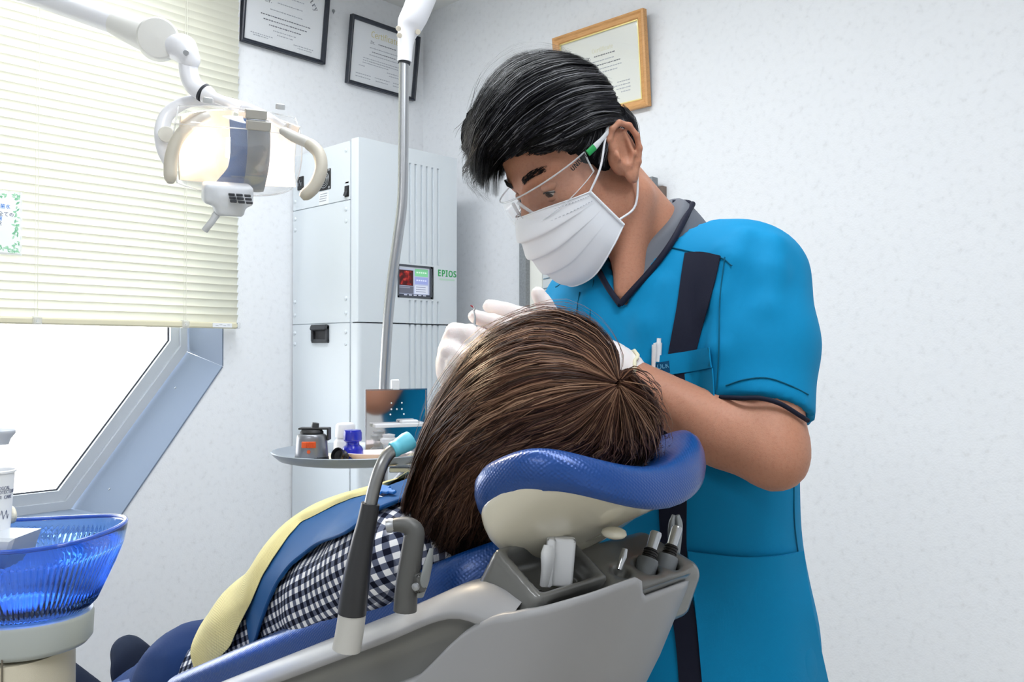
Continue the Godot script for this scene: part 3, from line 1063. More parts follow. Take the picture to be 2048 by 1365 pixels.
func build_cabinet() -> void:
	var z0 := 0.16
	var z1 := 0.544
	var x1 := 0.355
	var H := 1.792
	var split := 1.255
	var t := thing("water_cabinet", "tall pale grey water treatment cabinet with screen and vent grooves in the corner", "cabinet", Vector3(x1 / 2, 0, (z0 + z1) / 2))
	var fx := x1 - 0.03
	var g := Geo.new()
	g.box(Vector3(0.008 + (fx - 0.012) / 2, H / 2, (z0 + z1) / 2), Vector3((fx - 0.012) / 2, H / 2 - 0.006, (z1 - z0) / 2 - 0.004))
	put(g, "carcass", M.cabinet, t)
	# side panels facing the room, each screwed on
	var upper := 1.6148
	var side := [[upper + 0.0012, H - 0.004], [split + 0.0012, upper - 0.0012], [0.05, split - 0.0012]]
	for s in side:
		g = Geo.new()
		g.box(Vector3(0.008 + (fx - 0.02) / 2, (s[0] + s[1]) / 2, z1 - 0.002), Vector3((fx - 0.02) / 2, (s[1] - s[0]) / 2, 0.003), Basis.IDENTITY, 0.0012)
		var pn := put(g, "side_panel", M.cabinet, t)
		for y in [s[0] + 0.028, s[0] + 0.07, s[1] - 0.025, s[1] - 0.06]:
			for x in [0.022, fx - 0.03]:
				if s[1] - s[0] < 0.3 and y in [s[0] + 0.07, s[1] - 0.06]: continue
				g = Geo.new()
				g.lathe([Vector2(0.006, 0), Vector2(0.0055, 0.002), Vector2(0.003, 0.0034), Vector2(0, 0.0036)], Transform3D(frame_of(Vector3(0, 0, 1)), Vector3(x, y, z1 + 0.001)), 12)
				put(g, "screw", M.cabinet, pn)
	# front door halves with vertical vent grooves: ribs between recessed slots
	var gz0 := z0 + 0.118
	var gz1 := z1 - 0.118
	var zg := [0.3534, 0.3317, 0.3077, 0.2854, 0.2629, 0.24]
	var scr := [0.4015, 0.2648, 1.3339, 1.4351]
	var doors := [[split + 0.002, H], [0.04, split - 0.002]]
	for di in 2:
		var d: Array = doors[di]
		var dr := Node3D.new()
		dr.name = "door"
		t.add_child(dr, true)
		# door skin as strips between the grooves
		var ztop: float = d[1] - 0.045
		var cuts := [z1]
		for z in zg:
			cuts.append(z + 0.0046); cuts.append(z - 0.0046)
		cuts.append(z0)
		g = Geo.new()
		for i in range(0, cuts.size() - 1):
			var za: float = cuts[i]
			var zb: float = cuts[i + 1]
			var groove := i % 2 == 1
			if groove:
				if di == 0: g.quad_flat(Vector3(x1, ztop, za), Vector3(x1, ztop, zb), Vector3(x1, d[1], zb), Vector3(x1, d[1], za))
				if di == 0:
					var outside: bool = za < scr[1] or zb > scr[0]
					for fill in ([[scr[2] - 0.006, scr[3] + 0.006]] if outside else [[scr[2] - 0.006, scr[2]], [scr[3], scr[3] + 0.006]]):
						g.quad_flat(Vector3(x1, fill[0], za), Vector3(x1, fill[0], zb), Vector3(x1, fill[1], zb), Vector3(x1, fill[1], za))
				for seg in ([[d[0], scr[2] - 0.006], [scr[3] + 0.006, ztop]] if di == 0 else [[d[0], ztop if false else d[1]]]):
					var xr := x1 - 0.006
					g.quad_flat(Vector3(xr, seg[0], za - 0.0012), Vector3(xr, seg[0], zb + 0.0012), Vector3(xr, seg[1], zb + 0.0012), Vector3(xr, seg[1], za - 0.0012))
					g.quad_flat(Vector3(x1, seg[0], za), Vector3(xr, seg[0], za - 0.0012), Vector3(xr, seg[1], za - 0.0012), Vector3(x1, seg[1], za))
					g.quad_flat(Vector3(xr, seg[0], zb + 0.0012), Vector3(x1, seg[0], zb), Vector3(x1, seg[1], zb), Vector3(xr, seg[1], zb + 0.0012))
					g.quad_flat(Vector3(x1, seg[1], za), Vector3(xr, seg[1], za - 0.0012), Vector3(xr, seg[1], zb + 0.0012), Vector3(x1, seg[1], zb))
			elif di == 0 and zb < scr[0] and za > scr[1]:
				var zlo := maxf(zb, scr[1])
				var zhi := minf(za, scr[0])
				g.quad_flat(Vector3(x1, d[0], za), Vector3(x1, d[0], zb), Vector3(x1, scr[2], zb), Vector3(x1, scr[2], za))
				g.quad_flat(Vector3(x1, scr[3], za), Vector3(x1, scr[3], zb), Vector3(x1, d[1], zb), Vector3(x1, d[1], za))
				if za > zhi: g.quad_flat(Vector3(x1, scr[2], za), Vector3(x1, scr[2], zhi), Vector3(x1, scr[3], zhi), Vector3(x1, scr[3], za))
				if zb < zlo: g.quad_flat(Vector3(x1, scr[2], zlo), Vector3(x1, scr[2], zb), Vector3(x1, scr[3], zb), Vector3(x1, scr[3], zlo))
			else:
				var zh := za - (0.012 if i == 0 else 0.0)
				g.quad_flat(Vector3(x1, d[0], zh), Vector3(x1, d[0], zb), Vector3(x1, d[1], zb), Vector3(x1, d[1], zh))
		# rounded near edge, folded side, top and bottom returns
		for k in 5:
			var a0 := k * PI / 10
			var a1 := (k + 1) * PI / 10
			var c := Vector3(x1 - 0.012, 0, z1 - 0.012)
			var p0 := c + Vector3(cos(a0), 0, sin(a0)) * 0.012
			var p1 := c + Vector3(cos(a1), 0, sin(a1)) * 0.012
			g.quad_flat(p1 + Vector3(0, d[0], 0), p0 + Vector3(0, d[0], 0), p0 + Vector3(0, d[1], 0), p1 + Vector3(0, d[1], 0))
		g.quad_flat(Vector3(fx - 0.006, d[0], z1), Vector3(x1 - 0.012, d[0], z1), Vector3(x1 - 0.012, d[1], z1), Vector3(fx - 0.006, d[1], z1))
		g.quad_flat(Vector3(fx - 0.006, d[1], z1), Vector3(x1 - 0.003, d[1], z1 - 0.003), Vector3(x1, d[1], z0), Vector3(fx - 0.006, d[1], z0))
		g.quad_flat(Vector3(fx - 0.006, d[0], z0), Vector3(x1, d[0], z0), Vector3(x1 - 0.003, d[0], z1 - 0.003), Vector3(fx - 0.006, d[0], z1))
		g.quad_flat(Vector3(x1, d[0], z0), Vector3(fx - 0.006, d[0], z0), Vector3(fx - 0.006, d[1], z0), Vector3(x1, d[1], z0))
		put(g, "door_panel", M.cabinet, dr)
	# screen
	var s := Node3D.new()
	s.name = "screen"
	t.add_child(s)
	var sz := Vector2(scr[0] - scr[1], scr[3] - scr[2])
	var sc := Vector3(x1 - 0.006, (scr[2] + scr[3]) / 2, (scr[0] + scr[1]) / 2)
	g = Geo.new()
	g.box(sc - Vector3(0.006, 0, 0), Vector3(0.006, sz.y / 2 - 0.0005, sz.x / 2 - 0.0005))
	put(g, "screen_bezel", mat(rgb(58, 60, 66), 0.4), s)
	var im := Image.create(160, 140, false, Image.FORMAT_RGB8)
	im.fill(rgb(176, 184, 208))
	im.fill_rect(Rect2i(0, 0, 160, 10), rgb(196, 202, 214))
	im.fill_rect(Rect2i(0, 16, 76, 74), rgb(64, 10, 12))
	var nz := FastNoiseLite.new()
	nz.seed = 8
	nz.frequency = 0.035
	for y in 66:
		for x in 72:
			var q := nz.get_noise_2d(x, y * 0.7) * 0.9 + 0.38 - absf(x - 38) / 90.0
			im.set_pixel(2 + x, 20 + y, Color(0.24 + 0.75 * clampf(q, 0, 1), 0.04 + 0.5 * clampf(q - 0.3, 0, 1), 0.05 + 0.45 * clampf(q - 0.35, 0, 1)))
	im.fill_rect(Rect2i(0, 92, 78, 36), rgb(96, 98, 112))
	im.fill_rect(Rect2i(0, 96, 60, 6), rgb(130, 132, 146))
	im.fill_rect(Rect2i(84, 6, 68, 36), rgb(126, 200, 150))
	for k in 5: im.fill_rect(Rect2i(92 + k * 11, 20, 8, 7), rgb(214, 240, 222))
	im.fill_rect(Rect2i(84, 46, 68, 34), rgb(148, 158, 210))
	for k in 5: im.fill_rect(Rect2i(92 + k * 11, 58, 8, 7), rgb(210, 216, 238))
	im.fill_rect(Rect2i(84, 86, 68, 40), rgb(206, 210, 224))
	for k in 3: im.fill_rect(Rect2i(90, 92 + k * 11, 50, 4), rgb(150, 156, 180))
	im.fill_rect(Rect2i(0, 130, 160, 10), rgb(60, 64, 78))
	for k in 5: im.fill_rect(Rect2i(30 + k * 24, 132, 16, 5), rgb(190, 194, 210))
	var dm := mat(Color.WHITE, 0.25)
	dm.albedo_texture = ImageTexture.create_from_image(im)
	dm.emission_enabled = true
	dm.emission = Color(1, 1, 1)
	dm.emission_texture = dm.albedo_texture
	dm.emission_operator = BaseMaterial3D.EMISSION_OP_MULTIPLY
	dm.emission_energy_multiplier = 0.3
	g = Geo.new()
	var e := Vector2(sz.x / 2 - 0.006, sz.y / 2 - 0.006)
	g.quad_flat(sc + Vector3(0.001, e.y, e.x), sc + Vector3(0.001, -e.y, e.x), sc + Vector3(0.001, -e.y, -e.x), sc + Vector3(0.001, e.y, -e.x))
	g.uv = PackedVector2Array([Vector2(0, 0), Vector2(0, 1), Vector2(1, 1), Vector2(1, 0)])
	put(g, "screen_display", dm, s)
	for k in 2:
		g = Geo.new()
		g.box(sc + Vector3(0.004, (sz.y / 2 - 0.003) * (1 if k else -1), 0), Vector3(0.003, 0.003, sz.x / 2))
		g.box(sc + Vector3(0.004, 0, (sz.x / 2 - 0.003) * (1 if k else -1)), Vector3(0.003, sz.y / 2, 0.003))
		put(g, "screen_rim", mat(rgb(78, 82, 90), 0.5), s)
	var green := mat(rgb(62, 168, 98), 0.5)
	var lb := Basis(Vector3(0, 0, -1), Vector3.UP, Vector3(1, 0, 0))
	letters("EPIOS", 0.029, Transform3D(lb.scaled_local(Vector3(1.0, 1, 1)), Vector3(x1 + 0.0004, 1.4179, 0.202)), green, t, "logo_lettering", "Droid Sans", true)
	g = Geo.new()
	g.box(Vector3(x1 + 0.0002, 1.3988, 0.2019), Vector3(0.0002, 0.003, 0.032))
	put(g, "logo_strip", mat(rgb(196, 226, 208), 0.5), t)
	# sockets, fan and switch on the upper side panel, facing the room
	var sk: Vector3 = Vector3(0.0537, 1.6981, 0.545)
	g = Geo.new()
	g.box(sk, Vector3(0.016, 0.021, 0.004), Basis.IDENTITY, 0.002)
	var so := put(g, "power_inlet", M.ink, t)
	for k in 3:
		g = Geo.new()
		g.box(sk + Vector3((k - 1) * 0.008, 0.004 if k == 1 else -0.004, 0.004), Vector3(0.0012, 0.005, 0.002))
		put(g, "pin", M.brushed, so)
	var fk: Vector3 = Vector3(0.1855, 1.6905, 0.545)
	g = Geo.new()
	g.box(fk, Vector3(0.031, 0.031, 0.003), Basis.IDENTITY, 0.002)
	var fan := put(g, "fan_grille", M.ink, t)
	for k in 4:
		g = Geo.new()
		var ring := []
		for i in 25: ring.append(fk + Vector3(cos(TAU * i / 24), sin(TAU * i / 24), 0) * (0.007 + k * 0.006) + Vector3(0, 0, 0.004))
		g.tube(ring, [0.0011], 6, false)
		put(g, "fan_ring", M.brushed, fan)
	for k in 4:
		g = Geo.new()
		g.lathe([Vector2(0.004, 0), Vector2(0.0035, 0.0015), Vector2(0, 0.002)], Transform3D(frame_of(Vector3(0, 0, 1)), fk + Vector3(0.026 * (1 if k % 2 else -1), 0.026 * (1 if k < 2 else -1), 0.003)), 10)
		put(g, "screw", M.brushed, fan)
	var wk: Vector3 = Vector3(0.2987, 1.6407, 0.545)
	g = Geo.new()
	g.box(wk, Vector3(0.0105, 0.0165, 0.002), Basis.IDENTITY, 0.001)
	var sw := put(g, "switch_plate", M.ink, t)
	g = Geo.new()
	g.prism([Vector2(-0.013, 0), Vector2(0.013, 0), Vector2(0.013, 0.008), Vector2(0, 0.003), Vector2(-0.013, 0.002)], Transform3D(Basis(Vector3(0, -1, 0), Vector3(0, 0, 1), Vector3(-1, 0, 0)), wk + Vector3(0.008, 0, 0.001)), 0.016)
	put(g, "switch_rocker", mat(rgb(30, 31, 34), 0.3), sw)
	for k in 2:
		g = Geo.new()
		g.box(wk + Vector3(0, 0.026 * (1 if k else -1), -0.0005), Vector3(0.008, 0.0022, 0.0005))
		put(g, "switch_caption", M.print_grey, sw)
	var pk: Vector3 = Vector3(0.1804, 1.6366, 0.545)
	g = Geo.new()
	g.box(pk, Vector3(0.026, 0.02, 0.0006))
	put(g, "rating_label", M.paper, t, "small white rating label")
	for k in 4:
		g = Geo.new()
		g.box(pk + Vector3(-0.002 * k, 0.012 - 0.007 * k, 0.0008), Vector3(0.018, 0.0012, 0.0003))
		put(g, "label_print", M.print_grey, t)
	# recessed black handle
	var hk: Vector3 = Vector3(0.1665, 1.2246, 0.545)
	g = Geo.new()
	g.box(hk + Vector3(0, 0.018, 0.005), Vector3(0.043, 0.009, 0.008), Basis(Vector3(1, 0, 0), -0.35), 0.004)
	g.box(hk + Vector3(0, -0.022, 0.002), Vector3(0.043, 0.006, 0.005), Basis.IDENTITY, 0.002)
	for k in [-1, 1]:
		g.box(hk + Vector3(0.038 * k, 0, 0.003), Vector3(0.005, 0.024, 0.006), Basis.IDENTITY, 0.002)
	var hd := put(g, "recessed_handle", mat(rgb(52, 54, 58), 0.5), t)
	g = Geo.new()
	g.box(hk + Vector3(0, -0.003, -0.001), Vector3(0.034, 0.018, 0.0025))
	put(g, "handle_recess", M.ink, hd)

# dental chair. Local axes of the backrest: b towards the head, n up out of the cushion, z across
var chair_xf := Transform3D(Basis(Vector3(0.9033, 0.4289, 0), Vector3(-0.4289, 0.9033, 0), Vector3(0, 0, 1)), Vector3(1.868, 0.995, 1.312))

func chair_outline(count: int) -> Array:
	var pts := []
	for q in [[-0.7, 0.205], [-0.55, 0.193], [-0.4, 0.175], [-0.2, 0.148], [-0.1, 0.133], [-0.05, 0.122], [-0.016, 0.097], [0, 0.05], [0.003, 0], [0, -0.05], [-0.018, -0.076], [-0.055, -0.102], [-0.11, -0.125], [-0.2, -0.148], [-0.4, -0.175], [-0.55, -0.193], [-0.7, -0.205]]:
		pts.append(Vector3(q[0], -0.034 * smoothstep(-0.1, -0.03, q[0]), q[1]))
	return Geo.curve(pts, count)

func chair_ring(outline: Array, prof: Array, dn: Vector3) -> Array:
	# prof entries: Callable or [depth, offset]; returns rows over the outline
	var rows := []
	var m := outline.size()
	for i in m:
		var t: Vector3 = outline[mini(i + 1, m - 1)] - outline[maxi(i - 1, 0)]
		var o := Vector3(-t.z, 0, t.x).normalized()
		if o.dot(outline[i] - Vector3(-0.4, 0, 0)) < 0: o = -o
		var row := []
		for q in prof:
			var d: float = q[0] if not (q[0] is Array) else q[0][i]
			row.append(chair_xf * (outline[i] + o * q[1]) + dn * d)
		rows.append(row)
	return rows

func build_chair() -> void:
	M.chair_light = mat(rgb(160, 160, 162), 0.45)
	M.chair_light.clearcoat_enabled = true
	M.chair_light.clearcoat = 0.2
	M.chair_light.clearcoat_roughness = 0.3
	M.chair_dark = mat(rgb(108, 108, 105), 0.28)
	M.chair_dark.clearcoat_enabled = true
	M.chair_dark.clearcoat = 0.5
	M.chair_dark.clearcoat_roughness = 0.08
	M.chair_cream = mat(rgb(226, 220, 200), 0.22)
	M.chair_cream.clearcoat_enabled = true
	M.chair_cream.clearcoat = 0.6
	M.chair_cream.clearcoat_roughness = 0.06
	var im := Image.create(64, 64, false, Image.FORMAT_RGB8)
	for y in 64:
		for x in 64:
			var k := (x + (8 if (y / 8) % 2 else 0)) % 16
			var h := 0.5 + 0.5 * sin(k / 16.0 * TAU) * sin((y % 8) / 8.0 * PI)
			im.set_pixel(x, y, Color(h, h, h))
	im.bump_map_to_normal_map(3.0)
	var vinyl := mat(rgb(8, 66, 138), 0.32, 0.25)
	vinyl.normal_enabled = true
	vinyl.normal_texture = ImageTexture.create_from_image(im)
	vinyl.normal_scale = 0.5
	vinyl.clearcoat_enabled = true
	vinyl.clearcoat = 0.35
	vinyl.clearcoat_roughness = 0.25
	tri(vinyl, 60.0, false)
	M.vinyl = vinyl
	var t := thing("dental_chair", "reclined dental chair with glossy blue cushions and grey and cream shells", "dental chair", Vector3(1.2, 0, 1.325))
	var o := chair_outline(97)
	var m := o.size()
	var dn := Vector3(-0.42, -0.907, 0)
	var db := []
	for i in m:
		var q: Vector3 = o[i]
		var d := 0.1
		if q.z > 0: d = lerpf(0.1, 0.014, smoothstep(-0.12, -0.05, q.x))
		if q.x > -0.045: d = lerpf(0.04, 0.012, smoothstep(0.018, 0.04, q.z))
		db.append(d)
	var g := Geo.new()
	var near := o.filter(func(q): return q.z > 0 and q.x < -0.05)
	var far := o.filter(func(q): return q.z < 0 and q.x < -0.085)
	for part in [near, far]:
		g.grid(chair_ring(part, [[0.02, -0.034], [-0.003, -0.03], [-0.004, -0.012], [0.0, 0.004], [0.012, 0.016], [0.026, 0.024], [0.034, 0.026], [0.038, 0.02], [0.045, 0.01]], dn))
	put(g, "ledge", M.chair_light, t)
	g = Geo.new()
	g.grid(chair_ring(o, [[0.033, 0.024], [0.037, 0.022], [0.045, 0.014], [0.065, 0.009], [0.12, 0.02]], dn))
	put(g, "side_trim", M.chair_dark, t, "darker grey recessed band")
	g = Geo.new()
	var e := func(x: float): return db.map(func(d): return d + x)
	g.grid(chair_ring(o, [[e.call(0.0), 0.004], [e.call(0.0), 0.02], [e.call(0.003), 0.0255], [e.call(0.012), 0.0275], [0.14, 0.03], [0.2, 0.026], [0.3, 0.008], [0.42, -0.05]], dn))
	put(g, "back_shell", M.chair_light, t)
	# seam of the shell's lower section
	# top cushion: follows the outline inside the ledge, ends before the head end
	g = Geo.new()
	var rows := []
	for i in 40:
		var b := lerpf(-0.7, -0.1, i / 39.0)
		var w := lerpf(0.188, 0.114, i / 39.0)
		if i > 34: w *= sqrt(1.0 - pow((i - 34) / 5.6, 2))
		var row := []
		for j in 25:
			var a := PI * j / 24.0
			var cz := cos(a)
			var s: float = signf(cz) * pow(absf(cz), 0.55)
			var hgt := 0.056 * pow(sin(a), 0.5) - 0.02 * (1.0 - cz * cz) * smoothstep(0, 0.4, 1.0 - absf(s))
			row.append(chair_xf * Vector3(b, hgt - 0.006, w * s))
		row.reverse()
		rows.append(row)
	g.grid(rows)
	put(g, "backrest_cushion", M.vinyl, t)
	# trough for the headrest bar and holder block at the head end
	g = Geo.new()
	g.sculpt([
		[2, 0, 0, 1.8129, 0.9469, 1.391, 0.034, 0.028, 0.052, 0.8389, -0.5443, 0, 0.5443, 0.8389, 0, 0, 0, 1, 0.006],
		[2, 1, 0.004, 1.8325, 0.9771, 1.391, 0.026, 0.036, 0.042, 0.8389, -0.5443, 0, 0.5443, 0.8389, 0, 0, 0, 1, 0.006]], 0.004)
	put(g, "headrest_trough", M.chair_dark, t)
	g = Geo.new()
	g.sculpt([
		[2, 0, 0, 1.82, 0.922, 1.266, 0.046, 0.034, 0.078, 0.9397, -0.342, 0, 0.342, 0.9397, 0, 0, 0, 1, 0.016],
		[0, 1, 0.007, 1.842, 0.9444, 1.3022, 0.008, 1.866, 0.9822, 1.3251, 0.014],
		[0, 1, 0.007, 1.842, 0.9388, 1.2591, 0.012, 1.866, 0.979, 1.2815, 0.018],
		[0, 1, 0.007, 1.842, 0.9344, 1.2215, 0.012, 1.866, 0.9738, 1.243, 0.018],
		[1, 1, 0.006, 1.835, 0.9677, 1.3325, 0.02, 0.012, 0.018, 1, 0, 0, 0, 1, 0, 0, 0, 1]], 0.0032)
	put(g, "instrument_holder", M.chair_dark, t, "glossy dark grey holder with scooped openings")
	# headrest bar and lever
	g = Geo.new()
	var top: Vector3 = Vector3(1.8358, 0.9944, 1.385)
	var low: Vector3 = Vector3(1.8308, 0.9477, 1.385)
	var ay := (top - low).normalized()
	var axr := (Vector3(0.7239, 0, -0.6899) - ay * ay.dot(Vector3(0.7239, 0, -0.6899))).normalized()
	var fr := Basis(axr, ay, axr.cross(ay))
	g.box((top + low) / 2, Vector3(0.0115, (top - low).length() / 2, 0.006), fr, 0.003)
	g.box((top + low) / 2 - axr * 0.012 + fr.z * 0.003, Vector3(0.004, (top - low).length() / 2, 0.007), fr, 0.002)
	put(g, "headrest_bar", M.white_plastic, t)
	g = Geo.new()
	var lv: Array = [Vector3(1.8301, 0.988, 1.4), Vector3(1.8306, 0.98, 1.402), Vector3(1.8293, 0.9681, 1.402), Vector3(1.8251, 0.9506, 1.4)]
	g.tube(Geo.curve(lv, 8), Geo.ramp([0.006, 0.0085, 0.0065, 0.006], 8), 12, true, 0.7)
	put(g, "release_lever", M.white_plastic, t)
	build_headrest(t)
	# seat, leg rest and pedestal
	g = Geo.new()
	g.sculpt([[2, 0, 0.05, 1.0, 0.5, 1.325, 0.3, 0.06, 0.175, 1, 0, 0, 0, 1, 0, 0, 0, 1, 0.05], [2, 0, 0.05, 0.5, 0.37, 1.3, 0.3, 0.04, 0.17, 0.98, 0.2, 0, -0.2, 0.98, 0, 0, 0, 1, 0.04]], 0.02)
	put(g, "seat_cushion", M.vinyl, t)
	g = Geo.new()
	g.box(Vector3(1.0, 0.41, 1.325), Vector3(0.28, 0.05, 0.16), Basis.IDENTITY, 0.04)
	put(g, "seat_shell", M.chair_light, t)
	g = Geo.new()
	g.box(Vector3(1.05, 0.22, 1.325), Vector3(0.15, 0.2, 0.13), Basis.IDENTITY, 0.04)
	put(g, "pedestal", M.chair_light, t)
	g = Geo.new()
	g.box(Vector3(0.95, 0.03, 1.325), Vector3(0.45, 0.03, 0.16), Basis.IDENTITY, 0.02)
	put(g, "base_plate", M.chair_light, t)
	build_instruments()

func build_headrest(t: Node3D) -> void:
	var hr := Node3D.new()
	hr.name = "headrest"
	t.add_child(hr)
	var xf := Transform3D(Basis(Vector3(0.9659, 0.2588, 0), Vector3(-0.2588, 0.9659, 0), Vector3(0, 0, 1)), Vector3(1.8325, 1.0248, 1.3251))
	var ring := func(rho: float, h: float, shift := 0.0):
		var row := []
		for j in 65:
			var a := TAU * j / 64
			var c := cos(a)
			var s := sin(a)
			var x: float = signf(c) * pow(absf(c), 0.72) * rho
			var z: float = signf(s) * pow(absf(s), 0.78) * rho
			var cup := 0.045 * z * z * (0.75 + 0.25 * x) - 0.008 * (1.0 - z * z)
			var deep := 1.0 if shift == 0.0 else lerpf(1.0, 0.26, smoothstep(-0.9, 1.0, x))
			row.append(xf * Vector3(x * 0.084 + shift * (1.0 - rho), h * deep + cup, z * 0.134))
		return row
	var g := Geo.new()
	var rows := []
	for q in [[0.0, 0.022], [0.2, 0.022], [0.4, 0.023], [0.6, 0.026], [0.75, 0.027], [0.86, 0.027], [0.94, 0.023], [0.99, 0.014], [1.008, 0.003], [1.0, -0.007], [0.975, -0.013], [0.93, -0.014]]:
		rows.append(ring.call(q[0], q[1]))
	g.grid(rows, false, true)
	put(g, "headrest_cushion", M.vinyl, hr)
	g = Geo.new()
	rows = []
	for q in [[0.93, -0.006], [0.972, -0.012], [0.98, -0.017], [0.972, -0.025], [0.945, -0.033], [0.88, -0.04], [0.75, -0.046], [0.5, -0.05], [0.25, -0.051], [0.0, -0.051]]:
		rows.append(ring.call(q[0], q[1], -0.03))
	g.grid(rows, false, true)
	put(g, "headrest_shell", M.chair_cream, hr, "glossy cream plastic shell")
	g = Geo.new()
	g.sculpt([[1, 0, 0.01, 1.8695, 0.998, 1.3515, 0.014, 0.006, 0.01, 1, 0, 0, 0, 1, 0, 0, 0, 1]], 0.003)
	put(g, "headrest_knob", M.chair_cream, hr)

func build_instruments() -> void:
	# large suction handpiece standing in the ledge
	var t := thing("suction_handpiece", "suction handpiece with black grip and steel tube tipped in aqua", "suction", Vector3(1.6868, 0.8947, 1.5239))
	var g := Geo.new()
	var pts := Geo.curve([Vector3(1.685, 0.8876, 1.5255), Vector3(1.6872, 0.9041, 1.5236), Vector3(1.6894, 0.9231, 1.5219)], 8)
	g.tube(pts, Geo.ramp([0.0135, 0.0133, 0.013], 8), 20)
	put(g, "base_sleeve", mat(rgb(196, 194, 188), 0.4), t, "light grey base sleeve")
	g = Geo.new()
	pts = Geo.curve([Vector3(1.6891, 0.9217, 1.5222), Vector3(1.6917, 0.9492, 1.5201), Vector3(1.6965, 0.9871, 1.5162), Vector3(1.6998, 1.006, 1.5135), Vector3(1.7027, 1.0259, 1.511)], 16)
	g.tube(pts, Geo.ramp([0.0135, 0.0132, 0.0105, 0.0095, 0.0088], 16), 20)
	put(g, "grip", mat(rgb(44, 44, 46), 0.35), t, "tapered black grip")
	g = Geo.new()
	pts = Geo.curve([Vector3(1.7027, 1.025, 1.511), Vector3(1.7056, 1.0416, 1.5086), Vector3(1.7095, 1.0582, 1.5051), Vector3(1.7111, 1.0718, 1.4969), Vector3(1.7155, 1.0788, 1.4859)], 16)
	g.tube(pts, [0.0062], 14)
	put(g, "tube", mat(rgb(150, 150, 150), 0.3, 0.9), t, "bent steel tube")
	g = Geo.new()
	pts = Geo.curve([Vector3(1.7135, 1.0759, 1.4934), Vector3(1.7155, 1.0793, 1.4859), Vector3(1.7174, 1.0848, 1.4745)], 10)
	g.tube(pts, [0.0075, 0.0082, 0.0082, 0.0078, 0.0082, 0.0088, 0.009, 0.0095, 0.0095, 0.009], 14)
	put(g, "tip_sleeve", mat(rgb(98, 188, 208), 0.5), t, "aqua soft tip")
	# hooked grey handpiece beside it
	t = thing("saliva_ejector_handle", "dark grey hooked handpiece standing in the chair ledge under the hair", "handpiece", Vector3(1.7261, 0.9245, 1.4869))
	g = Geo.new()
	pts = Geo.curve([Vector3(1.7255, 0.9245, 1.4875), Vector3(1.7267, 0.9444, 1.4867), Vector3(1.7293, 0.9681, 1.4847), Vector3(1.7319, 0.9894, 1.4826), Vector3(1.7323, 0.9994, 1.4823), Vector3(1.7286, 1.0046, 1.486), Vector3(1.7227, 1.006, 1.4916), Vector3(1.7176, 1.0051, 1.4965)], 22)
	g.tube(pts, Geo.ramp([0.0112, 0.0112, 0.0108, 0.0102, 0.0098, 0.0085, 0.007, 0.0062], 22), 18)
	put(g, "handle", mat(rgb(84, 84, 82), 0.45), t)
	g = Geo.new()
	g.lathe([Vector2(0.0065, 0), Vector2(0.007, 0.004), Vector2(0.0062, 0.007), Vector2(0.004, 0.007), Vector2(0.004, 0.001)], Transform3D(frame_of(Vector3(-0.0052, -0.0009, 0.0049)), Vector3(1.7186, 1.0056, 1.4955)), 14)
	put(g, "nozzle", M.brushed, t)
	g = Geo.new()
	pts = Geo.curve([Vector3(1.7397, 0.9388, 1.4811), Vector3(1.7441, 0.9534, 1.4799), Vector3(1.747, 0.9699, 1.4775), Vector3(1.748, 0.9845, 1.4741)], 12)
	g.tube(pts, Geo.ramp([0.004, 0.006, 0.0055, 0.0025], 12), 12, true, 0.45)
	put(g, "lever", mat(rgb(138, 142, 142), 0.35), t, "light grey lever")
	g = Geo.new()
	g.lathe([Vector2(0.004, 0), Vector2(0.0035, 0.002), Vector2(0, 0.0025)], Transform3D(frame_of(Vector3(0.3, 0, 1)), Vector3(1.7433, 0.9509, 1.489)), 12)
	put(g, "pivot_screw", M.brushed, t)
	g = Geo.new()
	g.box(Vector3(1.7392, 0.9524, 1.4819), Vector3(0.006, 0.009, 0.006), Basis.IDENTITY, 0.003)
	put(g, "lever_bracket", mat(rgb(84, 84, 82), 0.45), t)
	# two motor couplings in the holder
	for k in [[Vector3(1.842, 0.9454, 1.2582), Vector3(1.842, 0.9776, 1.2395), "silver motor coupling in the middle opening of the chair's rear holder"], [Vector3(1.842, 0.9407, 1.2206), Vector3(1.842, 0.9768, 1.1987), "silver motor coupling in the rightmost opening of the chair's rear holder"]]:
		t = thing("motor_coupling", k[2], "handpiece", k[0], "motor couplings in the chair holder")
		var ax: Vector3 = (k[1] - k[0]).normalized()
		var L: float = (k[1] - k[0]).length()
		var xf := Transform3D(frame_of(ax), k[0])
		g = Geo.new()
		g.lathe([Vector2(0, -0.012), Vector2(0.011, -0.012), Vector2(0.0115, L * 0.12), Vector2(0.0105, L * 0.2), Vector2(0, L * 0.2)], xf, 18)
		put(g, "sleeve", mat(rgb(128, 132, 136), 0.4), t)
		g = Geo.new()
		var pr := [Vector2(0.007, L * 0.18)]
		for i in 4:
			pr.append(Vector2(0.0078, L * (0.22 + i * 0.07))); pr.append(Vector2(0.0078, L * (0.25 + i * 0.07))); pr.append(Vector2(0.0066, L * (0.255 + i * 0.07))); pr.append(Vector2(0.0066, L * (0.28 + i * 0.07)))
		g.lathe(pr, xf, 16)
		put(g, "collar", mat(rgb(50, 48, 48), 0.3, 0.6), t, "dark ringed collar")
		g = Geo.new()
		g.lathe([Vector2(0.0062, L * 0.44), Vector2(0.0062, L * 0.5), Vector2(0.0058, L * 0.52), Vector2(0.0064, L * 0.94), Vector2(0.0056, L), Vector2(0.0042, L), Vector2(0.0042, L * 0.9), Vector2(0, L * 0.9)], xf, 18)
		put(g, "barrel", M.steel, t)
	# clear tip left in the first opening
	t = thing("air_tip", "small clear tip in the left opening of the chair's rear holder", "instrument", Vector3(1.83, 0.9453, 1.2858))
	g = Geo.new()
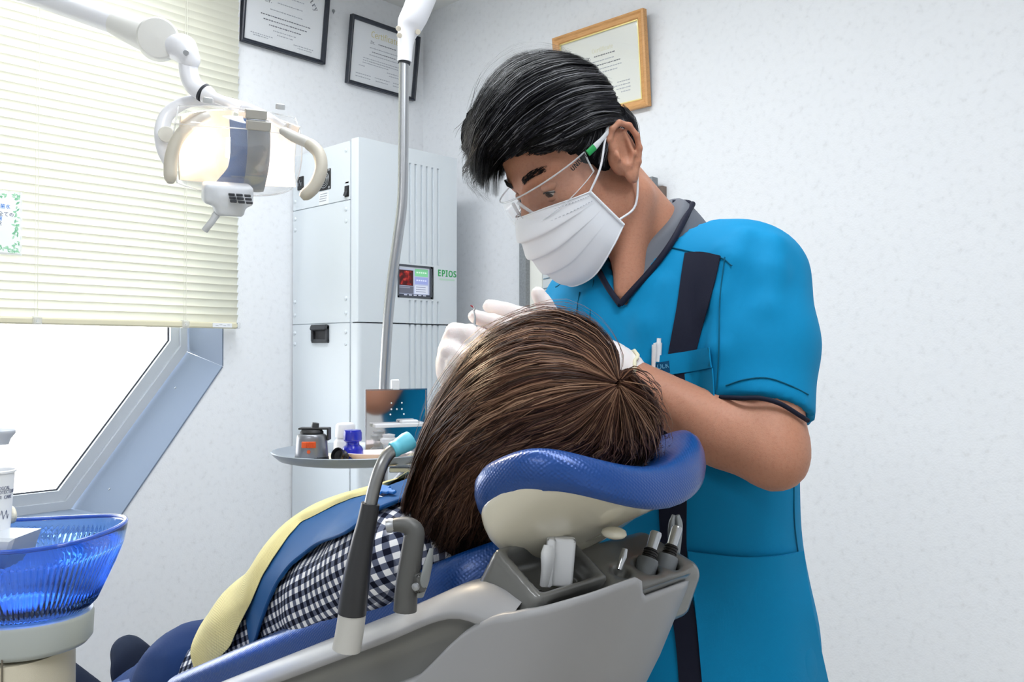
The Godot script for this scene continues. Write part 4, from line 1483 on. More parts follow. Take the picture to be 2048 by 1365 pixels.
	g.tube([Vector3(1.85, 0.9536, 1.3173), Vector3(1.85, 0.9648, 1.3106), Vector3(1.85, 0.9727, 1.3072)], [0.003, 0.004, 0.0028], 10)
	put(g, "tip", M.steel, t)
	# pliers standing behind the couplings
	t = thing("pliers", "steel pliers with rounded grey jaws behind the motor couplings", "pliers", Vector3(1.8283, 0.9415, 1.1826))
	for k in [[Vector3(1.827, 0.9275, 1.1836), Vector3(1.8256, 0.9556, 1.1854), Vector3(1.8262, 0.9753, 1.1852), Vector3(1.8279, 0.986, 1.1837)], [Vector3(1.8286, 0.9275, 1.182), Vector3(1.8309, 0.9556, 1.1804), Vector3(1.8319, 0.9753, 1.1798), Vector3(1.8308, 0.986, 1.181)]]:
		g = Geo.new()
		g.tube(Geo.curve(k, 12), Geo.ramp([0.0033, 0.0046, 0.005, 0.0028], 12), 12, true, 0.8)
		put(g, "jaw", mat(rgb(150, 154, 156), 0.35, 0.5), t)
	g = Geo.new()
	g.lathe([Vector2(0, -0.004), Vector2(0.005, -0.004), Vector2(0.005, 0.004), Vector2(0, 0.004)], Transform3D(frame_of(Vector3(0.7, 0, 0.7)), Vector3(1.8272, 0.9449, 1.1838)), 12)
	put(g, "pivot", M.steel, t)

func fabric(c: Color, scale := 30.0, rough := 0.85) -> StandardMaterial3D:
	var m := tri(mat(c, rough, 0, 0.3), scale * 4.0, false)
	m.normal_enabled = true
	m.normal_texture = M.weave
	m.normal_scale = 0.3
	m.rim_enabled = true
	m.rim = 0.25
	m.rim_tint = 0.6
	return m

# locks of hair: strands blended between neighbouring guide curves
func hair_strands(guides: Array, count: int, centre: Vector3, lift: float, wave: float, width: float, shades: Array, sd: int, steps := 16) -> Geo:
	var r := RandomNumberGenerator.new()
	r.seed = sd
	var nz := FastNoiseLite.new()
	nz.seed = sd
	nz.frequency = 1.0
	var g := Geo.new()
	var cur := []
	for q in guides: cur.append(Geo.curve(q, steps))
	var clumps := maxi(40, count / 45)
	for k in count:
		var xc := (r.randi() % clumps + 0.5) / clumps * (cur.size() - 1)
		var sp := r.randf_range(-1.6, 1.6) * (cur.size() - 1) / clumps
		var lift_k := lift * pow(r.randf(), 1.7)
		if r.randf() < 0.03: lift_k *= 2.2
		var ph := r.randf() * 10.0
		var last := steps - int(r.randf() * r.randf() * steps * 0.35)
		var start := int(r.randf() * r.randf() * 3.0)
		var pts := []
		var clump := nz.get_noise_2d(xc * 23.0, 3.0)
		var jx := r.randf_range(-1, 1)
		for j in range(start, last):
			var f := float(j) / (steps - 1)
			var x := clampf(xc + sp * (1.15 - 0.8 * f), 0.0, cur.size() - 1.001)
			var i := int(x)
			var p: Vector3 = cur[i][j].lerp(cur[i + 1][j], x - i)
			var o := (p - centre).normalized()
			p += o * (lift_k * sin(clampf(f * 1.1, 0, 1) * PI * 0.8 + 0.25) + 0.003 * nz.get_noise_2d(xc * 31.0, f * 2.5) + 0.0025 * clump)
			var tn: Vector3 = cur[i][mini(j + 1, steps - 1)] - cur[i][maxi(j - 1, 0)]
			var sd_ := tn.cross(o).normalized()
			p += sd_ * (wave * f * (nz.get_noise_2d(f * 1.6 + xc * 17.0, 7.0) + 0.25 * nz.get_noise_2d(f * 3.0 + ph, 9.0) + 0.3 * jx * f))
			pts.append(p)
		if pts.size() < 4: continue
		var sh := clampf(0.42 + clump * 0.7 + r.randf_range(-0.4, 0.4), 0, 0.999) * (shades.size() - 1)
		var c: Color = shades[int(sh)].lerp(shades[int(sh) + 1], sh - int(sh))
		g.strand(pts, width * r.randf_range(0.6, 1.3), centre, c)
	return g

func hair_material(rough: float) -> StandardMaterial3D:
	var m := mat(Color.WHITE, rough, 0, 0.28)
	m.vertex_color_use_as_albedo = true
	return m

func build_patient() -> void:
	var w := Image.create(32, 32, false, Image.FORMAT_RGB8)
	for y in 32:
		for x in 32:
			var h := 0.5 + 0.5 * sin(x * TAU / 4.0) * (1 if (y / 4) % 2 else -1)
			w.set_pixel(x, y, Color(h, h, h))
	w.bump_map_to_normal_map(1.5)
	M.weave = ImageTexture.create_from_image(w)
	M.skin = tri(mat(rgb(186, 134, 109), 0.5, 0, 0.4), 14.0)
	M.skin.albedo_texture = noise_tex(0.05, [[0.0, Color(0.93, 0.87, 0.85)], [0.5, Color(1, 1, 1)], [1.0, Color(1.0, 0.95, 0.93)]], 256, 4, 12)
	M.skin.normal_enabled = true
	M.skin.normal_texture = bumps(0.2, 2.0, 256, 3, 5)
	M.skin.normal_scale = 0.35
	M.skin.subsurf_scatter_enabled = true
	M.skin.subsurf_scatter_strength = 0.12
	M.skin_fair = mat(rgb(238, 196, 172), 0.5, 0, 0.4)
	M.skin_fair.subsurf_scatter_enabled = true
	M.skin_fair.subsurf_scatter_strength = 0.12
	var t := thing("person", "patient with long brown hair lying back in a gingham shirt and jeans", "person", Vector3(1.5067, 0.8234, 1.312))
	var g := Geo.new()
	g.sculpt([
		[1, 0, 0.02, 1.7409, 1.1303, 1.3125, 0.072, 0.082, 0.064, -0.5758, 0.8115, -0.0997, 0.8055, 0.584, 0.1007, -0.1399, 0.0223, 0.9899],
		[1, 0, 0.03, 1.7058, 1.1023, 1.3082, 0.06, 0.07, 0.055, -0.5758, 0.8115, -0.0997, 0.8055, 0.584, 0.1007, -0.1399, 0.0223, 0.9899],
		[0, 0, 0.012, 1.7035, 1.1744, 1.3062, 0.008, 1.6609, 1.1742, 1.3002, 0.011],
		[1, 0, 0.02, 1.6425, 1.1056, 1.2992, 0.02, 0.02, 0.022, -0.5758, 0.8115, -0.0997, 0.8055, 0.584, 0.1007, -0.1399, 0.0223, 0.9899],
		[1, 0, 0.02, 1.6933, 1.1474, 1.3458, 0.022, 0.024, 0.02, -0.5758, 0.8115, -0.0997, 0.8055, 0.584, 0.1007, -0.1399, 0.0223, 0.9899],
		[1, 0, 0.02, 1.7045, 1.1456, 1.2666, 0.022, 0.024, 0.02, -0.5758, 0.8115, -0.0997, 0.8055, 0.584, 0.1007, -0.1399, 0.0223, 0.9899],
		[0, 0, 0.03, 1.7208, 1.0641, 1.3112, 0.05, 1.6444, 0.9995, 1.312, 0.055]], 0.006)
	g.sculpt([
		[1, 0, 0.04, 1.5756, 0.9115, 1.312, 0.12, 0.07, 0.11, 0.9033, 0.4289, 0, -0.4289, 0.9033, 0, 0, 0, 1],
		[1, 0, 0.05, 1.3927, 0.8302, 1.312, 0.16, 0.075, 0.1, 0.9033, 0.4289, 0, -0.4289, 0.9033, 0, 0, 0, 1],
		[1, 0, 0.05, 1.1819, 0.6914, 1.312, 0.16, 0.065, 0.09, 0.9033, 0.4289, 0, -0.4289, 0.9033, 0, 0, 0, 1],
		[0, 0, 0.03, 1.6487, 0.9905, 1.312, 0.05, 1.5713, 0.9205, 1.312, 0.07]], 0.012)
	put(g, "body", M.skin_fair, t)
	g = Geo.new()
	g.sculpt([
		[1, 0, 0.03, 1.7578, 1.1178, 1.3219, 0.084, 0.078, 0.088, 1, 0, 0, 0, 1, 0, 0, 0, 1],
		[1, 0, 0.03, 1.7174, 1.1309, 1.3193, 0.06, 0.058, 0.07, 1, 0, 0, 0, 1, 0, 0, 0, 1],
		[1, 0, 0.03, 1.76, 1.17, 1.3139, 0.045, 0.034, 0.06, 1, 0, 0, 0, 1, 0, 0, 0, 1],
		[1, 0, 0.025, 1.8215, 1.1005, 1.2955, 0.038, 0.044, 0.05, 1, 0, 0, 0, 1, 0, 0, 0, 1],
		[0, 0, 0.03, 1.6953, 1.1116, 1.34, 0.052, 1.6693, 1.067, 1.3571, 0.043],
		[0, 0, 0.03, 1.6693, 1.067, 1.3571, 0.043, 1.6593, 1.0069, 1.3725, 0.04],
		[0, 0, 0.03, 1.6593, 1.0069, 1.3725, 0.04, 1.6599, 0.9722, 1.3782, 0.026],
		[0, 0, 0.03, 1.7259, 1.0815, 1.3518, 0.048, 1.7007, 1.0104, 1.3607, 0.043],
		[0, 0, 0.03, 1.7007, 1.0104, 1.3607, 0.043, 1.6856, 0.9667, 1.3535, 0.028],
		[0, 0, 0.03, 1.6999, 0.9629, 1.3329, 0.022, 1.7238, 0.9574, 1.3101, 0.016]], 0.007, 0.004, 0.03)
	put(g, "hair_mass", mat(rgb(66, 45, 37), 0.8, 0, 0.1), t, "dark brown hair")
	var guides := [[Vector3(1.8471, 1.1416, 1.3182), Vector3(1.836, 1.1562, 1.3047), Vector3(1.8213, 1.171, 1.2928), Vector3(1.8106, 1.1887, 1.3016), Vector3(1.7999, 1.1994, 1.3226), Vector3(1.7857, 1.203, 1.343), Vector3(1.7743, 1.1974, 1.366), Vector3(1.7503, 1.1815, 1.3869), Vector3(1.7172, 1.1623, 1.3944), Vector3(1.6868, 1.1292, 1.3992)], [Vector3(1.8468, 1.1417, 1.3195), Vector3(1.8257, 1.1696, 1.3057), Vector3(1.8058, 1.1938, 1.3298), Vector3(1.7829, 1.2013, 1.3519), Vector3(1.7625, 1.1921, 1.3766), Vector3(1.7258, 1.1729, 1.3883), Vector3(1.6924, 1.1331, 1.4006), Vector3(1.6608, 1.0925, 1.404), Vector3(1.6493, 1.0515, 1.4114)], [Vector3(1.847, 1.1407, 1.3207), Vector3(1.8249, 1.1712, 1.3327), Vector3(1.7993, 1.1865, 1.3624), Vector3(1.7711, 1.1798, 1.3858), Vector3(1.7353, 1.1572, 1.4011), Vector3(1.6951, 1.1243, 1.403), Vector3(1.6663, 1.0865, 1.4071), Vector3(1.6505, 1.0439, 1.4136), Vector3(1.6446, 1.0052, 1.4199)], [Vector3(1.8471, 1.1397, 1.3225), Vector3(1.825, 1.1617, 1.3533), Vector3(1.7971, 1.1677, 1.3833), Vector3(1.7609, 1.1525, 1.4048), Vector3(1.7126, 1.1198, 1.4084), Vector3(1.6721, 1.0815, 1.4093), Vector3(1.6534, 1.039, 1.4159), Vector3(1.63, 0.9968, 1.4123), Vector3(1.6266, 0.969, 1.4136)], [Vector3(1.8473, 1.1387, 1.3236), Vector3(1.8248, 1.1488, 1.3689), Vector3(1.7923, 1.1428, 1.4006), Vector3(1.747, 1.1213, 1.4127), Vector3(1.6911, 1.0823, 1.4093), Vector3(1.6646, 1.0376, 1.4174), Vector3(1.6348, 0.9801, 1.409)], [Vector3(1.8482, 1.1372, 1.3257), Vector3(1.8256, 1.1314, 1.3777), Vector3(1.7856, 1.1175, 1.4082), Vector3(1.7305, 1.0895, 1.4107), Vector3(1.6827, 1.0417, 1.4155), Vector3(1.6533, 0.9895, 1.4184)], [Vector3(1.8487, 1.1357, 1.3264), Vector3(1.8264, 1.1139, 1.3786), Vector3(1.7886, 1.0971, 1.4041), Vector3(1.7372, 1.0674, 1.4058), Vector3(1.701, 1.0254, 1.4175), Vector3(1.6637, 0.9742, 1.4128)], [Vector3(1.8494, 1.1341, 1.3265), Vector3(1.8303, 1.0984, 1.3681), Vector3(1.7977, 1.0801, 1.3916), Vector3(1.7515, 1.0573, 1.3978), Vector3(1.7221, 1.0138, 1.4116), Vector3(1.6815, 0.9612, 1.4026)], [Vector3(1.8499, 1.1331, 1.3264), Vector3(1.8317, 1.0906, 1.3624), Vector3(1.8033, 1.0748, 1.3828), Vector3(1.7606, 1.0493, 1.3882), Vector3(1.7376, 1.0089, 1.4006), Vector3(1.7044, 0.9599, 1.3907)], [Vector3(1.8503, 1.1326, 1.326), Vector3(1.8383, 1.0931, 1.3551), Vector3(1.8183, 1.0774, 1.3692), Vector3(1.7969, 1.0692, 1.3831), Vector3(1.7552, 1.0262, 1.3807), Vector3(1.7288, 0.9659, 1.3725)], [Vector3(1.8506, 1.1321, 1.3257), Vector3(1.8428, 1.0931, 1.349), Vector3(1.8262, 1.0744, 1.356), Vector3(1.808, 1.0635, 1.365), Vector3(1.7862, 1.0485, 1.363), Vector3(1.7337, 0.9589, 1.3347)], [Vector3(1.851, 1.1321, 1.3245), Vector3(1.8502, 1.0982, 1.3398), Vector3(1.8424, 1.0796, 1.3407), Vector3(1.8327, 1.0684, 1.3407), Vector3(1.82, 1.0562, 1.3329), Vector3(1.8086, 1.0493, 1.3265)], [Vector3(1.8512, 1.1326, 1.3231), Vector3(1.8575, 1.103, 1.3242), Vector3(1.8559, 1.0816, 1.3181), Vector3(1.8493, 1.0672, 1.3093), Vector3(1.8389, 1.057, 1.2965), Vector3(1.8329, 1.0506, 1.2903)], [Vector3(1.8513, 1.1336, 1.3214), Vector3(1.8616, 1.1075, 1.3065), Vector3(1.8602, 1.0851, 1.2894), Vector3(1.8485, 1.0717, 1.2683), Vector3(1.8508, 1.0642, 1.272), Vector3(1.8485, 1.0559, 1.2709)], [Vector3(1.8502, 1.1356, 1.3191), Vector3(1.86, 1.1202, 1.2997), Vector3(1.8619, 1.101, 1.2845), Vector3(1.852, 1.0853, 1.2626), Vector3(1.8531, 1.0746, 1.2638), Vector3(1.8556, 1.0673, 1.2705)], [Vector3(1.849, 1.1386, 1.3175), Vector3(1.8563, 1.128, 1.3016), Vector3(1.8617, 1.1119, 1.2886), Vector3(1.8584, 1.0946, 1.2719), Vector3(1.8536, 1.0827, 1.2624), Vector3(1.8527, 1.0745, 1.2623)], [Vector3(1.848, 1.1406, 1.3169), Vector3(1.8486, 1.1415, 1.3049), Vector3(1.8552, 1.1311, 1.2982), Vector3(1.8605, 1.1144, 1.2859), Vector3(1.8596, 1.0976, 1.2746), Vector3(1.8536, 1.0882, 1.2621)], [Vector3(1.8474, 1.1416, 1.3169), Vector3(1.8428, 1.1486, 1.3055), Vector3(1.8456, 1.1445, 1.2973), Vector3(1.8542, 1.132, 1.2933), Vector3(1.8595, 1.118, 1.2854), Vector3(1.8598, 1.1031, 1.2758)]]
	var shades := [Color(0.02, 0.008, 0.006), Color(0.05, 0.022, 0.014), Color(0.095, 0.044, 0.027), Color(0.18, 0.092, 0.056), Color(0.32, 0.185, 0.115)]
	g = hair_strands(guides, 11000, Vector3(1.7576, 1.1153, 1.3152), 0.011, 0.032, 0.0006, shades, 4, 18)
	var hs := put(g, "hair_strands", hair_material(0.42), t, "brown hair strands with lighter streaks")
	hs.set_meta("kind", "stuff")
	# gingham shirt, made in the axes of the backrest so that the checks follow the body
	var im := Image.create(64, 64, false, Image.FORMAT_RGB8)
	for y in 64:
		for x in 64:
			var a := int(x < 32) + int(y < 32)
			im.set_pixel(x, y, [rgb(238, 238, 240), rgb(96, 102, 122), rgb(22, 25, 40)][a])
	var gm := mat(Color.WHITE, 0.85, 0, 0.2)
	gm.albedo_texture = ImageTexture.create_from_image(im)
	tri(gm, 76.0, false)
	gm.uv1_triplanar_sharpness = 12.0
	g = Geo.new()
	g.sculpt([
		[1, 0, 0.05, 1.5713, 0.9205, 1.312, 0.14, 0.09, 0.14, 0.9033, 0.4289, 0, -0.4289, 0.9033, 0, 0, 0, 1],
		[1, 0, 0.05, 1.4224, 0.8609, 1.312, 0.16, 0.105, 0.13, 0.9033, 0.4289, 0, -0.4289, 0.9033, 0, 0, 0, 1],
		[1, 0, 0.05, 1.2796, 0.7654, 1.312, 0.16, 0.095, 0.115, 0.9033, 0.4289, 0, -0.4289, 0.9033, 0, 0, 0, 1],
		[1, 0, 0.05, 1.1187, 0.6613, 1.312, 0.16, 0.085, 0.115, 0.9033, 0.4289, 0, -0.4289, 0.9033, 0, 0, 0, 1],
		[0, 0, 0.03, 1.6255, 0.9463, 1.417, 0.05, 1.4852, 0.8686, 1.412, 0.042],
		[0, 0, 0.03, 1.4852, 0.8686, 1.412, 0.042, 1.397, 0.8212, 1.397, 0.034],
		[0, 0, 0.03, 1.397, 0.8212, 1.397, 0.034, 1.2525, 0.7526, 1.342, 0.032],
		[0, 0, 0.03, 1.6276, 0.9417, 1.197, 0.05, 1.4215, 0.8162, 1.182, 0.038],
		[0, 0, 0.03, 1.4215, 0.8162, 1.182, 0.038, 1.2525, 0.7526, 1.282, 0.032]], 0.008, 0.003, 0.05)
	var inv := chair_xf.affine_inverse()
	for i in g.v.size(): g.v[i] = inv * g.v[i]
	for i in g.n.size(): g.n[i] = inv.basis * g.n[i]
	var sh := put(g, "shirt", gm, t, "navy and white gingham shirt")
	sh.transform = Transform3D(chair_xf.basis, chair_xf.origin - t.position)
	g = Geo.new()
	g.sculpt([
		[0, 0, 0.04, 1.0421, 0.6361, 1.372, 0.085, 0.7707, 0.534, 1.2854, 0.062],
		[0, 0, 0.04, 1.0421, 0.6361, 1.252, 0.085, 0.5959, 0.4485, 1.2433, 0.06],
		[0, 0, 0.03, 0.7707, 0.534, 1.2854, 0.062, 0.3328, 0.3713, 1.1748, 0.045],
		[0, 0, 0.03, 0.5959, 0.4485, 1.2433, 0.06, 0.3238, 0.3429, 1.2244, 0.045],
		[1, 0, 0.05, 1.0602, 0.6446, 1.312, 0.1, 0.085, 0.12, 0.9033, 0.4289, 0, -0.4289, 0.9033, 0, 0, 0, 1],
		[0, 0, 0.03, 0.7677, 0.5767, 1.289, 0.024, 0.8435, 0.5677, 1.2856, 0.03],
		[0, 0, 0.03, 0.7677, 0.5767, 1.289, 0.024, 0.6895, 0.519, 1.2935, 0.03]], 0.011, 0.004, 0.05)
	put(g, "jeans", fabric(rgb(28, 52, 98), 40.0), t, "dark blue jeans")
	g = Geo.new()
	g.sculpt([
		[0, 0, 0.02, 0.3328, 0.3713, 1.1748, 0.036, 0.323, 0.4144, 1.1711, 0.036],
		[0, 0, 0.02, 0.323, 0.4144, 1.1711, 0.036, 0.3098, 0.4544, 1.1706, 0.036],
		[1, 0, 0.02, 0.3334, 0.4339, 1.1685, 0.03, 0.05, 0.05, 1, 0, 0, 0, 1, 0, 0, 0, 1],
		[1, 0, 0.02, 0.3047, 0.4639, 1.1756, 0.027, 0.03, 0.03, 1, 0, 0, 0, 1, 0, 0, 0, 1]], 0.007)
	put(g, "sock", fabric(rgb(30, 38, 56), 50.0), t, "navy sock")
	g = Geo.new()
	g.sculpt([
		[0, 0, 0.02, 0.3238, 0.3429, 1.2244, 0.036, 0.2534, 0.4238, 1.2929, 0.032]], 0.009)
	put(g, "sock", fabric(rgb(30, 38, 56), 50.0), t, "navy sock")
	# apron, paper bib and clip
	var ap := thing("dental_apron", "blue cloth apron spread over the patient's chest under the yellow paper", "apron", Vector3(1.3972, 0.9375, 1.412))
	g = Geo.new()
	g.sheet([[Vector3(1.6271, 1.0064, 1.411), Vector3(1.6267, 1.0105, 1.4026), Vector3(1.6247, 1.0145, 1.3852), Vector3(1.6206, 1.0227, 1.3608), Vector3(1.6179, 1.0271, 1.3297), Vector3(1.6179, 1.0271, 1.2939), Vector3(1.6223, 1.0182, 1.2534), Vector3(1.6296, 1.0037, 1.2108)],
		[Vector3(1.6252, 1.0024, 1.427), Vector3(1.6193, 1.0073, 1.4178), Vector3(1.6127, 1.0114, 1.3984), Vector3(1.6043, 1.0191, 1.3727), Vector3(1.5987, 1.025, 1.3392), Vector3(1.598, 1.0263, 1.3006), Vector3(1.6013, 1.0197, 1.257), Vector3(1.6089, 1.0032, 1.2104)],
		[Vector3(1.6181, 0.9972, 1.4391), Vector3(1.6084, 1.0022, 1.4296), Vector3(1.5983, 1.0075, 1.4087), Vector3(1.5879, 1.0144, 1.3815), Vector3(1.5804, 1.0211, 1.3462), Vector3(1.5793, 1.0234, 1.3055), Vector3(1.5821, 1.0177, 1.2597), Vector3(1.5903, 0.9992, 1.2098)],
		[Vector3(1.6093, 0.9863, 1.4517), Vector3(1.5967, 0.9923, 1.4421), Vector3(1.5845, 0.9997, 1.4196), Vector3(1.5718, 1.0076, 1.3905), Vector3(1.563, 1.0154, 1.3533), Vector3(1.561, 1.0196, 1.3106), Vector3(1.5638, 1.0138, 1.2624), Vector3(1.573, 0.9941, 1.2093)],
		[Vector3(1.5897, 0.9727, 1.4558), Vector3(1.5781, 0.9812, 1.4461), Vector3(1.5663, 0.9905, 1.4232), Vector3(1.5539, 1.001, 1.3933), Vector3(1.546, 1.0093, 1.3555), Vector3(1.5442, 1.0133, 1.3122), Vector3(1.5465, 1.0083, 1.2632), Vector3(1.5559, 0.988, 1.209)],
		[Vector3(1.5579, 0.9614, 1.4519), Vector3(1.5506, 0.9708, 1.4425), Vector3(1.5429, 0.9818, 1.4202), Vector3(1.5346, 0.9948, 1.3906), Vector3(1.5291, 1.004, 1.3534), Vector3(1.5274, 1.0078, 1.3106), Vector3(1.5299, 1.0023, 1.2623), Vector3(1.5394, 0.9808, 1.2087)],
		[Vector3(1.5116, 0.946, 1.4391), Vector3(1.5127, 0.9581, 1.4304), Vector3(1.5127, 0.9742, 1.4098), Vector3(1.5124, 0.9906, 1.3811), Vector3(1.5117, 0.9998, 1.3458), Vector3(1.5106, 1.0024, 1.3052), Vector3(1.5135, 0.9958, 1.2593), Vector3(1.5234, 0.9734, 1.2085)],
		[Vector3(1.4939, 0.9367, 1.4376), Vector3(1.4953, 0.9499, 1.4292), Vector3(1.4957, 0.967, 1.4088), Vector3(1.4956, 0.9844, 1.3801), Vector3(1.4947, 0.9948, 1.3449), Vector3(1.4936, 0.9973, 1.3045), Vector3(1.4968, 0.9902, 1.2589), Vector3(1.5078, 0.9653, 1.2082)],
		[Vector3(1.4803, 0.9286, 1.4389), Vector3(1.4817, 0.9408, 1.4307), Vector3(1.4803, 0.9602, 1.4102), Vector3(1.4793, 0.9787, 1.3812), Vector3(1.4778, 0.9897, 1.3457), Vector3(1.4765, 0.9925, 1.305), Vector3(1.4798, 0.9852, 1.2591), Vector3(1.4918, 0.9584, 1.208)],
		[Vector3(1.4711, 0.9205, 1.4431), Vector3(1.4711, 0.9325, 1.4346), Vector3(1.4674, 0.9525, 1.4141), Vector3(1.4638, 0.9724, 1.3844), Vector3(1.4608, 0.9844, 1.3483), Vector3(1.4593, 0.9878, 1.3068), Vector3(1.4626, 0.9805, 1.2599), Vector3(1.4755, 0.9521, 1.2078)],
		[Vector3(1.4594, 0.9116, 1.4458), Vector3(1.458, 0.9242, 1.4373), Vector3(1.4529, 0.9457, 1.4166), Vector3(1.4476, 0.9667, 1.3866), Vector3(1.4438, 0.9793, 1.3499), Vector3(1.442, 0.9832, 1.3079), Vector3(1.4453, 0.9759, 1.2605), Vector3(1.4589, 0.9465, 1.2077)],
		[Vector3(1.4517, 0.9008, 1.4496), Vector3(1.4475, 0.915, 1.441), Vector3(1.4399, 0.9387, 1.4198), Vector3(1.4316, 0.9615, 1.3893), Vector3(1.4267, 0.974, 1.3521), Vector3(1.4243, 0.9791, 1.3094), Vector3(1.428, 0.9713, 1.2613), Vector3(1.4419, 0.9415, 1.2077)],
		[Vector3(1.4378, 0.888, 1.4496), Vector3(1.4323, 0.9061, 1.4413), Vector3(1.4224, 0.9343, 1.4195), Vector3(1.4142, 0.9568, 1.389), Vector3(1.409, 0.9698, 1.3519), Vector3(1.407, 0.9741, 1.3093), Vector3(1.4107, 0.9663, 1.2612), Vector3(1.4247, 0.9368, 1.2078)],
		[Vector3(1.4298, 0.8752, 1.451), Vector3(1.4208, 0.8981, 1.4429), Vector3(1.4074, 0.9286, 1.4205), Vector3(1.3977, 0.9508, 1.3899), Vector3(1.392, 0.9636, 1.3526), Vector3(1.3899, 0.968, 1.3098), Vector3(1.3935, 0.9604, 1.2615), Vector3(1.4068, 0.9324, 1.2078)],
		[Vector3(1.4191, 0.8614, 1.4507), Vector3(1.4055, 0.8913, 1.4425), Vector3(1.3912, 0.9223, 1.42), Vector3(1.3812, 0.9439, 1.3895), Vector3(1.3754, 0.9564, 1.3522), Vector3(1.3733, 0.9608, 1.3096), Vector3(1.377, 0.9531, 1.2614), Vector3(1.3901, 0.9253, 1.2078)],
		[Vector3(1.4106, 0.8473, 1.4507), Vector3(1.3924, 0.8831, 1.4425), Vector3(1.3767, 0.9143, 1.42), Vector3(1.3657, 0.9355, 1.3895), Vector3(1.3594, 0.948, 1.3522), Vector3(1.3573, 0.9523, 1.3096), Vector3(1.361, 0.9446, 1.2614), Vector3(1.3743, 0.9165, 1.2078)],
		[Vector3(1.401, 0.8326, 1.4502), Vector3(1.3797, 0.8719, 1.442), Vector3(1.3624, 0.9048, 1.4195), Vector3(1.3506, 0.9259, 1.3891), Vector3(1.344, 0.9384, 1.3519), Vector3(1.3419, 0.9427, 1.3093), Vector3(1.3456, 0.9348, 1.2612), Vector3(1.3597, 0.9051, 1.2077)],
		[Vector3(1.3933, 0.8212, 1.4488), Vector3(1.3692, 0.862, 1.4406), Vector3(1.3497, 0.8952, 1.4184), Vector3(1.3364, 0.9155, 1.3881), Vector3(1.3294, 0.9268, 1.3511), Vector3(1.327, 0.9318, 1.3087), Vector3(1.3309, 0.9236, 1.2609), Vector3(1.3457, 0.8923, 1.2076)],
		[Vector3(1.3798, 0.8074, 1.4442), Vector3(1.3535, 0.8539, 1.4364), Vector3(1.3347, 0.8856, 1.4145), Vector3(1.3221, 0.9043, 1.3848), Vector3(1.315, 0.9158, 1.3484), Vector3(1.3132, 0.9196, 1.3068), Vector3(1.317, 0.9116, 1.2598), Vector3(1.333, 0.8778, 1.2075)],
		[Vector3(1.3552, 0.7935, 1.4349), Vector3(1.3279, 0.849, 1.4273), Vector3(1.3145, 0.8761, 1.4062), Vector3(1.3055, 0.8943, 1.3776), Vector3(1.3005, 0.9051, 1.3427), Vector3(1.2993, 0.9077, 1.3028), Vector3(1.3035, 0.8987, 1.2576), Vector3(1.3206, 0.863, 1.2073)],
		[Vector3(1.3402, 0.7832, 1.4312), Vector3(1.3123, 0.8399, 1.4236), Vector3(1.2997, 0.8656, 1.4028), Vector3(1.2912, 0.8832, 1.3747), Vector3(1.2864, 0.8937, 1.3404), Vector3(1.2854, 0.8958, 1.3011), Vector3(1.2903, 0.8855, 1.2567), Vector3(1.3079, 0.8491, 1.2071)]], 40, 26, 0.002)
	put(g, "cloth", fabric(rgb(24, 84, 142), 40.0, 0.6), ap)
	g = Geo.new()
	var hem := Geo.curve([Vector3(1.6274, 1.0091, 1.4115), Vector3(1.6179, 0.9997, 1.4404), Vector3(1.5889, 0.9744, 1.4579), Vector3(1.5104, 0.9477, 1.441), Vector3(1.4795, 0.9305, 1.4408), Vector3(1.4585, 0.9133, 1.4479), Vector3(1.4368, 0.889, 1.452), Vector3(1.4185, 0.8618, 1.4534), Vector3(1.4007, 0.8326, 1.453), Vector3(1.3793, 0.8067, 1.4469), Vector3(1.3401, 0.7826, 1.4339)], 60)
	g.tube(hem, [0.0022], 8)
	put(g, "hem", fabric(rgb(20, 74, 130), 40.0, 0.6), ap)
	var bib := thing("paper_bib", "pale yellow paper bib lying over the blue apron on the patient", "bib", Vector3(1.3477, 0.9251, 1.362))
	var ym := mat(rgb(246, 232, 166), 0.8)
	ym.normal_enabled = true
	ym.normal_texture = M.weave
	ym.normal_scale = 0.7
	ym.uv1_scale = Vector3(16, 16, 1)
	ym.backlight_enabled = true
	ym.backlight = Color(0.25, 0.24, 0.16)
	g = Geo.new()
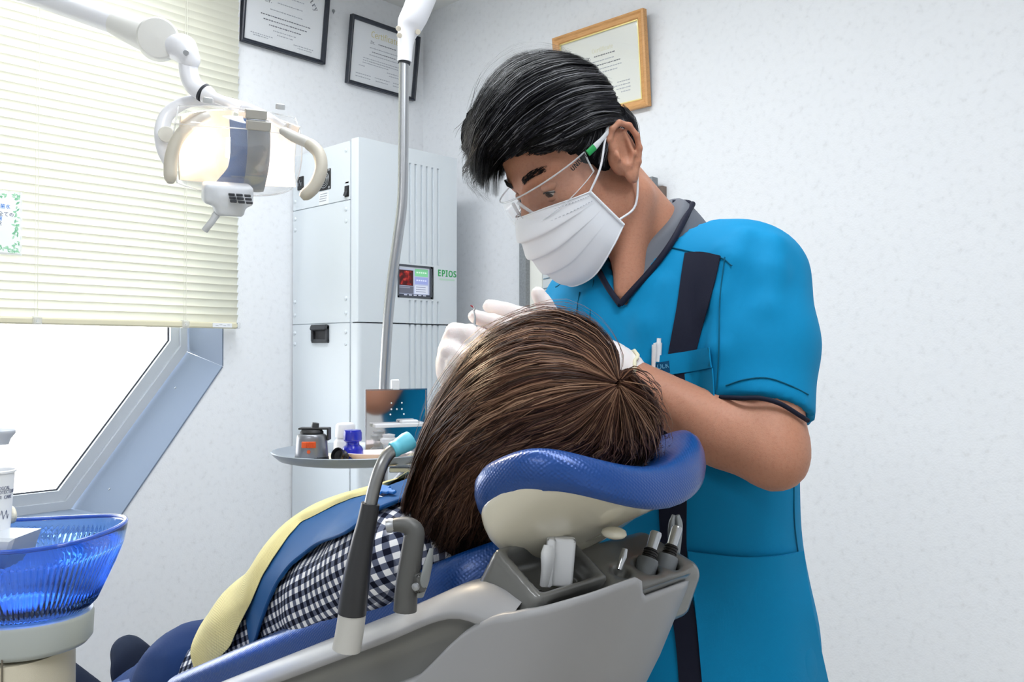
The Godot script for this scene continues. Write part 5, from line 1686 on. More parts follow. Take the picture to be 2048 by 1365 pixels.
	g.sheet([[Vector3(1.5549, 1.0253, 1.3441), Vector3(1.5566, 1.0234, 1.3407), Vector3(1.5562, 1.0242, 1.3323), Vector3(1.5559, 1.0249, 1.3209), Vector3(1.5563, 1.0234, 1.307), Vector3(1.5567, 1.0226, 1.2908), Vector3(1.5582, 1.0196, 1.2726), Vector3(1.5602, 1.0155, 1.2523), Vector3(1.5636, 1.0086, 1.2301), Vector3(1.5686, 0.9973, 1.2069)],
		[Vector3(1.5207, 1.0086, 1.3412), Vector3(1.5244, 1.0125, 1.3379), Vector3(1.5282, 1.0146, 1.3296), Vector3(1.5322, 1.0165, 1.3184), Vector3(1.5369, 1.0162, 1.3047), Vector3(1.5394, 1.0159, 1.2889), Vector3(1.5404, 1.0135, 1.271), Vector3(1.5422, 1.0092, 1.2512), Vector3(1.5452, 1.0023, 1.2295), Vector3(1.5506, 0.9907, 1.2062)],
		[Vector3(1.5359, 1.0017, 1.3788), Vector3(1.5317, 1.0068, 1.3753), Vector3(1.5285, 1.0088, 1.3647), Vector3(1.5253, 1.0111, 1.3503), Vector3(1.5229, 1.0111, 1.3325), Vector3(1.5215, 1.0117, 1.3121), Vector3(1.522, 1.0105, 1.2891), Vector3(1.5237, 1.0064, 1.2636), Vector3(1.5271, 0.9982, 1.2358), Vector3(1.5335, 0.9831, 1.2056)],
		[Vector3(1.4975, 0.9923, 1.3676), Vector3(1.4979, 0.999, 1.3643), Vector3(1.4993, 1.0022, 1.3542), Vector3(1.5007, 1.0052, 1.3407), Vector3(1.503, 1.0058, 1.3239), Vector3(1.5041, 1.0064, 1.3048), Vector3(1.5049, 1.0046, 1.2833), Vector3(1.5068, 0.9999, 1.2594), Vector3(1.5108, 0.9903, 1.2333), Vector3(1.5169, 0.9754, 1.205)],
		[Vector3(1.4685, 0.9848, 1.3645), Vector3(1.4715, 0.9923, 1.3613), Vector3(1.4754, 0.996, 1.3515), Vector3(1.4794, 0.9996, 1.338), Vector3(1.4841, 1.0007, 1.3216), Vector3(1.4866, 1.0014, 1.3028), Vector3(1.4874, 0.9993, 1.2815), Vector3(1.4896, 0.9942, 1.258), Vector3(1.4939, 0.9841, 1.2323), Vector3(1.5008, 0.9672, 1.2044)],
		[Vector3(1.4585, 0.9801, 1.3699), Vector3(1.4598, 0.9875, 1.3668), Vector3(1.462, 0.9912, 1.3566), Vector3(1.4642, 0.9949, 1.3427), Vector3(1.4673, 0.996, 1.3256), Vector3(1.4688, 0.9968, 1.306), Vector3(1.4696, 0.9949, 1.284), Vector3(1.4718, 0.9897, 1.2596), Vector3(1.4765, 0.9789, 1.2329), Vector3(1.4844, 0.9603, 1.2038)],
		[Vector3(1.4481, 0.9754, 1.3752), Vector3(1.448, 0.9826, 1.3722), Vector3(1.4484, 0.9863, 1.3616), Vector3(1.4489, 0.9901, 1.3472), Vector3(1.4503, 0.9912, 1.3294), Vector3(1.4509, 0.9922, 1.3092), Vector3(1.4516, 0.9906, 1.2864), Vector3(1.4539, 0.9855, 1.2612), Vector3(1.4589, 0.9742, 1.2335), Vector3(1.4676, 0.9541, 1.2033)],
		[Vector3(1.44, 0.9693, 1.3838), Vector3(1.4379, 0.9764, 1.3808), Vector3(1.4361, 0.9805, 1.3697), Vector3(1.4344, 0.9846, 1.3545), Vector3(1.4335, 0.9861, 1.3357), Vector3(1.4329, 0.9876, 1.3145), Vector3(1.4335, 0.9864, 1.2905), Vector3(1.4357, 0.9814, 1.2639), Vector3(1.4409, 0.9701, 1.2348), Vector3(1.4504, 0.9488, 1.203)],
		[Vector3(1.4299, 0.9627, 1.391), Vector3(1.4262, 0.9699, 1.3881), Vector3(1.4227, 0.9744, 1.3764), Vector3(1.4192, 0.979, 1.3606), Vector3(1.4162, 0.9815, 1.341), Vector3(1.4146, 0.9834, 1.3189), Vector3(1.415, 0.9827, 1.2939), Vector3(1.4175, 0.9772, 1.2663), Vector3(1.4224, 0.9667, 1.236), Vector3(1.4328, 0.944, 1.2029)],
		[Vector3(1.4196, 0.9571, 1.3957), Vector3(1.4142, 0.9643, 1.3929), Vector3(1.4088, 0.9687, 1.3809), Vector3(1.4034, 0.9733, 1.3646), Vector3(1.3987, 0.9757, 1.3444), Vector3(1.3962, 0.9777, 1.3217), Vector3(1.3964, 0.9773, 1.2962), Vector3(1.3985, 0.9729, 1.2678), Vector3(1.4038, 0.9618, 1.2368), Vector3(1.4146, 0.9393, 1.2028)],
		[Vector3(1.4076, 0.9511, 1.3996), Vector3(1.4005, 0.9579, 1.3968), Vector3(1.3938, 0.9622, 1.3846), Vector3(1.3872, 0.9665, 1.368), Vector3(1.3815, 0.9687, 1.3473), Vector3(1.3783, 0.9707, 1.3241), Vector3(1.3783, 0.9705, 1.298), Vector3(1.3803, 0.9663, 1.2691), Vector3(1.3856, 0.9553, 1.2374), Vector3(1.3958, 0.9337, 1.2028)],
		[Vector3(1.4091, 0.944, 1.4097), Vector3(1.3981, 0.9497, 1.4071), Vector3(1.3868, 0.9546, 1.3941), Vector3(1.376, 0.9585, 1.3765), Vector3(1.3664, 0.96, 1.3547), Vector3(1.3611, 0.962, 1.3303), Vector3(1.3608, 0.9626, 1.3028), Vector3(1.3626, 0.9588, 1.2724), Vector3(1.3678, 0.9478, 1.239), Vector3(1.3784, 0.9253, 1.2026)],
		[Vector3(1.4075, 0.9363, 1.4177), Vector3(1.393, 0.9415, 1.4153), Vector3(1.3783, 0.946, 1.4017), Vector3(1.3641, 0.9495, 1.3834), Vector3(1.3516, 0.9501, 1.3606), Vector3(1.3445, 0.9519, 1.3352), Vector3(1.3439, 0.9532, 1.3066), Vector3(1.3455, 0.9497, 1.2749), Vector3(1.3507, 0.9386, 1.2402), Vector3(1.3623, 0.914, 1.2023)],
		[Vector3(1.407, 0.9232, 1.4291), Vector3(1.3892, 0.9281, 1.4269), Vector3(1.3709, 0.9332, 1.4125), Vector3(1.353, 0.9376, 1.3932), Vector3(1.3378, 0.9371, 1.369), Vector3(1.3287, 0.94, 1.3421), Vector3(1.3276, 0.9424, 1.312), Vector3(1.329, 0.9394, 1.2786), Vector3(1.3343, 0.928, 1.242), Vector3(1.3468, 0.9011, 1.2019)],
		[Vector3(1.4014, 0.9087, 1.4372), Vector3(1.3814, 0.9132, 1.4352), Vector3(1.3605, 0.9197, 1.4203), Vector3(1.3409, 0.9233, 1.4002), Vector3(1.3239, 0.9237, 1.375), Vector3(1.3142, 0.9264, 1.3471), Vector3(1.3126, 0.9298, 1.3158), Vector3(1.3138, 0.9272, 1.2811), Vector3(1.319, 0.9161, 1.2431), Vector3(1.3332, 0.8861, 1.2014)],
		[Vector3(1.397, 0.8984, 1.4414), Vector3(1.3743, 0.9021, 1.4397), Vector3(1.3514, 0.907, 1.4245), Vector3(1.3295, 0.9107, 1.4041), Vector3(1.3108, 0.9107, 1.3783), Vector3(1.2997, 0.9138, 1.3498), Vector3(1.2978, 0.9177, 1.3177), Vector3(1.2989, 0.9154, 1.2823), Vector3(1.3048, 0.903, 1.2434), Vector3(1.32, 0.8714, 1.2007)],
		[Vector3(1.3896, 0.8873, 1.444), Vector3(1.3655, 0.889, 1.4425), Vector3(1.3413, 0.8931, 1.4272), Vector3(1.3178, 0.8979, 1.4065), Vector3(1.2978, 0.8971, 1.3804), Vector3(1.2854, 0.9013, 1.3514), Vector3(1.2833, 0.9057, 1.3189), Vector3(1.2843, 0.9034, 1.2829), Vector3(1.2905, 0.8905, 1.2435), Vector3(1.3075, 0.8561, 1.2001)],
		[Vector3(1.381, 0.8697, 1.4469), Vector3(1.3573, 0.8683, 1.446), Vector3(1.3314, 0.876, 1.4307), Vector3(1.3062, 0.8826, 1.4096), Vector3(1.2845, 0.884, 1.3828), Vector3(1.2713, 0.8889, 1.3534), Vector3(1.2689, 0.8939, 1.3203), Vector3(1.2699, 0.8917, 1.2838), Vector3(1.2764, 0.8786, 1.2437), Vector3(1.2945, 0.8427, 1.1996)],
		[Vector3(1.3675, 0.8509, 1.4468), Vector3(1.3457, 0.8468, 1.4463), Vector3(1.3186, 0.8591, 1.4315), Vector3(1.2924, 0.8691, 1.4101), Vector3(1.2704, 0.872, 1.383), Vector3(1.2571, 0.8776, 1.3534), Vector3(1.2545, 0.8826, 1.3203), Vector3(1.2556, 0.8804, 1.2836), Vector3(1.2623, 0.8672, 1.2434), Vector3(1.2808, 0.8313, 1.1993)],
		[Vector3(1.341, 0.8288, 1.4405), Vector3(1.3199, 0.8339, 1.4403), Vector3(1.2952, 0.8484, 1.4251), Vector3(1.2726, 0.8587, 1.4041), Vector3(1.2536, 0.8627, 1.3777), Vector3(1.2421, 0.8683, 1.3489), Vector3(1.24, 0.8723, 1.3167), Vector3(1.2415, 0.8695, 1.2811), Vector3(1.2483, 0.8563, 1.242), Vector3(1.2662, 0.8216, 1.1992)],
		[Vector3(1.3212, 0.8088, 1.4378), Vector3(1.2988, 0.8221, 1.4374), Vector3(1.2758, 0.8376, 1.422), Vector3(1.2549, 0.8488, 1.4012), Vector3(1.2376, 0.8535, 1.3751), Vector3(1.2271, 0.8592, 1.3467), Vector3(1.2254, 0.8626, 1.315), Vector3(1.2268, 0.8597, 1.2799), Vector3(1.2336, 0.8467, 1.2414), Vector3(1.2501, 0.8138, 1.1992)],
		[Vector3(1.3077, 0.7917, 1.4372), Vector3(1.2821, 0.8133, 1.4366), Vector3(1.2593, 0.8291, 1.4211), Vector3(1.2387, 0.8407, 1.4003), Vector3(1.2215, 0.8455, 1.3743), Vector3(1.2114, 0.8501, 1.3461), Vector3(1.2095, 0.8541, 1.3145), Vector3(1.2113, 0.8504, 1.2795), Vector3(1.2171, 0.838, 1.2412), Vector3(1.2334, 0.8035, 1.1989)],
		[Vector3(1.297, 0.7753, 1.4382), Vector3(1.268, 0.8034, 1.4376), Vector3(1.2444, 0.8199, 1.422), Vector3(1.2229, 0.831, 1.4011), Vector3(1.2051, 0.8351, 1.3751), Vector3(1.195, 0.8396, 1.3467), Vector3(1.193, 0.8438, 1.3149), Vector3(1.1947, 0.8401, 1.2797), Vector3(1.2007, 0.8273, 1.2411), Vector3(1.2183, 0.7897, 1.1984)],
		[Vector3(1.273, 0.7568, 1.4385), Vector3(1.244, 0.7886, 1.4381), Vector3(1.2225, 0.8053, 1.4226), Vector3(1.2033, 0.8174, 1.4017), Vector3(1.1881, 0.8225, 1.3755), Vector3(1.1789, 0.8278, 1.347), Vector3(1.1772, 0.8315, 1.315), Vector3(1.1787, 0.8283, 1.2796), Vector3(1.1854, 0.814, 1.2408), Vector3(1.2052, 0.7736, 1.1977)],
		[Vector3(1.2375, 0.7339, 1.4333), Vector3(1.2111, 0.7696, 1.433), Vector3(1.1948, 0.788, 1.4177), Vector3(1.1806, 0.8023, 1.3972), Vector3(1.1703, 0.81, 1.3715), Vector3(1.1637, 0.8163, 1.3435), Vector3(1.1622, 0.8193, 1.3122), Vector3(1.1639, 0.8157, 1.2775), Vector3(1.1712, 0.8009, 1.2394), Vector3(1.1931, 0.7576, 1.197)],
		[Vector3(1.205, 0.7218, 1.4299), Vector3(1.1864, 0.75, 1.4298), Vector3(1.1722, 0.7715, 1.4145), Vector3(1.1613, 0.787, 1.3942), Vector3(1.1542, 0.7967, 1.3687), Vector3(1.1489, 0.8045, 1.3411), Vector3(1.1476, 0.8072, 1.3102), Vector3(1.1496, 0.8031, 1.276), Vector3(1.1572, 0.7879, 1.2383), Vector3(1.1809, 0.7432, 1.1965)],
		[Vector3(1.1782, 0.712, 1.4296), Vector3(1.1658, 0.735, 1.4295), Vector3(1.1541, 0.7553, 1.4145), Vector3(1.1444, 0.7727, 1.3941), Vector3(1.139, 0.7839, 1.3686), Vector3(1.1345, 0.7924, 1.341), Vector3(1.1332, 0.7951, 1.31), Vector3(1.1353, 0.7909, 1.2758), Vector3(1.1436, 0.7751, 1.238), Vector3(1.1671, 0.7327, 1.1964)]], 70, 30, 0.0008)
	put(g, "sheet", ym, bib)
	var cl := thing("bib_clip", "blue plastic clip holding the bib beside the patient's neck", "clip", Vector3(1.6035, 1.0143, 1.4153))
	g = Geo.new()
	var c0: Vector3 = Vector3(1.5753, 1.0128, 1.4051)
	var c1: Vector3 = Vector3(1.6381, 1.0157, 1.4156)
	var dx := (c1 - c0).normalized()
	var nrm := Vector3(-0.3, 0.9, 0.3)
	var dz := dx.cross(nrm).normalized()
	var bs := Basis(dx, dz.cross(dx), dz)
	var blue := mat(rgb(40, 120, 200), 0.35)
	g.box(c0 + dx * 0.005, Vector3(0.012, 0.002, 0.0085), bs, 0.0015)
	g.box(c0 + dx * 0.02, Vector3(0.009, 0.002, 0.0045), bs, 0.0015)
	g.box(c0 + dx * 0.032, Vector3(0.008, 0.0018, 0.0025), bs, 0.0012)
	put(g, "upper_jaw", blue, cl)
	g = Geo.new()
	g.box(c0 + dx * 0.008 - bs.y * 0.006, Vector3(0.014, 0.002, 0.006), bs, 0.0015)
	put(g, "lower_jaw", M.steel, cl)
	g = Geo.new()
	g.lathe([Vector2(0.0035, 0), Vector2(0.003, 0.0015), Vector2(0, 0.002)], Transform3D(frame_of(bs.y), c0 + bs.y * 0.0018), 12)
	put(g, "rivet", M.steel, cl)

func build_dentist() -> void:
	var t := thing("person", "dentist in teal scrubs, face mask and clear goggles bending over the patient", "person", Vector3(1.69, 0, 0.92))
	var g := Geo.new()
	g.sculpt([
		[1, 0, 0.02, 1.6165, 1.4594, 1.1337, 0.074, 0.08, 0.07, -0.2669, -0.5074, 0.8193, -0.1469, 0.8617, 0.4858, 0.9525, -0.0093, 0.3045],
		[1, 0, 0.03, 1.61, 1.4414, 1.1534, 0.056, 0.056, 0.064, -0.2669, -0.5074, 0.8193, -0.1469, 0.8617, 0.4858, 0.9525, -0.0093, 0.3045],
		[1, 0, 0.03, 1.6191, 1.3732, 1.1227, 0.05, 0.072, 0.058, -0.2669, -0.5074, 0.8193, -0.1469, 0.8617, 0.4858, 0.9525, -0.0093, 0.3045],
		[0, 0, 0.03, 1.5866, 1.3717, 1.0538, 0.02, 1.6104, 1.3046, 1.1018, 0.02],
		[1, 0, 0.02, 1.5721, 1.3765, 1.1253, 0.026, 0.024, 0.022, -0.2669, -0.5074, 0.8193, -0.1469, 0.8617, 0.4858, 0.9525, -0.0093, 0.3045],
		[0, 0, 0.016, 1.5869, 1.3933, 1.1783, 0.01, 1.5568, 1.4062, 1.1545, 0.011],
		[0, 0, 0.03, 1.6856, 1.3707, 1.0855, 0.02, 1.6371, 1.3044, 1.1103, 0.02],
		[1, 0, 0.02, 1.656, 1.3757, 1.1521, 0.026, 0.024, 0.022, -0.2669, -0.5074, 0.8193, -0.1469, 0.8617, 0.4858, 0.9525, -0.0093, 0.3045],
		[0, 0, 0.016, 1.6135, 1.393, 1.1868, 0.01, 1.652, 1.4052, 1.185, 0.011],
		[1, 0, 0.02, 1.6212, 1.295, 1.1139, 0.02, 0.018, 0.022, -0.2669, -0.5074, 0.8193, -0.1469, 0.8617, 0.4858, 0.9525, -0.0093, 0.3045],
		[0, 0, 0.014, 1.6012, 1.379, 1.179, 0.009, 1.6014, 1.3303, 1.177, 0.012],
		[1, 0, 0.008, 1.5936, 1.3317, 1.1619, 0.011, 0.009, 0.009, -0.2669, -0.5074, 0.8193, -0.1469, 0.8617, 0.4858, 0.9525, -0.0093, 0.3045],
		[1, 1, 0.014, 1.5666, 1.3672, 1.1751, 0.018, 0.015, 0.02, -0.2669, -0.5074, 0.8193, -0.1469, 0.8617, 0.4858, 0.9525, -0.0093, 0.3045],
		[1, 0, 0.008, 1.6165, 1.3315, 1.1692, 0.011, 0.009, 0.009, -0.2669, -0.5074, 0.8193, -0.1469, 0.8617, 0.4858, 0.9525, -0.0093, 0.3045],
		[1, 1, 0.014, 1.6314, 1.3666, 1.1958, 0.018, 0.015, 0.02, -0.2669, -0.5074, 0.8193, -0.1469, 0.8617, 0.4858, 0.9525, -0.0093, 0.3045],
		[0, 0, 0.008, 1.6269, 1.3119, 1.1556, 0.005, 1.5926, 1.3122, 1.1446, 0.005],
		[0, 0, 0.008, 1.627, 1.3043, 1.1485, 0.006, 1.5965, 1.3046, 1.1388, 0.006],
		[0, 0, 0.03, 1.64, 1.3958, 1.0581, 0.054, 1.668, 1.315, 0.985, 0.061],
		[0, 0, 0.03, 1.6697, 1.3519, 1.0625, 0.02, 1.7, 1.25, 1.07, 0.014],
		[0, 0, 0.025, 1.6911, 1.3791, 1.0619, 0.02, 1.685, 1.245, 1.085, 0.012]], 0.0034)
	g.sculpt([
		[1, 0, 0.004, 1.7096, 1.4286, 1.1157, 0.02, 0.033, 0.0075, -0.2669, -0.5074, 0.8193, -0.1469, 0.8617, 0.4858, 0.9525, -0.0093, 0.3045],
		[1, 0, 0.006, 1.7023, 1.4157, 1.1199, 0.012, 0.02, 0.008, -0.2669, -0.5074, 0.8193, -0.1469, 0.8617, 0.4858, 0.9525, -0.0093, 0.3045],
		[1, 1, 0.003, 1.7198, 1.4302, 1.12, 0.0145, 0.024, 0.0085, -0.2669, -0.5074, 0.8193, -0.1469, 0.8617, 0.4858, 0.9525, -0.0093, 0.3045],
		[0, 0, 0.003, 1.705, 1.4286, 1.1349, 0.0038, 1.7054, 1.4394, 1.1405, 0.0038],
		[0, 0, 0.003, 1.7054, 1.4394, 1.1405, 0.0038, 1.7094, 1.452, 1.1399, 0.0038],
		[0, 0, 0.003, 1.7094, 1.452, 1.1399, 0.0038, 1.715, 1.4607, 1.1324, 0.0038],
		[0, 0, 0.003, 1.715, 1.4607, 1.1324, 0.0038, 1.7212, 1.4585, 1.1197, 0.0038],
		[0, 0, 0.003, 1.7212, 1.4585, 1.1197, 0.0038, 1.7248, 1.447, 1.1082, 0.0038],
		[0, 0, 0.003, 1.7248, 1.447, 1.1082, 0.0038, 1.7245, 1.432, 1.1019, 0.0038],
		[0, 0, 0.003, 1.7245, 1.432, 1.1019, 0.0038, 1.7211, 1.4155, 1.0991, 0.0038],
		[0, 0, 0.003, 1.7211, 1.4155, 1.0991, 0.0038, 1.7169, 1.4015, 1.1001, 0.0038],
		[0, 0, 0.004, 1.7145, 1.4521, 1.1208, 0.0026, 1.719, 1.4247, 1.109, 0.003],
		[0, 0, 0.004, 1.719, 1.4247, 1.109, 0.003, 1.7157, 1.4093, 1.1106, 0.0034],
		[1, 0, 0.005, 1.7141, 1.3976, 1.104, 0.009, 0.0105, 0.0055, -0.2669, -0.5074, 0.8193, -0.1469, 0.8617, 0.4858, 0.9525, -0.0093, 0.3045],
		[1, 0, 0.003, 1.71, 1.419, 1.1288, 0.004, 0.007, 0.0045, -0.2669, -0.5074, 0.8193, -0.1469, 0.8617, 0.4858, 0.9525, -0.0093, 0.3045],
		[1, 1, 0.003, 1.7174, 1.4225, 1.1206, 0.0085, 0.011, 0.0075, -0.2669, -0.5074, 0.8193, -0.1469, 0.8617, 0.4858, 0.9525, -0.0093, 0.3045]], 0.0018)
	g.sculpt([
		[1, 0, 0.004, 1.5505, 1.4301, 1.0648, 0.02, 0.033, 0.0075, -0.2669, -0.5074, 0.8193, -0.1469, 0.8617, 0.4858, 0.9525, -0.0093, 0.3045],
		[1, 0, 0.006, 1.5537, 1.4171, 1.0724, 0.012, 0.02, 0.008, -0.2669, -0.5074, 0.8193, -0.1469, 0.8617, 0.4858, 0.9525, -0.0093, 0.3045],
		[1, 1, 0.003, 1.5398, 1.432, 1.0624, 0.0145, 0.024, 0.0085, -0.2669, -0.5074, 0.8193, -0.1469, 0.8617, 0.4858, 0.9525, -0.0093, 0.3045],
		[0, 0, 0.003, 1.5431, 1.4302, 1.0832, 0.0038, 1.5397, 1.441, 1.0876, 0.0038],
		[0, 0, 0.003, 1.5397, 1.441, 1.0876, 0.0038, 1.537, 1.4537, 1.0848, 0.0038],
		[0, 0, 0.003, 1.537, 1.4537, 1.0848, 0.0038, 1.5369, 1.4624, 1.0755, 0.0038],
		[0, 0, 0.003, 1.5369, 1.4624, 1.0755, 0.0038, 1.5393, 1.4603, 1.0615, 0.0038],
		[0, 0, 0.003, 1.5393, 1.4603, 1.0615, 0.0038, 1.5428, 1.4488, 1.05, 0.0038],
		[0, 0, 0.003, 1.5428, 1.4488, 1.05, 0.0038, 1.5464, 1.4337, 1.0449, 0.0038],
		[0, 0, 0.003, 1.5464, 1.4337, 1.0449, 0.0038, 1.5506, 1.4172, 1.0446, 0.0038],
		[0, 0, 0.003, 1.5506, 1.4172, 1.0446, 0.0038, 1.5531, 1.4031, 1.0477, 0.0038],
		[0, 0, 0.004, 1.544, 1.4537, 1.0663, 0.0026, 1.5466, 1.4264, 1.0539, 0.003],
		[0, 0, 0.004, 1.5466, 1.4264, 1.0539, 0.003, 1.5481, 1.4109, 1.057, 0.0034],
		[1, 0, 0.005, 1.5531, 1.3992, 1.0526, 0.009, 0.0105, 0.0055, -0.2669, -0.5074, 0.8193, -0.1469, 0.8617, 0.4858, 0.9525, -0.0093, 0.3045],
		[1, 0, 0.003, 1.5424, 1.4206, 1.0752, 0.004, 0.007, 0.0045, -0.2669, -0.5074, 0.8193, -0.1469, 0.8617, 0.4858, 0.9525, -0.0093, 0.3045],
		[1, 1, 0.003, 1.5412, 1.4242, 1.0642, 0.0085, 0.011, 0.0075, -0.2669, -0.5074, 0.8193, -0.1469, 0.8617, 0.4858, 0.9525, -0.0093, 0.3045]], 0.003)
	g.sculpt([
		[1, 0, 0.003, 1.5732, 1.3861, 1.155, 0.0128, 0.009, 0.0168, -0.2669, -0.5074, 0.8193, -0.1469, 0.8617, 0.4858, 0.9525, -0.0093, 0.3045],
		[1, 0, 0.003, 1.576, 1.3727, 1.1459, 0.0128, 0.006, 0.0155, -0.2669, -0.5074, 0.8193, -0.1469, 0.8617, 0.4858, 0.9525, -0.0093, 0.3045],
		[1, 0, 0.003, 1.638, 1.3854, 1.1757, 0.0128, 0.009, 0.0168, -0.2669, -0.5074, 0.8193, -0.1469, 0.8617, 0.4858, 0.9525, -0.0093, 0.3045],
		[1, 0, 0.003, 1.6408, 1.3721, 1.1667, 0.0128, 0.006, 0.0155, -0.2669, -0.5074, 0.8193, -0.1469, 0.8617, 0.4858, 0.9525, -0.0093, 0.3045]], 0.0016)
	g.sculpt([
		[1, 0, 0.04, 1.668, 1.165, 0.985, 0.165, 0.165, 0.112, 1, 0, 0, 0, 1, 0, 0, 0, 1],
		[1, 0, 0.05, 1.68, 0.95, 0.945, 0.14, 0.22, 0.1, 1, 0, 0, 0, 1, 0, 0, 0, 1],
		[1, 0, 0.05, 1.69, 0.72, 0.91, 0.145, 0.2, 0.11, 1, 0, 0, 0, 1, 0, 0, 0, 1],
		[0, 0, 0.04, 1.8336, 1.2617, 0.9898, 0.048, 1.5055, 1.2388, 0.9428, 0.048],
		[0, 0, 0.03, 1.8336, 1.2617, 0.9898, 0.05, 1.8837, 1.0539, 1.0627, 0.041],
		[0, 0, 0.02, 1.8837, 1.0539, 1.0627, 0.041, 1.8338, 1.0721, 1.0829, 0.039],
		[0, 0, 0.02, 1.8338, 1.0721, 1.0829, 0.04, 1.7129, 1.1394, 1.1234, 0.027],
		[1, 0, 0.02, 1.8974, 1.0381, 1.0701, 0.026, 0.026, 0.026, 1, 0, 0, 0, 1, 0, 0, 0, 1],
		[0, 0, 0.03, 1.5055, 1.2388, 0.9428, 0.05, 1.4791, 1.0602, 1.0754, 0.042],
		[0, 0, 0.02, 1.4791, 1.0602, 1.0754, 0.042, 1.6006, 1.145, 1.2927, 0.028],
		[0, 0, 0.04, 1.668, 1.315, 0.985, 0.066, 1.672, 1.24, 0.985, 0.08]], 0.009)
	put(g, "body", M.skin, t)
	var teal := fabric(rgb(0, 132, 184), 40.0, 0.75)
	M.teal = teal
	var navy := fabric(rgb(26, 29, 46), 40.0, 0.7)
	g = Geo.new()
	g.sculpt([
		[1, 0, 0.05, 1.668, 1.165, 0.985, 0.19, 0.185, 0.125, 1, 0, 0, 0, 1, 0, 0, 0, 1],
		[1, 0, 0.07, 1.682, 1, 0.955, 0.178, 0.2, 0.132, 1, 0, 0, 0, 1, 0, 0, 0, 1],
		[1, 0, 0.08, 1.69, 0.75, 0.925, 0.185, 0.24, 0.145, 1, 0, 0, 0, 1, 0, 0, 0, 1],
		[0, 0, 0.05, 1.8036, 1.2757, 0.9898, 0.058, 1.5255, 1.2468, 0.9428, 0.056],
		[0, 0, 0.05, 1.7, 1.3, 0.955, 0.056, 1.775, 1.29, 0.965, 0.045],
		[0, 0, 0.05, 1.64, 1.3, 0.955, 0.06, 1.57, 1.285, 0.965, 0.05],
		[0, 0, 0.045, 1.8336, 1.2617, 0.9898, 0.062, 1.849, 1.1788, 1.0151, 0.066],
		[0, 0, 0.02, 1.849, 1.1788, 1.0151, 0.066, 1.8639, 1.0753, 1.0474, 0.062],
		[0, 0, 0.045, 1.5055, 1.2388, 0.9428, 0.06, 1.491, 1.1405, 1.0158, 0.06],
		[0, 0, 0.02, 1.8186, 1.2955, 1.0518, 0.007, 1.8225, 1.233, 1.0678, 0.007],
		[0, 0, 0.02, 1.8225, 1.233, 1.0678, 0.007, 1.8293, 1.1721, 1.0835, 0.007],
		[0, 0, 0.02, 1.8293, 1.1721, 1.0835, 0.007, 1.8275, 1.1236, 1.0861, 0.007],
		[0, 0, 0.02, 1.8374, 1.3132, 1.0355, 0.0065, 1.8345, 1.2822, 1.0542, 0.0065],
		[0, 0, 0.02, 1.8345, 1.2822, 1.0542, 0.0065, 1.8271, 1.2484, 1.0644, 0.0065],
		[0, 0, 0.03, 1.8695, 1.302, 1.0211, 0.0045, 1.8735, 1.2682, 1.0379, 0.0045],
		[0, 0, 0.03, 1.8735, 1.2682, 1.0379, 0.0045, 1.8794, 1.2241, 1.0576, 0.0045],
		[0, 0, 0.025, 1.739, 1.2548, 1.0797, 0.006, 1.7302, 1.204, 1.0958, 0.006],
		[0, 0, 0.025, 1.7302, 1.204, 1.0958, 0.006, 1.7269, 1.147, 1.1, 0.006],
		[0, 0, 0.02, 1.6313, 1.2398, 1.0929, 0.005, 1.6209, 1.1861, 1.1014, 0.005],
		[0, 1, 0.006, 1.858, 1.117, 1.0331, 0.046, 1.8743, 1.0527, 1.0578, 0.05],
		[2, 1, 0.003, 1.8741, 1.033, 1.075, 0.08, 0.07, 0.07, 0.7481, -0.2103, -0.6294, 0.1063, -0.8982, 0.4265, -0.655, -0.3859, -0.6496, 0.004],
		[0, 1, 0.006, 1.68, 1.345, 0.992, 0.088, 1.6942, 1.2297, 1.0992, 0.003]], 0.0068)
	var top := put(g, "scrub_top", teal, t, "teal short-sleeved scrub top")
	# neckline piping
	for q in [[Vector3(1.6295, 1.2959, 1.0737), Vector3(1.6419, 1.2838, 1.0829), Vector3(1.6653, 1.2609, 1.0956), Vector3(1.6826, 1.2436, 1.1009), Vector3(1.6953, 1.2316, 1.1038)], [Vector3(1.6954, 1.2319, 1.1047), Vector3(1.7103, 1.2502, 1.0972), Vector3(1.7263, 1.2733, 1.0835), Vector3(1.739, 1.2982, 1.0676), Vector3(1.7434, 1.3217, 1.0481), Vector3(1.7354, 1.3528, 1.0095), Vector3(1.7199, 1.3778, 0.9666)], [Vector3(1.7193, 1.3759, 0.9665), Vector3(1.7124, 1.3802, 0.9671), Vector3(1.701, 1.3821, 0.9689), Vector3(1.6917, 1.3819, 0.974)]]:
		g = Geo.new()
		g.tube(Geo.curve(q, 24), [0.0042], 10, true)
		put(g, "neck_piping", navy, top, "navy piping along the V neck")
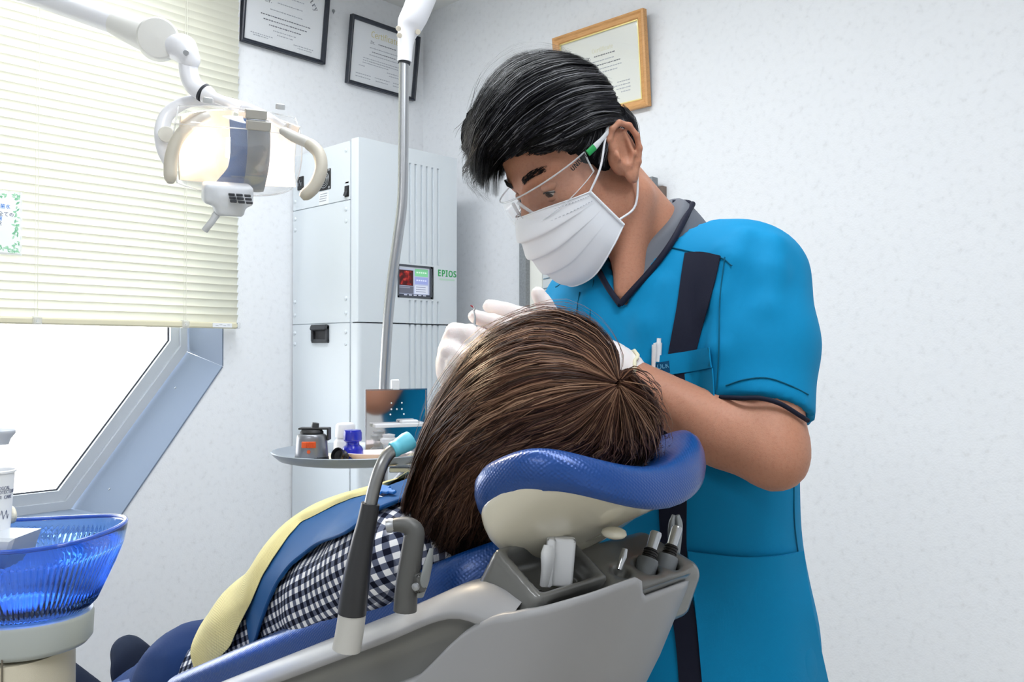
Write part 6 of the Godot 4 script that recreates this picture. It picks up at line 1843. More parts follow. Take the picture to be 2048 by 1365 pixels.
	# stripe on the left front, two lengths
	for q in [[[Vector3(1.7652, 1.2972, 1.0589), Vector3(1.7904, 1.2963, 1.0588), Vector3(1.8224, 1.2883, 1.0693)], [Vector3(1.7679, 1.2688, 1.0715), Vector3(1.7909, 1.2661, 1.0693), Vector3(1.82, 1.2614, 1.0762)], [Vector3(1.769, 1.2299, 1.0835), Vector3(1.7888, 1.2293, 1.0774), Vector3(1.814, 1.2278, 1.0832)], [Vector3(1.767, 1.1979, 1.091), Vector3(1.7858, 1.199, 1.0841), Vector3(1.8042, 1.2006, 1.0817)], [Vector3(1.7623, 1.1631, 1.0953), Vector3(1.7802, 1.1675, 1.0891), Vector3(1.7973, 1.1713, 1.0849)]],
			[[Vector3(1.7452, 1.142, 1.1038), Vector3(1.7647, 1.1398, 1.0945), Vector3(1.7836, 1.1443, 1.0876)], [Vector3(1.7456, 1.109, 1.0998), Vector3(1.764, 1.1095, 1.0935), Vector3(1.7826, 1.1099, 1.0858)], [Vector3(1.7461, 1.0643, 1.0951), Vector3(1.7645, 1.0651, 1.0888), Vector3(1.7811, 1.0657, 1.0812)], [Vector3(1.74, 0.9795, 1.083), Vector3(1.7577, 0.981, 1.0776), Vector3(1.7743, 0.9821, 1.0709)], [Vector3(1.7392, 0.9141, 1.0752), Vector3(1.7558, 0.9159, 1.0703), Vector3(1.7702, 0.9173, 1.0648)], [Vector3(1.7426, 0.8598, 1.0678), Vector3(1.7588, 0.8621, 1.0635), Vector3(1.7725, 0.8636, 1.0579)], [Vector3(1.7497, 0.8174, 1.0638), Vector3(1.7646, 0.8195, 1.0587), Vector3(1.7775, 0.8211, 1.0532)], [Vector3(1.7539, 0.7795, 1.0622), Vector3(1.7693, 0.7819, 1.0569), Vector3(1.7821, 0.7837, 1.0514)], [Vector3(1.7572, 0.7353, 1.0618), Vector3(1.772, 0.7379, 1.0567), Vector3(1.7859, 0.74, 1.0507)]]]:
		g = Geo.new()
		for row in q: row.reverse()
		g.sheet(q, 30, 10, 0.0016)
		put(g, "stripe", navy, top, "broad navy stripe")
	# seams
	var seam := fabric(rgb(5, 88, 118), 40.0)
	for q in [[Vector3(1.8609, 1.0136, 0.9522), Vector3(1.859, 0.9511, 0.9474), Vector3(1.8579, 0.9032, 0.9337), Vector3(1.8608, 0.8628, 0.9256), Vector3(1.8685, 0.8171, 0.9189), Vector3(1.8735, 0.7682, 0.9029), Vector3(1.8698, 0.7309, 0.879)], [Vector3(1.7429, 1.3066, 1.0564), Vector3(1.7783, 1.297, 1.0571), Vector3(1.8205, 1.2869, 1.0686), Vector3(1.8384, 1.2749, 1.0706)], [Vector3(1.8283, 1.2862, 1.0699), Vector3(1.8283, 1.2333, 1.082), Vector3(1.8357, 1.1724, 1.0976), Vector3(1.8331, 1.1246, 1.0984)], [Vector3(1.8444, 1.1297, 1.0971), Vector3(1.868, 1.1374, 1.0947), Vector3(1.8914, 1.1394, 1.0846), Vector3(1.911, 1.1307, 1.0675), Vector3(1.922, 1.1197, 1.0436)], [Vector3(1.5323, 1.2665, 1.0436), Vector3(1.5816, 1.2732, 1.0702), Vector3(1.6149, 1.2762, 1.0798)], [Vector3(1.6177, 1.2524, 1.0921), Vector3(1.6238, 1.2137, 1.1083), Vector3(1.6225, 1.1726, 1.1089)], [Vector3(1.6386, 1.2687, 1.0874), Vector3(1.6464, 1.2131, 1.1061), Vector3(1.6495, 1.1727, 1.1103)]]:
		g = Geo.new()
		g.tube(Geo.curve(q, 30), [0.0009], 6)
		put(g, "seam", seam, top)
	g = Geo.new()
	g.tube(Geo.curve([Vector3(1.8376, 1.1157, 1.0986), Vector3(1.8662, 1.1157, 1.1007), Vector3(1.8869, 1.1162, 1.0943), Vector3(1.9058, 1.1102, 1.0829), Vector3(1.9211, 1.0962, 1.0642), Vector3(1.9247, 1.0898, 1.0512)], 24), [0.0028], 8)
	put(g, "sleeve_piping", navy, top, "navy edge of the sleeve")
	# chest pocket with label
	var pk := [[Vector3(1.7478, 1.1643, 1.1052), Vector3(1.7685, 1.1676, 1.0955), Vector3(1.7922, 1.1713, 1.0882), Vector3(1.8253, 1.1755, 1.1009)], [Vector3(1.7493, 1.1503, 1.1044), Vector3(1.7705, 1.1531, 1.095), Vector3(1.7927, 1.1567, 1.0878), Vector3(1.8269, 1.1611, 1.1009)], [Vector3(1.7501, 1.1393, 1.1028), Vector3(1.7714, 1.1423, 1.0941), Vector3(1.7935, 1.1461, 1.0864), Vector3(1.8279, 1.1512, 1.0997)]]
	g = Geo.new()
	for row in pk: row.reverse()
	g.sheet(pk, 8, 16, 0.002)
	var pocket := put(g, "chest_pocket", teal, top, "breast pocket with a welt")
	g = Geo.new()
	var pk2 := [[Vector3(1.7825, 1.1424, 1.0882), Vector3(1.8004, 1.1463, 1.0839), Vector3(1.828, 1.1501, 1.0981)], [Vector3(1.7833, 1.1287, 1.0871), Vector3(1.8007, 1.1301, 1.0823), Vector3(1.8298, 1.1335, 1.0989)], [Vector3(1.7839, 1.1099, 1.0857), Vector3(1.8004, 1.1102, 1.0796), Vector3(1.831, 1.1134, 1.0992)]]
	for row in pk2: row.reverse()
	g.sheet(pk2, 8, 10, 0.0015)
	put(g, "pocket_bag", teal, pocket)
	g = Geo.new()
	var tab := [[Vector3(1.8088, 1.1733, 1.0927), Vector3(1.8251, 1.1749, 1.1022)], [Vector3(1.8107, 1.1514, 1.0924), Vector3(1.827, 1.1533, 1.1015)]]
	for row in tab: row.reverse()
	g.sheet(tab, 4, 4, 0.001)
	put(g, "pocket_tab", fabric(rgb(8, 112, 150)), pocket)
	g = Geo.new()
	var lab := [[Vector3(1.7491, 1.1554, 1.1062), Vector3(1.7662, 1.1588, 1.0982)], [Vector3(1.7488, 1.141, 1.1061), Vector3(1.7674, 1.1442, 1.0978)]]
	for row in lab: row.reverse()
	g.sheet(lab, 4, 4, 0.0008)
	put(g, "pocket_label", fabric(rgb(12, 72, 110)), pocket, "dark woven label")
	var la: Vector3 = Vector3(1.7501, 1.1503, 1.1067)
	var lb: Vector3 = Vector3(1.7653, 1.153, 1.0995)
	var ld: Vector3 = Vector3(1.7568, 1.1574, 1.1029)
	var lx := (lb - la).normalized()
	var lz := lx.cross(ld - la).normalized()
	letters("FOLK", 0.0085, Transform3D(Basis(lx, lz.cross(lx), lz), (la + lb) / 2.0), mat(rgb(90, 160, 196), 0.6), pocket, "label_lettering", "Droid Sans")
	# hip pocket
	var hp := [[Vector3(1.7724, 0.9171, 1.0664), Vector3(1.8021, 0.9146, 1.0495), Vector3(1.8306, 0.9116, 1.0231), Vector3(1.8536, 0.9104, 0.9854), Vector3(1.8607, 0.9077, 0.9291)], [Vector3(1.7752, 0.885, 1.0615), Vector3(1.8031, 0.8837, 1.0451), Vector3(1.8306, 0.8821, 1.0194), Vector3(1.8535, 0.8801, 0.9827), Vector3(1.8627, 0.8761, 0.9251)], [Vector3(1.7786, 0.8274, 1.0555), Vector3(1.8066, 0.8286, 1.0392), Vector3(1.8355, 0.8286, 1.0136), Vector3(1.8593, 0.8265, 0.9775), Vector3(1.8718, 0.8197, 0.9218)], [Vector3(1.7854, 0.743, 1.0525), Vector3(1.8122, 0.746, 1.0375), Vector3(1.8413, 0.747, 1.0132), Vector3(1.8687, 0.7424, 0.9709), Vector3(1.8724, 0.721, 0.8793)]]
	g = Geo.new()
	for row in hp: row.reverse()
	g.sheet(hp, 24, 20, 0.003)
	put(g, "hip_pocket", teal, top)
	g = Geo.new()
	var ring: Vector3 = Vector3(1.6299, 1.2781, 1.0825)
	var rf := frame_of(Vector3(-0.0015, 0.0047, 0.0087))
	var rp := []
	for i in 25: rp.append(ring + rf * Vector3(cos(TAU * i / 24) * 0.0042, 0, sin(TAU * i / 24) * 0.0058))
	g.tube(rp, [0.0009], 8, false)
	put(g, "snap_ring", mat(rgb(225, 235, 240), 0.4), top, "white snap ring")
	# grey undershirt collar
	g = Geo.new()
	g.sculpt([
		[1, 0, 0.04, 1.668, 1.165, 0.985, 0.172, 0.172, 0.117, 1, 0, 0, 0, 1, 0, 0, 0, 1],
		[0, 0, 0.04, 1.8336, 1.2617, 0.9898, 0.052, 1.5055, 1.2388, 0.9428, 0.052],
		[0, 0, 0.03, 1.6779, 1.2863, 0.959, 0.078, 1.6581, 1.3437, 1.011, 0.07],
		[0, 0, 0.03, 1.668, 1.315, 0.985, 0.072, 1.672, 1.24, 0.985, 0.086],
		[3, 2, 0.005, 1.659, 1.3409, 1.0084, -0.2487, 0.7185, 0.6496],
		[0, 1, 0.006, 1.612, 1.345, 1.03, 0.07, 1.6802, 1.2297, 1.0992, 0.018],
		[3, 2, 0.005, 1.6, 1.12, 1, 0, -1, 0]], 0.005)
	put(g, "undershirt", fabric(rgb(104, 108, 116), 60.0), t, "grey undershirt at the neck")
	# trousers and shoes
	g = Geo.new()
	g.sculpt([[0, 0, 0.04, 1.61, 0.72, 0.9, 0.1, 1.6, 0.1, 0.88, 0.075], [0, 0, 0.04, 1.75, 0.72, 0.9, 0.1, 1.79, 0.1, 0.88, 0.075], [3, 2, 0.005, 0, 0.07, 0, 0, -1, 0]], 0.016, 0.008, 0.08)
	put(g, "trousers", navy, t, "navy trousers")
	for x in [1.6, 1.79]:
		g = Geo.new()
		g.sculpt([[1, 0, 0.02, x, 0.045, 0.95, 0.05, 0.045, 0.12, 1, 0, 0, 0, 1, 0, 0, 0, 1], [3, 2, 0.004, 0, 0, 0, 0, -1, 0]], 0.009)
		put(g, "shoe", M.white_plastic, t)
	dentist_head(t)
	dentist_hands(t)
	# pens standing in the breast pocket
	var base: Vector3 = Vector3(1.7498, 1.1412, 1.1096)
	var tip: Vector3 = Vector3(1.7539, 1.1809, 1.1107)
	var pn := thing("pen", "white pen clipped in the breast pocket, its clip outside", "pen", base)
	g = Geo.new()
	g.box((base + tip) / 2.0, Vector3(0.0022, (tip - base).length() / 2, 0.0011), frame_of(tip - base, Vector3(0, 0, 1)), 0.0008)
	put(g, "clip", M.white_plastic, pn)
	g = Geo.new()
	var b2: Vector3 = Vector3(1.748, 1.1472, 1.1045)
	var t2: Vector3 = Vector3(1.7489, 1.1788, 1.1044)
	g.tube([b2, t2], [0.0035], 12)
	put(g, "barrel", M.white_plastic, pn)
	var pn2 := thing("pen", "white push-button pen standing tallest in the breast pocket", "pen", Vector3(1.7522, 1.1472, 1.1026))
	var b3: Vector3 = Vector3(1.7518, 1.1574, 1.1017)
	var t3: Vector3 = Vector3(1.7532, 1.1815, 1.1015)
	g = Geo.new()
	g.tube([b3, t3], [0.0042], 12)
	put(g, "barrel", M.white_plastic, pn2)
	g = Geo.new()
	g.tube([t3, t3 + (t3 - b3) * 0.23], [0.0028], 10)
	put(g, "button", M.white_plastic, pn2)

func dentist_head(t: Node3D) -> void:
	var hb := Basis(Vector3(-0.2669, -0.5074, 0.8193), Vector3(-0.1469, 0.8617, 0.4858), Vector3(0.9525, -0.0093, 0.3045))
	var ho: Vector3 = Vector3(1.6252, 1.4247, 1.1053)
	# eyes: ball, iris and two lids each
	for e in [Vector3(1.639, 1.3811, 1.1725), Vector3(1.5742, 1.3817, 1.1518)]:
		var g := Geo.new()
		var look := hb * Vector3(0.86, -0.5, 0).normalized()
		var rows := []
		for i in 13:
			var row := []
			for j in 25:
				var a := PI * i / 12.0
				var b := TAU * j / 24.0
				row.append(e + hb * Vector3(sin(a) * cos(b), cos(a), sin(a) * sin(b)) * 0.012)
			rows.append(row)
		g.grid(rows, false, true)
		var ball := put(g, "eye", mat(rgb(214, 206, 200), 0.2), t)
		g = Geo.new()
		g.lathe([Vector2(0.0062, -0.0012), Vector2(0.0058, 0.0002), Vector2(0.003, 0.0009), Vector2(0, 0.001)], Transform3D(frame_of(look), e + look * 0.0114), 20)
		put(g, "iris", mat(rgb(38, 26, 22), 0.15), ball, "dark brown iris")
		var sgn := signf((e - ho).dot(hb.z))
		g = Geo.new()
		var lash := []
		for k in 9:
			var a := deg_to_rad(lerpf(-58, 58, k / 8.0))
			lash.append(e + hb * Vector3(0.0132 * cos(a), 0.0008 - 0.0045 * pow(sin(a), 2) - 0.001 * sgn * sin(a), 0.0146 * sin(a)))
		g.tube(Geo.curve(lash, 20), [0.0009], 6)
		put(g, "eyelashes", M.ink, ball, "dark lash line")
	# brows
	var g := Geo.new()
	var r := RandomNumberGenerator.new()
	r.seed = 9
	for s in [1.0, -1.0]:
		for k in 260:
			var f := r.randf()
			var p := Vector3(lerpf(0.099, 0.073, f * f), 0.0165 + 0.006 * sin(f * 2.6) + r.randf_range(-0.004, 0.004), s * lerpf(0.013, 0.055, f))
			var d := Vector3(-0.003 * f, 0.0035 - 0.004 * f, s * 0.007)
			g.strand([ho + hb * p, ho + hb * (p + d * 0.4), ho + hb * (p + d * 0.8), ho + hb * (p + d)], 0.0005, ho, Color(0.012, 0.01, 0.01))
	put(g, "eyebrows", hair_material(0.5), t, "dark eyebrows").set_meta("kind", "stuff")
	# hair: mass and strands
	g = Geo.new()
	g.sculpt([
		[1, 0, 0.03, 1.6134, 1.465, 1.1435, 0.086, 0.088, 0.08, -0.2669, -0.5074, 0.8193, -0.1469, 0.8617, 0.4858, 0.9525, -0.0093, 0.3045],
		[1, 0, 0.03, 1.5972, 1.4855, 1.1948, 0.075, 0.04, 0.07, -0.2669, -0.5074, 0.8193, -0.1469, 0.8617, 0.4858, 0.9525, -0.0093, 0.3045],
		[1, 0, 0.025, 1.5837, 1.4496, 1.2195, 0.04, 0.032, 0.058, -0.2669, -0.5074, 0.8193, -0.1469, 0.8617, 0.4858, 0.9525, -0.0093, 0.3045],
		[1, 0, 0.02, 1.6345, 1.4425, 1.0766, 0.028, 0.06, 0.05, -0.2669, -0.5074, 0.8193, -0.1469, 0.8617, 0.4858, 0.9525, -0.0093, 0.3045],
		[1, 0, 0.012, 1.6918, 1.4504, 1.121, 0.045, 0.045, 0.014, -0.2669, -0.5074, 0.8193, -0.1469, 0.8617, 0.4858, 0.9525, -0.0093, 0.3045],
		[1, 0, 0.012, 1.5623, 1.4517, 1.0796, 0.045, 0.045, 0.014, -0.2669, -0.5074, 0.8193, -0.1469, 0.8617, 0.4858, 0.9525, -0.0093, 0.3045],
		[0, 0, 0.012, 1.6821, 1.4398, 1.1576, 0.01, 1.694, 1.4093, 1.1328, 0.006],
		[1, 1, 0.012, 1.5989, 1.3611, 1.1855, 0.075, 0.075, 0.105, -0.2669, -0.5074, 0.8193, -0.1469, 0.8617, 0.4858, 0.9525, -0.0093, 0.3045],
		[1, 1, 0.01, 1.7168, 1.3827, 1.1458, 0.045, 0.06, 0.03, -0.2669, -0.5074, 0.8193, -0.1469, 0.8617, 0.4858, 0.9525, -0.0093, 0.3045],
		[1, 1, 0.01, 1.5263, 1.3846, 1.0849, 0.045, 0.06, 0.03, -0.2669, -0.5074, 0.8193, -0.1469, 0.8617, 0.4858, 0.9525, -0.0093, 0.3045],
		[1, 1, 0.008, 1.7269, 1.4109, 1.1152, 0.028, 0.045, 0.034, -0.2669, -0.5074, 0.8193, -0.1469, 0.8617, 0.4858, 0.9525, -0.0093, 0.3045]], 0.0048, 0.004, 0.018)
	put(g, "hair_mass", mat(rgb(24, 24, 26), 0.9, 0, 0.05), t, "short black hair")
	var shades := [Color(0.004, 0.004, 0.005), Color(0.008, 0.008, 0.01), Color(0.014, 0.014, 0.018), Color(0.03, 0.03, 0.035), Color(0.25, 0.25, 0.27)]
	var guides := [[Vector3(1.6551, 1.5553, 1.1571), Vector3(1.6274, 1.5568, 1.1752), Vector3(1.6046, 1.5483, 1.1992), Vector3(1.5812, 1.5261, 1.2175), Vector3(1.5924, 1.4822, 1.2586), Vector3(1.5773, 1.4502, 1.2653)], [Vector3(1.6635, 1.5506, 1.1414), Vector3(1.6476, 1.5401, 1.1835), Vector3(1.6337, 1.5177, 1.2256), Vector3(1.6175, 1.4875, 1.2541), Vector3(1.5985, 1.4534, 1.268), Vector3(1.5503, 1.4301, 1.2451)], [Vector3(1.6718, 1.542, 1.1255), Vector3(1.6661, 1.5232, 1.1901), Vector3(1.6488, 1.494, 1.237), Vector3(1.6272, 1.4632, 1.2611), Vector3(1.5929, 1.433, 1.2625), Vector3(1.5413, 1.4114, 1.2242)], [Vector3(1.674, 1.5333, 1.1122), Vector3(1.6763, 1.5086, 1.1874), Vector3(1.6577, 1.4766, 1.2355), Vector3(1.6319, 1.4461, 1.2569), Vector3(1.5898, 1.4194, 1.2504), Vector3(1.5485, 1.3964, 1.2188)], [Vector3(1.6838, 1.5187, 1.1088), Vector3(1.6831, 1.4959, 1.1808), Vector3(1.6625, 1.4654, 1.224), Vector3(1.6353, 1.4365, 1.2476), Vector3(1.5566, 1.4244, 1.2035), Vector3(1.542, 1.3871, 1.1959)], [Vector3(1.6982, 1.5003, 1.12), Vector3(1.688, 1.4842, 1.1719), Vector3(1.6659, 1.4574, 1.2139), Vector3(1.6389, 1.4314, 1.2367), Vector3(1.5478, 1.4278, 1.1781), Vector3(1.5401, 1.3839, 1.1718)], [Vector3(1.7031, 1.4859, 1.12), Vector3(1.6913, 1.4739, 1.1661), Vector3(1.6703, 1.4494, 1.2029), Vector3(1.6445, 1.431, 1.2227), Vector3(1.5783, 1.4329, 1.1878), Vector3(1.5377, 1.4186, 1.1606)], [Vector3(1.7071, 1.4723, 1.1188), Vector3(1.6957, 1.4636, 1.1564), Vector3(1.6755, 1.4425, 1.1917), Vector3(1.6529, 1.4302, 1.2091), Vector3(1.6009, 1.4346, 1.187), Vector3(1.5727, 1.4322, 1.182)], [Vector3(1.7091, 1.4629, 1.115), Vector3(1.6984, 1.4548, 1.1496), Vector3(1.6817, 1.4374, 1.1794), Vector3(1.6648, 1.428, 1.1969), Vector3(1.6453, 1.4266, 1.2054), Vector3(1.6049, 1.4344, 1.1846)]]
	g = hair_strands(guides, 6500, ho + hb * Vector3(-0.01, 0.03, 0), 0.014, 0.022, 0.0005, shades, 6, 14)
	var o := put(g, "hair_strands", hair_material(0.38), t, "black hair strands with some grey")
	o.set_meta("kind", "stuff")
	guides = [[Vector3(1.6671, 1.4409, 1.2014), Vector3(1.6584, 1.4322, 1.2057), Vector3(1.6496, 1.4271, 1.2054), Vector3(1.6193, 1.4331, 1.181)], [Vector3(1.6822, 1.4422, 1.1803), Vector3(1.6761, 1.433, 1.1848), Vector3(1.6695, 1.4268, 1.1897), Vector3(1.6628, 1.4229, 1.1918)], [Vector3(1.6937, 1.4464, 1.1646), Vector3(1.6896, 1.4337, 1.1677), Vector3(1.682, 1.4262, 1.1703), Vector3(1.677, 1.422, 1.174)], [Vector3(1.6991, 1.4534, 1.1458), Vector3(1.6979, 1.4389, 1.1494), Vector3(1.6946, 1.4264, 1.1504), Vector3(1.6889, 1.416, 1.1485)], [Vector3(1.7036, 1.4671, 1.1307), Vector3(1.7021, 1.4502, 1.1362), Vector3(1.698, 1.4278, 1.1391), Vector3(1.6905, 1.4068, 1.1361)], [Vector3(1.7066, 1.4722, 1.1187), Vector3(1.7073, 1.4634, 1.1196), Vector3(1.7063, 1.4602, 1.1237), Vector3(1.7039, 1.4553, 1.1312)], [Vector3(1.7075, 1.4772, 1.109), Vector3(1.7108, 1.4653, 1.1003), Vector3(1.712, 1.45, 1.0932), Vector3(1.7086, 1.4327, 1.0815)], [Vector3(1.7008, 1.4926, 1.1053), Vector3(1.7069, 1.4803, 1.0948), Vector3(1.7108, 1.4613, 1.0869), Vector3(1.7114, 1.4226, 1.0789)]]
	g = hair_strands(guides, 1500, ho + hb * Vector3(-0.01, 0.03, 0), 0.004, 0.006, 0.0004, shades, 7, 8)
	put(g, "side_hair", hair_material(0.4), t, "short side hair").set_meta("kind", "stuff")
	guides = [[Vector3(1.6498, 1.4773, 1.2472), Vector3(1.6192, 1.4467, 1.2664), Vector3(1.566, 1.4212, 1.2509), Vector3(1.5397, 1.4013, 1.2311), Vector3(1.5434, 1.3807, 1.221)], [Vector3(1.6541, 1.4607, 1.2412), Vector3(1.6252, 1.4336, 1.2581), Vector3(1.5644, 1.4137, 1.23), Vector3(1.542, 1.3928, 1.2169), Vector3(1.5477, 1.3713, 1.2047)], [Vector3(1.6554, 1.449, 1.2328), Vector3(1.6287, 1.4245, 1.2469), Vector3(1.5429, 1.4167, 1.1902), Vector3(1.5312, 1.3922, 1.1843), Vector3(1.5226, 1.3749, 1.1555)], [Vector3(1.6594, 1.5192, 1.2111), Vector3(1.6315, 1.5095, 1.2385), Vector3(1.5989, 1.4859, 1.2605), Vector3(1.5649, 1.4543, 1.2646), Vector3(1.5338, 1.4351, 1.2462)]]
	g = hair_strands(guides, 170, ho + hb * Vector3(-0.01, 0.03, 0), 0.012, 0.035, 0.00045, shades, 8, 12)
	put(g, "fringe_wisps", hair_material(0.4), t, "loose wisps of the fringe").set_meta("kind", "stuff")
	# mask
	var rows := []
	for q in [[-0.022, 0.118, 0.1, -0.029], [-0.034, 0.126, 0.107, -0.035], [-0.05, 0.133, 0.113, -0.042], [-0.056, 0.128, 0.109, -0.044], [-0.076, 0.131, 0.112, -0.054], [-0.082, 0.125, 0.107, -0.056], [-0.103, 0.121, 0.102, -0.067], [-0.109, 0.115, 0.097, -0.069], [-0.128, 0.104, 0.088, -0.08], [-0.139, 0.09, 0.076, -0.089]]:
		var row := []
		var side: float = 0.05 - 0.026 * (q[3] + 0.029) / -0.06
		for k in [[-3, 0.0725], [-2, 0.064], [-1, 0.038], [0, 0.0], [1, 0.038], [2, 0.064], [3, 0.0725]]:
			var a: int = absi(k[0])
			var f: float = [q[1], q[2], lerpf(q[2], side, 0.5), side][a]
			var up: float = lerpf(q[0], q[3], [0.0, 0.12, 0.6, 1.0][a])
			row.append(ho + hb * Vector3(f, up, signf(k[0]) * k[1]))
		rows.append(row)
	g = Geo.new()
	g.sheet(rows, 55, 49, 0.0012)
	var mk := tri(mat(rgb(236, 238, 243), 0.85, 0, 0.2), 60.0, false)
	mk.normal_enabled = true
	mk.normal_texture = bumps(0.25, 2.0, 256, 2, 31)
	mk.normal_scale = 0.3
	mk.backlight_enabled = true
	mk.backlight = Color(0.2, 0.2, 0.2)
	var mask := put(g, "face_mask", mk, t, "white pleated surgical mask")
	g = Geo.new()
	for q in [rows[0], rows[9]]:
		g.tube(Geo.curve(q, 40), [0.0011], 6)
	for k in [0, 6]:
		g.tube(Geo.curve(rows.map(func(x): return x[k]), 30), [0.0022], 8)
	put(g, "mask_binding", mk, mask)
	for k in 2:
		g = Geo.new()
		var st: Array = Geo.curve(rows[k].map(func(x): return x + hb * Vector3(0.0004, -0.004 - 0.001 * k, 0)), 90)
		for i in range(0, 88, 2):
			g.tube([st[i] + (st[i] - ho).normalized() * 0.0012, st[i + 1] + (st[i + 1] - ho).normalized() * 0.0012], [0.00045], 5)
		put(g, "mask_stitching", mat(rgb(176, 180, 188), 0.8), mask).set_meta("kind", "stuff")
	for s in [1.0, -1.0]:
		g = Geo.new()
		g.tube(Geo.curve([rows[0][6 if s > 0 else 0], ho + hb * Vector3(0.028, -0.008, s * 0.083), ho + hb * Vector3(0.006, 0.02, s * 0.0865), ho + hb * Vector3(-0.008, 0.032, s * 0.086), ho + hb * Vector3(-0.03, 0.02, s * 0.083), ho + hb * Vector3(-0.034, -0.01, s * 0.081), ho + hb * Vector3(-0.018, -0.046, s * 0.083), ho + hb * Vector3(0.0, -0.075, s * 0.078), rows[8][6 if s > 0 else 0]], 60), [0.0015], 8)
		put(g, "ear_loop", mk, mask, "white elastic ear loop")
	# goggles
	var lens := clear(Color(0.9, 0.92, 0.93), 0.01, 0.02)
	lens.metallic_specular = 0.3
	var gr := []
	for lv in 5:
		var row := []
		for k in 25:
			var a := deg_to_rad(lerpf(-82, 82, k / 24.0))
			var s2 := pow(absf(a) / 1.43, 2)
			var top := 0.004 + 0.015 * s2
			var bot := -0.038 + 0.03 * s2 + 0.02 * exp(-pow(a / 0.16, 2))
			var up := lerpf(top, bot, lv / 4.0)
			row.append(ho + hb * Vector3(0.024 + (0.1 + 0.004 * sin(lv * PI / 4.0) - 0.006 * pow(lv / 4.0, 2)) * cos(a), up, 0.081 * sin(a)))
		gr.append(row)
	g = Geo.new()
	g.sheet(gr, 17, 49, 0.0022)
	var gog := put(g, "goggles", lens, t, "clear wraparound safety goggles")
	var rim := clear(Color(0.93, 0.95, 0.97), 0.45, 0.05)
	g = Geo.new()
	g.tube(Geo.curve(gr[0], 50), [0.0011], 8)
	g.tube(Geo.curve(gr[4], 50), [0.0007], 8)
	for k in [0, 24]: g.tube(Geo.curve(gr.map(func(x): return x[k]), 10), [0.0012], 8)
	put(g, "lens_edge", rim, gog)
	g = Geo.new()
	for s in [1.0, -1.0]:
		g.tube(Geo.curve([ho + hb * Vector3(0.114, -0.002, s * 0.006), ho + hb * Vector3(0.11, -0.014, s * 0.012), ho + hb * Vector3(0.106, -0.024, s * 0.017)], 10), [0.0022], 8)
	put(g, "nose_pad", rim, gog)
	for s in [1.0, -1.0]:
		g = Geo.new()
		g.tube([ho + hb * Vector3(0.036, 0.016, s * 0.083), ho + hb * Vector3(0.024, 0.019, s * 0.0855)], [0.0045], 10, true, 0.4, hb.z)
		put(g, "temple_band", mat(rgb(30, 160, 84), 0.4), gog, "green band on the temple")
		g = Geo.new()
		g.tube(Geo.curve([ho + hb * Vector3(0.024, 0.019, s * 0.0855), ho + hb * Vector3(0.008, 0.024, s * 0.088), ho + hb * Vector3(-0.012, 0.03, s * 0.088), ho + hb * Vector3(-0.034, 0.03, s * 0.085)], 14), [0.0042, 0.004, 0.0036, 0.003], 10, true, 0.4, hb.z)
		put(g, "temple_arm", mat(rgb(214, 218, 222), 0.35), gog)
	var word := Transform3D(Basis(hb.x * -1.0, hb.y, hb.z).rotated(hb.z.normalized(), 0.0), ho + hb * Vector3(0.054, 0.012, 0.0835))
	var wx := (hb * Vector3(-0.82, 0.24, 0.1)).normalized()
	var wz := wx.cross(hb.y).normalized()
	letters("UNIVET", 0.0082, Transform3D(Basis(wx, wz.cross(wx), wz), word.origin), M.ink, gog, "temple_lettering", "Droid Sans", true)

